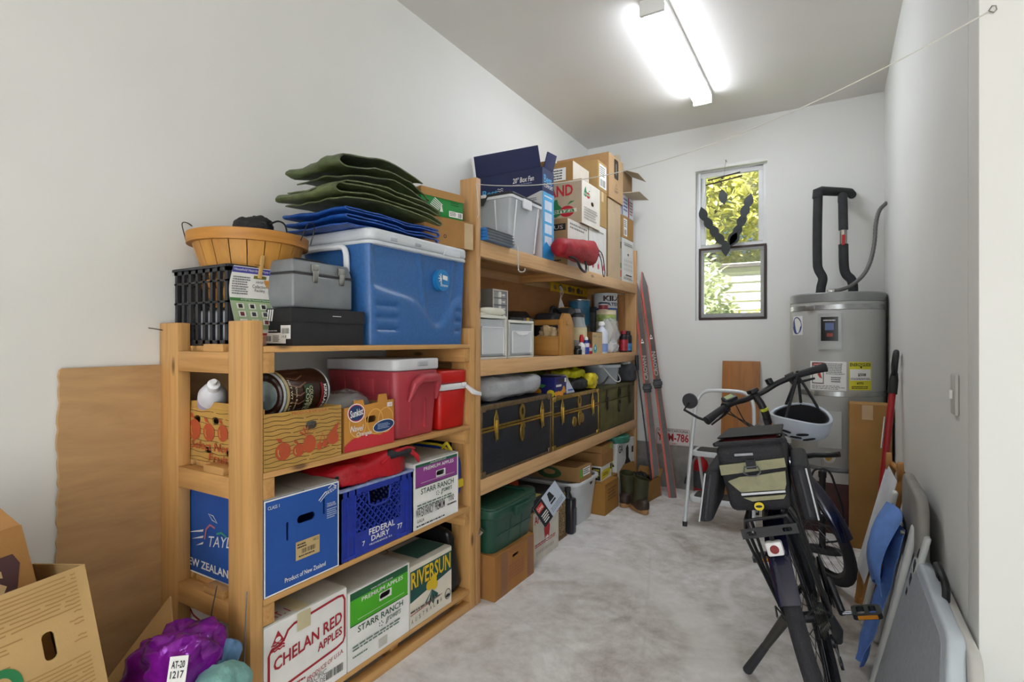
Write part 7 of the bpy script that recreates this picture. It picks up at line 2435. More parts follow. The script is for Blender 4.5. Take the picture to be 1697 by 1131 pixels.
# ---- light switch and clothes line
sw = T('light_switch', 'white wall switch plate on the right-hand wall', 'switch', (0.3025, 1.965, 1.0))
MB().box(-0.009, 0, -0.035, 0.035, 0.0, 0.115).build('switch_plate', plain('c9c8c4', 0.4, 0, 0.02), sw, bevel=0.003)
MB().box(-0.017, -0.0092, -0.006, 0.006, 0.045, 0.07).build('toggle', PWHITE, sw, bevel=0.002)
cl = T('clothes_line', 'thin white cord strung from the shelf post to the outer wall corner', 'cord', (0, 0, 0))
A_, B_ = Vector((-1.398, 2.024, 1.925)), Vector((0.321, 1.694, 2.0))
pts = []
for i in range(41):
    t_ = i / 40
    p = A_.lerp(B_, t_)
    p.z -= 4 * 0.135 * t_ * (1 - t_)
    pts.append(p)
MB().tube(pts, 0.0017, 6).build('cord', plain('d3d0c6', 0.7, 0, 0.03), cl)
MB().tube(smooth_path([(-1.396, 2.026, 1.925), (-1.394, 2.035, 1.86), (-1.396, 2.045, 1.80), (-1.40, 2.04, 1.775)], 5), 0.0017, 6).build('loose_end', plain('d3d0c6', 0.7, 0, 0.03), cl)
MB().tube([(0.321, 1.697, 2.003), (0.326, 1.690, 2.010), (0.333, 1.690, 2.008), (0.335, 1.692, 2.0), (0.330, 1.694, 1.995)], 0.0016, 6, True).build('eye_hook', plain('9a9890', 0.4, 0.8), cl)

# ================================================================== bicycle
bike = T('bicycle', 'dark blue commuter bicycle leaning on its kickstand with rack bag', 'bicycle', (-0.002, 2.50, 0.0), rot=(0, R(-16.5), R(3.2)))
bike_m = Matrix.Translation((-0.002, 2.50, 0.0)) @ Euler((0, R(-16.5), R(3.2))).to_matrix().to_4x4()
bike_i = bike_m.inverted()
RW = 0.345
RA, FA = Vector((0, -0.54, RW)), Vector((0, 0.56, RW))
FR = plain('17171d', 0.3, 0, 0.05, coat=0.4)
NVY = plain('151733', 0.18, 0.3, 0.05, coat=0.8)
TYR = plain('26262a', 0.85, 0, 0.2, 30, 0.4, 90)
ALU = plain('8e9094', 0.3, 0.9, 0.08)
KBL = plain('131316', 0.45, 0, 0.05)
hx = Vector((0, 0.395, 0.80))
axis = Vector((0, -0.342, 0.94)).normalized()
STEER = Matrix.Translation(hx) @ Matrix.Rotation(R(28), 4, axis) @ Matrix.Translation(-hx)
st = lambda pts: [STEER @ Vector(p) for p in pts]


def wheel(name, c, M=None, cassette=False):
    w = bpy.data.objects.new(name, None)
    COL.objects.link(w)
    w.parent = bike
    M = M or Matrix.Identity(4)
    f = lambda x, r, a: M @ (Vector(c) + Vector((x, r * math.cos(a), r * math.sin(a))))
    m = MB()
    nt_, ns = 72, 12
    def ty(u, v):
        a, b = 2 * PI * u, 2 * PI * v
        rr = 0.0235 + (0.0018 if (int(u * nt_) % 2 == 0 and math.cos(b) > 0.2) else 0)
        return f(0.0235 * math.sin(b), RW - 0.0245 + rr * math.cos(b), a)
    m.surf(ty, nt_, ns, True, True)
    m.build('tyre', TYR, w, angle=60)
    m = MB()
    prof = [(-0.011, RW - 0.040), (0.011, RW - 0.040), (0.010, RW - 0.060), (0.0, RW - 0.066), (-0.010, RW - 0.060)]
    m.surf(lambda u, v: f(prof[int(round(v * 5)) % 5][0], prof[int(round(v * 5)) % 5][1], 2 * PI * u), 64, 5, True, True)
    m.build('rim', plain('1b1b1e', 0.35, 0.5, 0.05), w)
    m = MB()
    for i in range(32):
        s = 1 if i % 2 else -1
        a = 2 * PI * i / 32
        b = a + R(48) * (1 if (i // 2) % 2 else -1)
        m.tube([f(0.024 * s, 0.022, b), f(0.002 * s, RW - 0.062, a)], 0.0013, 4)
    o_ = m.build('spokes', plain('3a3b3f', 0.3, 0.9, 0), w)
    o_['kind'] = 'stuff'
    MB().cyl(f(-0.045, 0, 0), f(0.045, 0, 0), 0.017, n=16).build('hub', plain('2c2c30', 0.35, 0.7), w)
    if cassette:
        for k in range(8):
            rr = 0.062 - k * 0.0048
            x = 0.030 + k * 0.0038
            pts = [(rr + (0.003 if i % 2 else -0.001)) for i in range(48)]
            m = MB()
            vs = [f(x + dx, pts[i], 2 * PI * i / 48) for dx in (0, 0.0016) for i in range(48)]
            m.add(vs, [tuple(range(48)), tuple(range(95, 47, -1))] + [(i, (i + 1) % 48, 48 + (i + 1) % 48, 48 + i) for i in range(48)])
            m.build('sprocket', plain('5c5a52', 0.4, 0.9, 0.1), w)
    return w


wheel('rear_wheel', RA, None, True)
wheel('front_wheel', FA, STEER)


def fender(name, c, a0, a1, M=None):
    M = M or Matrix.Identity(4)
    m = MB()
    def fn(u, v):
        a = a0 + (a1 - a0) * u
        b = R(-70) + R(140) * v
        r = RW + 0.006 + 0.014 * math.cos(b)
        return M @ (Vector(c) + Vector((0.032 * math.sin(b), r * math.cos(a), r * math.sin(a))))
    m.surf(fn, 40, 10)
    return m.build(name, NVY, bike, solid=0.002, angle=70)


fender('rear_fender', RA, R(60), R(152))
fender('front_fender', FA, R(40), R(188), STEER)
BB = Vector((0, -0.10, 0.285))
ST, HT, HB = Vector((0, -0.255, 0.66)), Vector((0, 0.375, 0.86)), Vector((0, 0.425, 0.725))
MB().tube([BB, ST], 0.018, 12).build('seat_tube', FR, bike)
MB().tube([ST + Vector((0, -0.02, -0.06)), Vector((0, 0.1, 0.66)), HT + Vector((0, 0.012, -0.035))], 0.021, 12).build('top_tube', FR, bike)
MB().tube([BB, Vector((0, 0.16, 0.48)), HB], [0.024, 0.026, 0.024], 12).build('down_tube', FR, bike)
MB().tube([HB - axis * 0.02, HT + axis * 0.02], 0.023, 14).build('head_tube', FR, bike)
for s in (-1, 1):
    MB().tube([BB + Vector((0.025 * s, -0.03, 0)), Vector((0.05 * s, -0.30, 0.31)), RA + Vector((0.062 * s, 0.0, 0))], [0.011, 0.011, 0.009], 10).build('chain_stay', FR, bike)
    MB().tube([ST + Vector((0.015 * s, -0.01, -0.03)), Vector((0.045 * s, -0.36, 0.58)), RA + Vector((0.062 * s, 0.0, 0))], [0.010, 0.010, 0.008], 10).build('seat_stay', FR, bike)
    MB().tube(st([HB + Vector((0.05 * s, 0.01, -0.01)), HB + Vector((0.055 * s, 0.04, -0.12)), FA + Vector((0.055 * s, 0, 0))]), [0.018, 0.016, 0.011], 10).build('fork_leg', FR, bike)
    MB().tube(st([FA + Vector((0.055 * s, 0, 0)), FA + Vector((0.035 * s, -0.355, 0.03))]), 0.0025, 6).build('fender_stay', BLACKP, bike)
MB().tube(st([HB + Vector((-0.055, 0.01, -0.012)), HB + Vector((0.055, 0.01, -0.012))]), 0.018, 10).build('fork_crown', FR, bike)
MB().tube([ST, ST + Vector((0, -0.075, 0.205))], 0.0145, 12).build('seat_post', BLACKP, bike)
# saddle


def sad(u, v):
    y = -0.50 + 0.29 * u
    wd = 0.085 * (1 - u) ** 0.55 + 0.022 * u
    if u < 0.12:
        wd *= (u / 0.12) ** 0.4 if u > 0 else 0.2
    b = PI * (v - 0.5) * 1.2
    return Vector((wd * math.sin(b), y, 0.922 - 0.042 * (1 - math.cos(b)) - 0.01 * math.sin(u * PI) + 0.004 * u))


MB().surf(sad, 20, 14).build('saddle', plain('17171a', 0.5, 0, 0.1), bike, solid=0.03, angle=70)
# stem and bar
MB().tube(st([HT, HT + axis * 0.05, HT + axis * 0.10 + Vector((0, 0.015, 0)), HT + Vector((0, 0.0, 0.135))]), [0.018, 0.018, 0.017, 0.017], 12).build('stem', BLACKP, bike)
MB().tube(st([HT + axis * 0.060, HT + axis * 0.072]), 0.0195, 12).build('stem_ring', plain('c8cf3a', 0.5, 0, 0), bike)
BC = HT + Vector((0, 0.0, 0.135))
bar = [BC + Vector(p) for p in ((-0.295, -0.13, 0.0), (-0.22, -0.10, 0.012), (-0.12, -0.03, 0.012), (-0.05, 0, 0), (0.05, 0, 0), (0.12, -0.03, 0.012), (0.22, -0.10, 0.012), (0.295, -0.13, 0.0))]
MB().tube(st(smooth_path(bar, 5)), 0.0135, 12).build('handlebar', KBL, bike)
for s in (-1, 1):
    g = [BC + Vector(p) for p in ((0.305 * s, -0.135, -0.002), (0.26 * s, -0.12, 0.006), (0.20 * s, -0.088, 0.013))]
    MB().tube(st(g), [0.021, 0.018, 0.016], 12).build('grip', plain('1f1f23', 0.7, 0, 0.1), bike)
    MB().tube(st([BC + Vector((0.165 * s, -0.06, 0.0)), BC + Vector((0.18 * s, -0.02, -0.02)), BC + Vector((0.27 * s, -0.06, -0.035))]), [0.012, 0.008, 0.005], 8).build('brake_lever', KBL, bike)
    MB().cyl(*st([BC + Vector((0.15 * s, -0.055, 0.018)), BC + Vector((0.185 * s, -0.075, 0.020))]), 0.017, n=12).build('shifter', BLACKP, bike)
MB().box(-0.032, 0.032, -0.022, 0.022, -0.008, 0.012, STEER @ Matrix.Translation(BC + Vector((-0.135, -0.048, 0.038))) @ Matrix.Rotation(R(28), 4, 'X')).build('display', plain('232427', 0.4), bike, bevel=0.004)
MB().box(-0.019, 0.019, -0.015, 0.015, 0.012, 0.0135, STEER @ Matrix.Translation(BC + Vector((-0.135, -0.048, 0.038))) @ Matrix.Rotation(R(28), 4, 'X')).build('display_screen', plain('8fa06a', 0.3, 0, 0), bike)
MB().box(-0.02, 0.02, -0.03, 0.03, 0.0, 0.02, STEER @ Matrix.Translation(BC + Vector((0, 0.0, 0.012)))).build('stem_clamp', KBL, bike, bevel=0.005)
MB().box(-0.012, 0.012, -0.02, 0.02, 0, 0.03, STEER @ Matrix.Translation(BC + Vector((0.09, -0.01, 0.018)))).build('bell', KBL, bike, bevel=0.006)
gl = BC + Vector((-0.305, -0.135, -0.002))
MB().tube(st([gl, gl + Vector((-0.03, 0.0, 0.03)), gl + Vector((-0.065, 0.02, 0.085)), gl + Vector((-0.03, 0.03, 0.105))]), 0.006, 8).build('mirror_arm', KBL, bike)
mc_ = STEER @ (gl + Vector((-0.02, 0.04, 0.11)))
MB().cyl(mc_, mc_ + Vector((0.004, 0.012, 0.0)), 0.036, n=28).build('mirror', plain('3a3b40', 0.5), bike)
for dx, dz in ((-0.03, 0.0), (0.0, -0.02), (0.04, -0.01)):
    MB().tube(smooth_path(st([BC + Vector((-0.16 + dx, -0.05, 0)), BC + Vector((-0.11 + dx, 0.10, -0.02 + dz)), BC + Vector((-0.05, 0.13, -0.12 + dz))]) + [Vector((0.0, 0.43, 0.76 + dz)), Vector((0, 0.36, 0.72))], 6), 0.0028, 6).build('cable', KBL, bike)
# drive train on the right side
cr = BB + Vector((0.05, 0, 0))
m = MB()
m.lathe([(0.058, -0.002), (0.086, -0.002), (0.088, 0.0), (0.086, 0.002), (0.058, 0.002)], 48, Matrix.Translation(cr) @ Matrix.Rotation(R(90), 4, 'Y'))
m.build('chainring', plain('2a2a2c', 0.4, 0.7, 0.1), bike)
MB().lathe([(0.05, 0.006), (0.095, 0.006), (0.097, 0.009), (0.05, 0.010)], 40, Matrix.Translation(cr) @ Matrix.Rotation(R(90), 4, 'Y')).build('chain_guard', KBL, bike)
cdv = Vector((0, -0.86, -0.30)).normalized()
for s, sg in ((1, 1), (-1, -1)):
    a_ = BB + Vector((0.065 * s, 0, 0))
    e_ = a_ + cdv * 0.17 * sg + Vector((0.02 * s, 0, 0))
    MB().tube([a_, e_], [0.016, 0.012], 10).build('crank_arm', KBL, bike)
    pd = bpy.data.objects.new('pedal', None)
    COL.objects.link(pd)
    pd.parent = bike
    MB().cyl(e_, e_ + Vector((0.03 * s, 0, 0)), 0.007, n=10).build('pedal_axle', ALU, pd)
    c_ = e_ + Vector((0.075 * s, 0, 0))
    m = MB().plate(rrect(-0.045, -0.04, 0.045, 0.04, 0.015), [rrect(-0.03, -0.028, -0.005, 0.028, 0.008), rrect(0.008, -0.028, 0.03, 0.028, 0.008)], c_ + Vector((0, 0, 0.009)), (1, 0, 0), (0, 1, 0), 0.018)
    m.build('pedal_cage', plain('4a4c50', 0.3, 0.8, 0.1), pd)
    for yy in (-0.043, 0.041):
        MB().box(-0.03, 0.03, yy, yy + 0.003, -0.006, 0.006, Matrix.Translation(c_)).build('reflector', plain('d98a1c', 0.25, 0, 0), pd)
chain = MB()
n = 64
for seg in (((0.046, BB.y, BB.z + 0.085), (0.046, RA.y, RA.z + 0.045)), ((0.046, BB.y, BB.z - 0.085), (0.046, RA.y + 0.04, RA.z - 0.17))):
    for i in range(n):
        a_ = Vector(seg[0]).lerp(Vector(seg[1]), (i + 0.15) / n)
        b_ = Vector(seg[0]).lerp(Vector(seg[1]), (i + 0.85) / n)
        chain.tube([a_, b_], 0.0035, 4)
chain.build('chain', plain('77746a', 0.4, 0.9, 0.1), bike)['kind'] = 'stuff'
dz = RA + Vector((0.062, 0.0, 0))
MB().tube([dz, dz + Vector((0.008, 0.01, -0.05)), dz + Vector((0.0, 0.03, -0.09))], [0.014, 0.018, 0.014], 10).build('derailleur', plain('3b3c3e', 0.4, 0.6, 0.1), bike)
MB().prism([(0.0, 0.0), (0.05, -0.10), (0.03, -0.115), (-0.02, -0.015)], dz + Vector((-0.012, 0.03, -0.075)), (0, 1, 0), (0, 0, 1), 0.004).build('derailleur_cage', ALU, bike)
for q in ((0.028, -0.09), (0.062, -0.175)):
    MB().cyl(dz + Vector((-0.018, q[0], q[1])), dz + Vector((-0.010, q[0], q[1])), 0.02, n=14).build('jockey_wheel', KBL, bike)
# rack, light
RKZ = 0.735
for x in (-0.055, 0.0, 0.055):
    MB().tube([(x, -0.42, RKZ), (x, -0.80, RKZ)], 0.005, 8).build('rack_rail', KBL, bike)
MB().tube([(-0.055, -0.80, RKZ), (0.055, -0.80, RKZ)], 0.005, 8).build('rack_rail', KBL, bike)
for s in (-1, 1):
    for y in (-0.60, -0.72, -0.79):
        MB().tube([(0.055 * s, y, RKZ), (0.07 * s, y + 0.01, RKZ - 0.05), (0.066 * s, RA.y - 0.005, RA.z + 0.02)], 0.005, 8).build('rack_leg', KBL, bike)
MB().plate([(-0.075, 0), (0.075, 0), (0.075, 0.028), (-0.075, 0.028)], [rrect(-0.06, 0.008, -0.035, 0.02, 0.005), rrect(0.035, 0.008, 0.06, 0.02, 0.005)], (0, -0.806, RKZ - 0.05), (1, 0, 0), (0, 0, 1), 0.003).build('rack_plate', KBL, bike)
MB().tube([(-0.05, -0.80, RKZ), (-0.05, -0.803, RKZ - 0.05)], 0.004, 6).build('plate_strut', KBL, bike)
tl = MB().box(-0.022, 0.022, -0.812, -0.785, RKZ - 0.105, RKZ - 0.065).build('tail_light', plain('d8d6d6', 0.3, 0, 0), bike, bevel=0.006)
MB().cyl((0, -0.8135, RKZ - 0.085), (0, -0.810, RKZ - 0.085), 0.012, n=16).build('lens', plain('7c2024', 0.25, 0, 0), tl)
MB().tube([(0.0, -0.79, RKZ - 0.07), (0.0, -0.795, RKZ - 0.05)], 0.006, 8).build('light_bracket', KBL, bike)
MB().tube([(-0.065, RA.y, RA.z), (-0.06, -0.70, 0.45), (-0.035, -0.89, 0.50)], 0.0028, 6).build('fender_stay', KBL, bike)
MB().tube([(0.065, RA.y, RA.z), (0.06, -0.70, 0.45), (0.035, -0.89, 0.50)], 0.0028, 6).build('fender_stay', KBL, bike)
kf = bike_i @ Vector((-0.268, 2.13, 0.008))
ka = RA + Vector((-0.068, 0.05, -0.02))
km = ka.lerp(kf, 0.55)
ks = MB().tube([ka, km], [0.018, 0.013], 10).build('kickstand', plain('4a4842', 0.5, 0.5, 0.15), bike)
MB().tube([km.lerp(ka, 0.05), kf], [0.014, 0.017], 10).build('kickstand_foot', plain('35353a', 0.6, 0.1, 0.1), ks)

# ---- rack bag
bg = T('rack_bag', 'black and khaki trunk bag with side pockets strapped on the bicycle rack', 'bag')
bg.matrix_world = bike_m @ Matrix.Translation((-0.012, -0.60, RKZ + 0.008)) @ Matrix.Rotation(R(7), 4, 'Y') @ Matrix.Scale(0.94, 4, (0, 0, 1))
BGK = plain('1e1e23', 0.75, 0, 0.12, 30, 0.3, 120)
KHA = plain('8c8a6c', 0.75, 0, 0.06, 40, 0.2, 160)


def bagx(c):
    k = c.z / 0.21
    return Vector((c.x * (0.86 + 0.14 * k), c.y * (0.94 + 0.06 * k) - 0.02 * k, c.z + (0.018 * (-c.y / 0.18) if c.z > 0.15 else 0)))


MB().box(-0.095, 0.095, -0.17, 0.17, 0, 0.20).build('bag_body', BGK, bg, bevel=0.022, seg=3, xf=bagx)
MB().tube(smooth_path([bagx(Vector(p)) for p in ((-0.085, 0.10, 0.205), (-0.09, -0.15, 0.205), (-0.07, -0.168, 0.205), (0.07, -0.168, 0.205), (0.09, -0.15, 0.205), (0.085, 0.10, 0.205))], 4), 0.007, 8).build('lid_piping', BGK, bg)
MB().prism([(-0.075, -0.10), (0.075, -0.10), (0.075, 0.0), (-0.075, 0.0)], (0, -0.045, 0.2215), (1, 0, 0), (0, 1, 0.0), 0.004).build('lining', plain('8c1f20', 0.8, 0, 0.15), bg)
MB().hexa([(-0.092, -0.10, 0.224), (0.092, -0.10, 0.224), (0.09, 0.165, 0.212), (-0.09, 0.165, 0.212)], [(-0.09, -0.15, 0.236), (0.09, -0.15, 0.236), (0.09, 0.165, 0.220), (-0.09, 0.165, 0.220)]).build('lid', BGK, bg, bevel=0.004)
F = Face(bg, (-0.095, -0.172, 0.0), (1, 0, 0), (0, -0.10, 1.0), 0.19, 0.20)
for nm_, mt_, q in (('khaki_panel', KHA, [(0.04, 0.62), (0.97, 0.70), (0.97, 0.84), (0.04, 0.78)]), ('khaki_panel', KHA, [(0.12, 0.52), (0.30, 0.58), (0.60, 0.60), (0.95, 0.64), (0.93, 0.44), (0.90, 0.36), (0.28, 0.34)]),
                    ('reflective_strip', plain('c5c7cc', 0.4, 0, 0.02), [(0.28, 0.285), (0.90, 0.315), (0.90, 0.345), (0.28, 0.32)]), ('khaki_panel', KHA, [(0.30, 0.25), (0.90, 0.28), (0.86, 0.22), (0.42, 0.19)])):
    m = MB().prism([(a * 0.19, b * 0.20) for a, b in q], F.o + Vector((0, -0.003, 0)), F.U, F.V, 0.004)
    m.build(nm_, mt_, bg)
MB().prism(ellip(0.095, 0.022, 0.013, 0.013, 20), F.o + Vector((0, -0.004, 0)), F.U, F.V, 0.004).build('round_badge', plain('d8c020', 0.5, 0, 0), bg)
MB().prism(ellip(0.095, 0.022, 0.009, 0.004, 14), F.o + Vector((0, -0.0046, 0)), F.U, F.V, 0.001).build('badge_mark', INK, bg)
MB().box(0.082, 0.108, -0.001, 0.004, 0.142, 0.17, Matrix.Translation((-0.095, -0.198, 0.0))).build('strap_loop', BGK, bg)
MB().tube([(-0.018, -0.198, 0.148), (-0.022, -0.202, 0.132), (-0.010, -0.204, 0.122), (0.010, -0.204, 0.122), (0.022, -0.202, 0.132), (0.018, -0.198, 0.148)], 0.0028, 6, True).build('d_ring', plain('55565a', 0.4, 0.5), bg)
MB().box(0.055, 0.105, -0.004, 0.0, 0.183, 0.19, Matrix.Translation((-0.095, -0.192, 0.0))).build('pull_tab', plain('8a8c92', 0.4, 0, 0), bg)
for s in (-1, 1):
    fl_ = lambda c, s=s: Vector((c.x + s * 0.035 * (0.13 - c.z) / 0.13 * (1.0 if s < 0 else 0.2), c.y, c.z))
    pk_ = MB().box(*sorted((0.096 * s, 0.142 * s)), -0.15, 0.15, -0.035, 0.135).build('side_pocket', BGK, bg, bevel=0.016, seg=3, xf=fl_)
    MB().tube([fl_(Vector((0.119 * s, -0.153, z))) for z in (-0.02, 0.04, 0.12)], 0.004, 6).build('zip', plain('3d3e44', 0.5, 0.2), pk_)
    MB().tube([fl_(Vector((0.137 * s, -0.152, z))) for z in (-0.03, 0.04, 0.125)], 0.0025, 6).build('piping', plain('b9bbbf', 0.5, 0, 0), pk_)

# ---- helmet hanging on the right bar end
hm = T('bicycle_helmet', 'pale grey bicycle helmet hanging by its straps from the handlebar', 'helmet', (-0.125, 2.72, 0.885), rot=(R(-20), R(186), R(-20)))
HG = plain('b4bcc6', 0.35, 0, 0.04)


def dome(u, v):
    a = 2 * PI * u
    ph = R(86) * v
    k = 1 + 0.10 * math.sin(a * 1 + 0.4)
    return Vector((0.128 * math.cos(ph) ** 0.55 * math.cos(a), 0.092 * math.cos(ph) ** 0.55 * math.sin(a), 0.115 * math.sin(ph) ** 1.0 + 0.012 * math.cos(2 * a) * (1 - v)))


MB().surf(dome, 40, 14, closed_u=True).build('shell', HG, hm, solid=0.012, angle=70)
MB().surf(lambda u, v: dome(u, v) * 0.88 + Vector((0, 0, 0.004)), 32, 8, closed_u=True).build('liner', plain('1b1b1f', 0.9, 0, 0.1), hm, solid=0.006, angle=70)
for a_, v_ in ((60, 0.35), (75, 0.5), (100, 0.4), (250, 0.38), (265, 0.55), (285, 0.38), (300, 0.52), (235, 0.55)):
    p = dome(a_ / 360, v_)
    n_ = Vector((p.x / 0.016, p.y / 0.0085, p.z / 0.013)).normalized()
    t_ = Vector((1, 0, 0.1)).cross(n_).normalized()
    b_ = n_.cross(t_)
    MB().prism(ellip(0, 0, 0.008, 0.026, 12), p + n_ * 0.0015, t_, b_, 0.004).build('vent', plain('17171a', 0.8), hm)
p0 = [dome(-0.02 + 0.02 * i - 0.04, 0.30 + 0.04 * i) * 1.01 for i in range(7)]
MB().tube([dome(0.93 + 0.02 * i, 0.38) * 1.005 for i in range(8)], 0.008, 6).build('orange_band', plain('d8843a', 0.5, 0, 0), hm)
hi = (Matrix.Translation((-0.125, 2.72, 0.885)) @ Euler((R(-20), R(186), R(-20))).to_matrix().to_4x4()).inverted()
gb_ = bike_m @ (STEER @ (BC + Vector((0.20, -0.088, 0.03))))
for q in ((0.09, 0.06, 0.0), (0.03, 0.078, 0.0), (-0.05, 0.07, 0.0), (0.03, -0.078, 0.0)):
    MB().tube(smooth_path([Vector(q), Vector(q) * 0.4 + (hi @ gb_) * 0.55, hi @ (gb_ + Vector((0, 0, -0.02))), hi @ gb_], 5), 0.0065, 6).build('strap', plain('141417', 0.8), hm)

# ================================================================== right-hand side
tbx = T('cardboard_box', 'tall narrow brown carton standing before the water heater', 'box', (0.083, 3.725, 0.0), 0)
MB().box(0, 0.205, 0, 0.17, 0, 0.838).build('body', cardboard('a67c48'), tbx, bevel=0.002)
MB().box(0.001, 0.204, 0.001, 0.084, 0.8385, 0.8425).build('flap', cardboard('b08752'), tbx)
MB().box(0.001, 0.204, 0.086, 0.169, 0.8385, 0.8425).build('flap', cardboard('b08752'), tbx)
F = Face(tbx, (0, 0, 0), (1, 0, 0), (0, 0, 1), 0.205, 0.838)
F.rect(0.30, 0.90, 0.56, 1.0, plain('b99667', 0.3, 0, 0.05), 'tape')
F.done()
pm = T('bicycle_pump', 'black floor pump with T handle standing near the heater', 'pump', (-0.052, 3.56, 0.0))
MB().cyl((0, 0, 0.03), (0, 0, 0.45), 0.017, n=18).build('barrel', KBL, pm)
MB().cyl((0, 0, 0.4505), (0, 0, 0.535), 0.006, n=10).build('rod', CHROME, pm)
MB().cyl((0, 0, 0.43), (0, 0, 0.463), 0.021, n=18).build('collar', KBL, pm)
MB().tube([(-0.085, 0.03, 0.535), (-0.04, 0.012, 0.55), (0, 0, 0.555), (0.05, -0.015, 0.565), (0.085, -0.025, 0.575)], [0.016, 0.014, 0.013, 0.014, 0.016], 12).build('handle', KBL, pm)
MB().prism(ellip(0, 0, 0.10, 0.045, 24), (0, 0, 0.03), (1, 0, 0), (0, 1, 0), 0.03).build('base', plain('2b2c30', 0.5), pm, bevel=0.005)
MB().tube(smooth_path([(0.02, 0, 0.06), (0.09, -0.01, 0.10), (0.10, -0.01, 0.25), (0.06, -0.01, 0.40), (0.03, -0.015, 0.47), (-0.03, -0.015, 0.475), (-0.055, -0.01, 0.42), (-0.05, -0.01, 0.30)], 6), 0.006, 8).build('hose', KBL, pm)
F = Face(pm, (0.010, -0.0172, 0.22), (0, 0, 1), (-1, 0, 0), 0.14, 0.02)
F.text('GIANT', 0, 0, 1, 1, PWHITE, 0.02)
F.done()
sv = T('snow_shovel', 'snow shovel with red shaft and black grip leaning on the right wall', 'shovel', (0, 0, 0))
SA, SB = Vector((0.178, 3.16, 0.20)), Vector((0.262, 3.36, 0.96))
MB().tube([SA, SB], 0.0155, 14).build('shaft', plain('a3141a', 0.35, 0, 0.05), sv)
dS = (SB - SA).normalized()
MB().tube([SB - dS * 0.02, SB + dS * 0.05, SB + dS * 0.09], [0.021, 0.021, 0.015], 12).build('grip_socket', KBL, sv)
g0 = SB + dS * 0.08
MB().tube(smooth_path([g0 + Vector((0, -0.012, 0)), g0 + Vector((0.002, -0.035, 0.05)), g0 + Vector((0.008, -0.02, 0.11)), g0 + Vector((0.008, 0.03, 0.11)), g0 + Vector((0.002, 0.042, 0.05)), g0 + Vector((0, 0.016, 0))], 5), 0.0125, 10).build('d_grip', KBL, sv)
MB().box(0.0, 0.003, -0.008, 0.008, 0, 0.16, Matrix.Translation(SA.lerp(SB, 0.62) + Vector((-0.019, -0.006, 0))) @ dS.to_track_quat('Z', 'Y').to_matrix().to_4x4()).build('sticker', PWHITE, sv)


def blade(u, v):
    return Vector((0.115 + 0.06 * v + 0.02 * math.cos(PI * (u - 0.5) * 1.2), 2.98 + 0.38 * u, 0.005 + 0.31 * v - 0.05 * v * (2 * u - 1) ** 2))


MB().surf(blade, 16, 8).build('blade', plain('26272a', 0.4, 0, 0.1), sv, solid=0.004)
# deck chair
dc = T('deck_chair', 'folded wooden deck chair with white canvas leaning on the right wall', 'chair', (0, 0, 0))
OAK = wood('b07a3a', '8a5a28', (20, 20, 1.5), 0.5, False)
for y, dx in ((3.02, -0.012), (2.80, 0.012)):
    MB().tube([(0.115 + dx, y - 0.05, 0.012), (0.225 + dx, y, 0.55), (0.25 + dx, y + 0.01, 0.645)], [0.018, 0.018, 0.02], 10).build('side_rail', OAK, dc)
    MB().prism(ellip(0, 0, 0.03, 0.045, 18), (0.245 + dx, y + 0.012, 0.65), (0, 1, 0), (0, 0, 1), 0.022).build('rounded_end', OAK, dc, bevel=0.003)
for z, x in ((0.645, 0.245), (0.10, 0.132), (0.02, 0.118)):
    MB().cyl((x - 0.012, 3.03 - 0.05 * (0.65 - z), z), (x + 0.012, 2.80 - 0.05 * (0.65 - z), z), 0.012, n=12).build('dowel', OAK, dc)
MB().hexa([(0.095, 3.00, 0.16), (0.115, 2.78, 0.16), (0.118, 2.78, 0.163), (0.098, 3.00, 0.163)], [(0.215, 3.035, 0.64), (0.235, 2.82, 0.60), (0.238, 2.82, 0.603), (0.218, 3.035, 0.643)]).build('canvas', plain('d2d3d6', 0.85, 0, 0.05, 12, 0.2, 120), dc)
MB().hexa([(0.085, 2.95, 0.0), (0.125, 2.93, 0.0), (0.13, 2.96, 0.0), (0.09, 2.98, 0.0)], [(0.10, 2.97, 0.15), (0.145, 2.95, 0.16), (0.15, 2.98, 0.16), (0.105, 3.0, 0.15)]).build('foot_rail', OAK, dc, bevel=0.004)
MB().hexa([(0.105, 2.86, 0.0), (0.135, 2.84, 0.0), (0.14, 2.87, 0.0), (0.11, 2.89, 0.0)], [(0.125, 2.84, 0.19), (0.16, 2.82, 0.20), (0.165, 2.85, 0.20), (0.13, 2.87, 0.19)]).build('foot_rail', OAK, dc, bevel=0.004)
# grey padded chair
pc2 = T('folding_chair', 'grey padded folding chair behind the blue fabric chair', 'chair', (0.215, 2.40, 0.0))
MB().prism(rrect(-0.22, 0.33, 0.24, 0.70, 0.07, 6), (0.055, 0, 0), (0, 1, 0), (0, 0, 1), 0.035).build('seat_pad', plain('8f8b86', 0.6, 0, 0.06), pc2, bevel=0.014, seg=3)
for y in (-0.14, 0.14):
    MB().tube([(0.0, y, 0.01), (0.05, y, 0.345)], 0.010, 8).build('leg', plain('9a9a98', 0.4, 0.6), pc2)
# blue fabric lawn chair with white frame
lc = T('lawn_chair', 'folded lawn chair with white frame and blue fabric', 'chair', (0, 0, 0))
LWH = plain('d3d5d2', 0.45, 0, 0.04)


def flat_bar(a, b, wy, tx, name, r=0.012):
    a, b = Vector(a), Vector(b)
    d = b - a
    m = MB()
    off_ = Vector((0, wy / 2, 0))
    q = Vector((tx / 2, 0, 0))
    m.hexa([a - off_ - q, a - off_ + q, a + off_ + q, a + off_ - q], [b - off_ - q, b - off_ + q, b + off_ + q, b + off_ - q])
    return m.build(name, LWH, lc, bevel=min(r, tx * 0.4), seg=3)


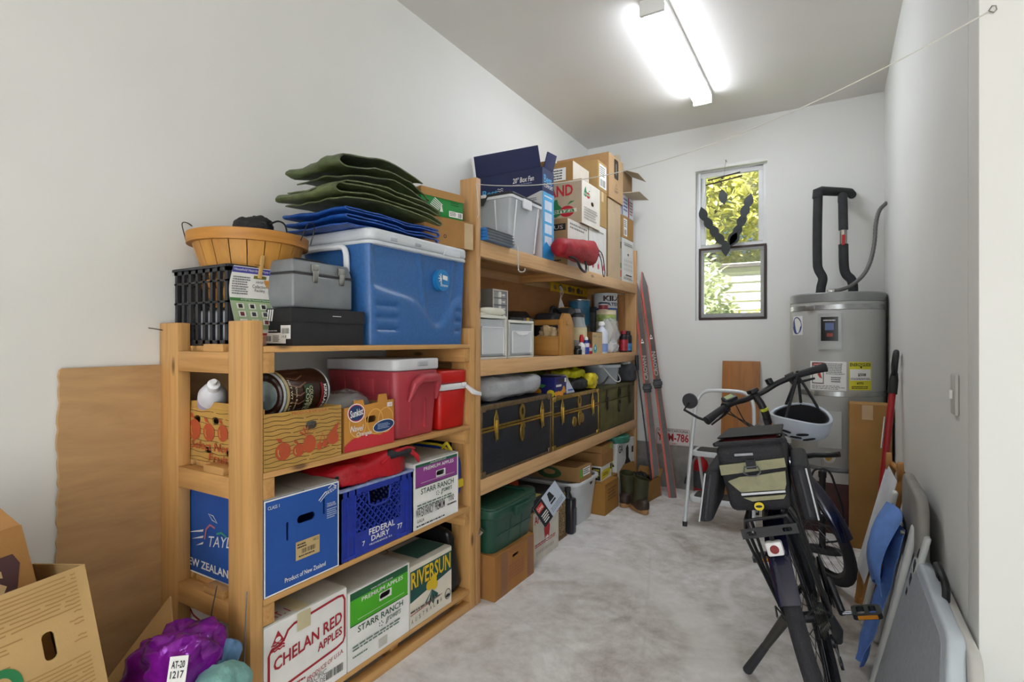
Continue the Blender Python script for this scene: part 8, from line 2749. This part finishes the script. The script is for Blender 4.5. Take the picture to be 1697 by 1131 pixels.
flat_bar((0.105, 2.74, 0.005), (0.222, 2.74, 0.585), 0.05, 0.022, 'side_rail')
flat_bar((0.12, 2.26, 0.005), (0.242, 2.28, 0.58), 0.05, 0.022, 'side_rail')
flat_bar((0.15, 2.60, 0.008), (0.245, 2.60, 0.50), 0.04, 0.02, 'side_rail')
ar = flat_bar((0.190, 2.19, 0.25), (0.262, 2.19, 0.58), 0.075, 0.018, 'notched_arm')
for i in range(4):
    MB().prism([(0, 0), (0.03, 0.014), (0.028, 0.036), (0.004, 0.03)], (0.208 + 0.0105 * i - 0.002, 2.175, 0.36 + 0.048 * i), (0, 1, 0), (0.2, 0, 0.98), 0.003).build('notch', plain('23242a', 0.8), ar)
for z, y in ((0.55, 2.285), (0.52, 2.74)):
    MB().cyl((0.20, y, z), (0.212, y, z), 0.008, n=10).build('rivet', plain('6a6a66', 0.4, 0.6), lc)
BLF = plain('5b82cc', 0.7, 0, 0.1, 14, 0.3, 60)


def drape(u, v):
    z = 0.03 + 0.52 * v
    y = 2.315 + (0.10 + 0.26 * v ** 1.5) * u
    x = 0.085 + 0.13 * v + 0.012 * math.sin(u * 7 + v * 3) + 0.01 * noise.noise(Vector((u * 5, v * 6, 2)))
    return Vector((x, y, z))


MB().surf(drape, 18, 22).build('fabric_sling', BLF, lc, solid=0.003, angle=80)


def flap_(u, v):
    z = 0.58 - 0.27 * v + 0.03 * math.sin(u * 5)
    y = 2.32 + 0.34 * u * (1 - 0.35 * v) - 0.03 * v
    x = 0.205 - 0.04 * math.sin(v * PI) - 0.05 * v - 0.02 * math.sin(u * PI) + 0.012 * math.sin(u * 11 + v * 4)
    return Vector((x, y, z))


MB().surf(flap_, 18, 14).build('fabric_fold', plain('668ed4', 0.7, 0, 0.1, 14, 0.3, 60), lc, solid=0.003, angle=80)


def ftable(label, x0, x1, y0, y1, h, th, top, rim, handle=False):
    t = T('folding_table', label, 'table', (0, 0, 0), group='folded tables on the right wall')
    n = Vector((h, 0, -(x1 - x0))).normalized()        # away from the room
    V = Vector((x1 - x0, 0, h)).normalized()
    U = Vector((0, -1, 0))
    L = math.hypot(h, x1 - x0)
    out = [(0, 0), (y1 - y0, 0), (y1 - y0, L - 0.13), (y1 - y0 - 0.015, L - 0.10), (y1 - y0 - 0.15, L - 0.008), (y1 - y0 - 0.18, L), (0.03, L), (0.0, L - 0.03)]
    MB().prism(out, (x0, y1, 0.0), U, V, th).build('table_top', rim, t, bevel=0.010, seg=3)
    cx0 = sum(p[0] for p in out) / 8
    cy0 = sum(p[1] for p in out) / 8
    inn = [(p[0] + (0.028 if p[0] < cx0 else -0.032), p[1] + (0.03 if p[1] < cy0 else -0.03)) for p in out]
    nn = U.cross(V).normalized()
    MB().prism(inn, Vector((x0, y1, 0.0)) + nn * 0.0012, U, V, 0.003).build('textured_face', top, t)
    if handle:
        b = Vector((x0, y1, 0.0)) + V * (L + 0.002) - nn * th * 0.5
        hc = [b + U * a + V * c + nn * e for a, c, e in ((0.13, -0.01, 0.0), (0.14, 0.035, 0.02), (0.18, 0.055, 0.03), (0.25, 0.055, 0.03), (0.285, 0.03, 0.02), (0.29, -0.04, 0.01))]
        MB().tube(smooth_path(hc, 5), 0.010, 8).build('carry_handle', KBL, t)
    return t


ftable('folded table with grey top and white rim nearest the camera', 0.115, 0.238, 1.50, 2.27, 0.50, 0.04, plain('aab0b8', 0.55, 0, 0.05, 60, 0.2, 200), plain('c2cbd2', 0.4, 0, 0.03))
ftable('second folded table with black carry handle against the wall', 0.185, 0.272, 1.46, 2.20, 0.485, 0.028, plain('c2c0ba', 0.5, 0, 0.03), plain('c9c7c1', 0.45, 0, 0.03), True)

# ================================================================== left foreground
PLYW = wood('bf9a6c', 'a98257', (6, 2.2, 11), 0.65, False)
m = MB()
edge = [(0.655, 1.13), (1.27, 1.135), (1.27, 0.0)]
rnd = random.Random(9)
k = 60
left = []
for i in range(k + 1):
    z = 1.128 * i / k
    left.append((0.632 + 0.022 * (z / 1.128) + rnd.uniform(-0.003, 0.003) + (0.004 if 0.5 < z < 0.85 else 0), z))
outl = [(1.27, 0.0), (1.27, 1.135), (0.66, 1.132)] + list(reversed(left))
m.prism([(p[0], p[1]) for p in reversed(outl)], (-1.868, 0, 0), (0, 1, 0), (0, 0, 1), 0.012)
pl = m.build('plywood_sheet', PLYW, None, smooth=False)
for v in pl.data.vertices:
    v.co.x += -0.006 + 0.0 * v.co.z
tag(pl, 'bare plywood sheet with ragged edge leaning on the left wall', 'plywood')

WG = plain('c2a06c', 0.8, 0, 0.06, 5, 0.1, 200, spec=0.2)
gbx = carton('produce_box', 'open carton printed with pale wood grain at the lower left', 0.40, 0.30, 0.625, (-1.305, 0.20, 0.068), WG, rot=(R(-12), R(-5), R(90)), top=None,
             hf=[rrect(0.305, 0.46, 0.327, 0.518, 0.010, 4)])
F = faces4(gbx, 0.40, 0.30, 0.625)['front']
GL = plain('a5824c', 0.8, 0, 0.04)
rnd = random.Random(4)
for i in range(46):
    z = 0.36 + i * 0.0138
    u0 = 0.02
    while u0 < 0.93:
        u1 = min(0.95, u0 + rnd.uniform(0.2, 0.5))
        if not (0.71 < z < 0.87 and u0 < 0.85 and u1 > 0.73):
            F.stroke([(u0 + (u1 - u0) * j / 6, z + 0.0012 * math.sin(j * 1.3 + i)) for j in range(7)], 0.003, GL, 'grain_print')
            F.k -= 0.00018
        u0 = u1 + 0.02
F.k += 0.0006
GO = plain('1f7a45', 0.6, 0, 0.02)
F.ring(ellip(0.585, 0.72, 0.062, 0.045, 24), 0.016, GO, 'lettering')
F.done()
sbx = carton('produce_box', 'brown carton with dark letter panel sticking out of the wood-grain carton', 0.27, 0.22, 0.40, (-1.485, 0.262, 0.375), cardboard('a97b48'), rot=(R(-15), R(-7), R(90)), top=None)
F = faces4(sbx, 0.27, 0.22, 0.40)['front']
MAR = plain('4a2a2a', 0.6, 0, 0.03)
F.poly([(0.0, 0.52), (0.75, 0.52), (0.84, 0.58), (0.93, 0.80), (0.90, 0.86), (0.0, 0.86)], MAR, 'panel_print')
F.text('S', 0.64, 0.66, 0.82, 0.80, plain('c9a878', 0.6, 0, 0), 0.04).rect(0, 0.635, 0.88, 0.642, plain('c9a878', 0.6, 0, 0)).text('U', 0.66, 0.555, 0.76, 0.605, plain('c9a878', 0.6, 0, 0), 0.02)
F.done()
MB().hexa([(0.0, 0.0, 0.4005), (0.268, 0.0, 0.4005), (0.268, 0.004, 0.4005), (0.0, 0.004, 0.4005)], [(0.0, 0.08, 0.51), (0.235, 0.075, 0.50), (0.235, 0.079, 0.50), (0.0, 0.084, 0.51)]).build('flap', cardboard('b98a58'), sbx)

obx = carton('cardboard_box', 'open brown carton holding a purple bag beside the shelving post', 0.26, 0.36, 0.26, (-1.36, 0.625, 0.0), cardboard('a27a48'), rz=90, top=None)
inv = (Matrix.Translation((-1.36, 0.625, 0.0)) @ Matrix.Rotation(R(90), 4, 'Z')).inverted()
Q = [inv @ Vector(p) for p in ((-1.80, 0.71, 0.20), (-1.62, 0.66, 0.16), (-1.545, 0.79, 0.435), (-1.635, 0.83, 0.475))]
nn = (Q[1] - Q[0]).cross(Q[3] - Q[0]).normalized() * 0.004
M_ = [(Q[0] + Q[3]) / 2, (Q[1] + Q[2]) / 2]
MB().hexa([Q[0], Q[1], M_[1] - nn * 0.2, M_[0] - nn * 0.2], [Q[0] + nn, Q[1] + nn, M_[1] + nn, M_[0] + nn]).build('flap', cardboard('bd9760'), obx)
MB().hexa([M_[0], M_[1], Q[2], Q[3]], [M_[0] + nn, M_[1] + nn, Q[2] + nn, Q[3] + nn]).build('flap', cardboard('c49e68'), obx)
pb = T('purple_bag', 'shiny purple foil bag stuffed in the open carton', 'bag', (-1.50, 0.755, 0.01))
PUR2 = plain('86189c', 0.2, 0.25, 0.3, 14, 0.9, 16)
m = MB().blob((0, 0, 0.205), (0.25, 0.21, 0.42), 0.55, 0.65, 0.045, 8, 17, 60, 44, flat=-0.204); pbm = m.build('bag_body', PUR2, pb, xf=lambda c: Vector((c.x * 0.9 + 0.28 * max(0, c.z - 0.2), c.y * 0.9, c.z * 1.09)))
_, pc_, pn_, _ = pbm.closest_point_on_mesh(Vector((0.19, -0.09, 0.44)))
pn_ = (pn_ + Vector((0.5, -0.5, 0.2))).normalized()
su = Vector((0, 0, 1)).cross(pn_).normalized()
sv_ = pn_.cross(su)
MB().prism([(-0.02, -0.028), (0.02, -0.028), (0.02, 0.028), (-0.02, 0.028)], pc_ + pn_ * 0.006, su, sv_, 0.001).build('sticker', PWHITE, pb)
F = Face(pb, pc_ + pn_ * 0.0062 - su * 0.018 - sv_ * 0.026, su, sv_, 0.036, 0.052)
F.text('1217', 0.1, 0.15, 0.9, 0.45, INK, 0.02).text('AT-20', 0.1, 0.55, 0.9, 0.85, INK, 0.02)
F.done()
o = MB().blob((0, 0, 0.06), (0.10, 0.12, 0.16), 0.8, 0.8, 0.02, 14, 8, flat=-0.07).build('cloth', plain('7fb0a8', 0.85, 0, 0.1, 16, 0.3, 60))
o.location = (-1.335, 0.86 - 0.06, 0.245)
tag(o, 'folded pale teal cloth tucked beside the purple bag', 'cloth')
o = MB().blob((0, 0, 0.0), (0.06, 0.10, 0.16), 0.8, 0.8, 0.02, 14, 9).build('cloth', plain('5f83a8', 0.85, 0, 0.1, 16, 0.3, 60))
o.location = (-1.395, 0.835, 0.34)
tag(o, 'small blue cloth between the purple bag and the shelving post', 'cloth')
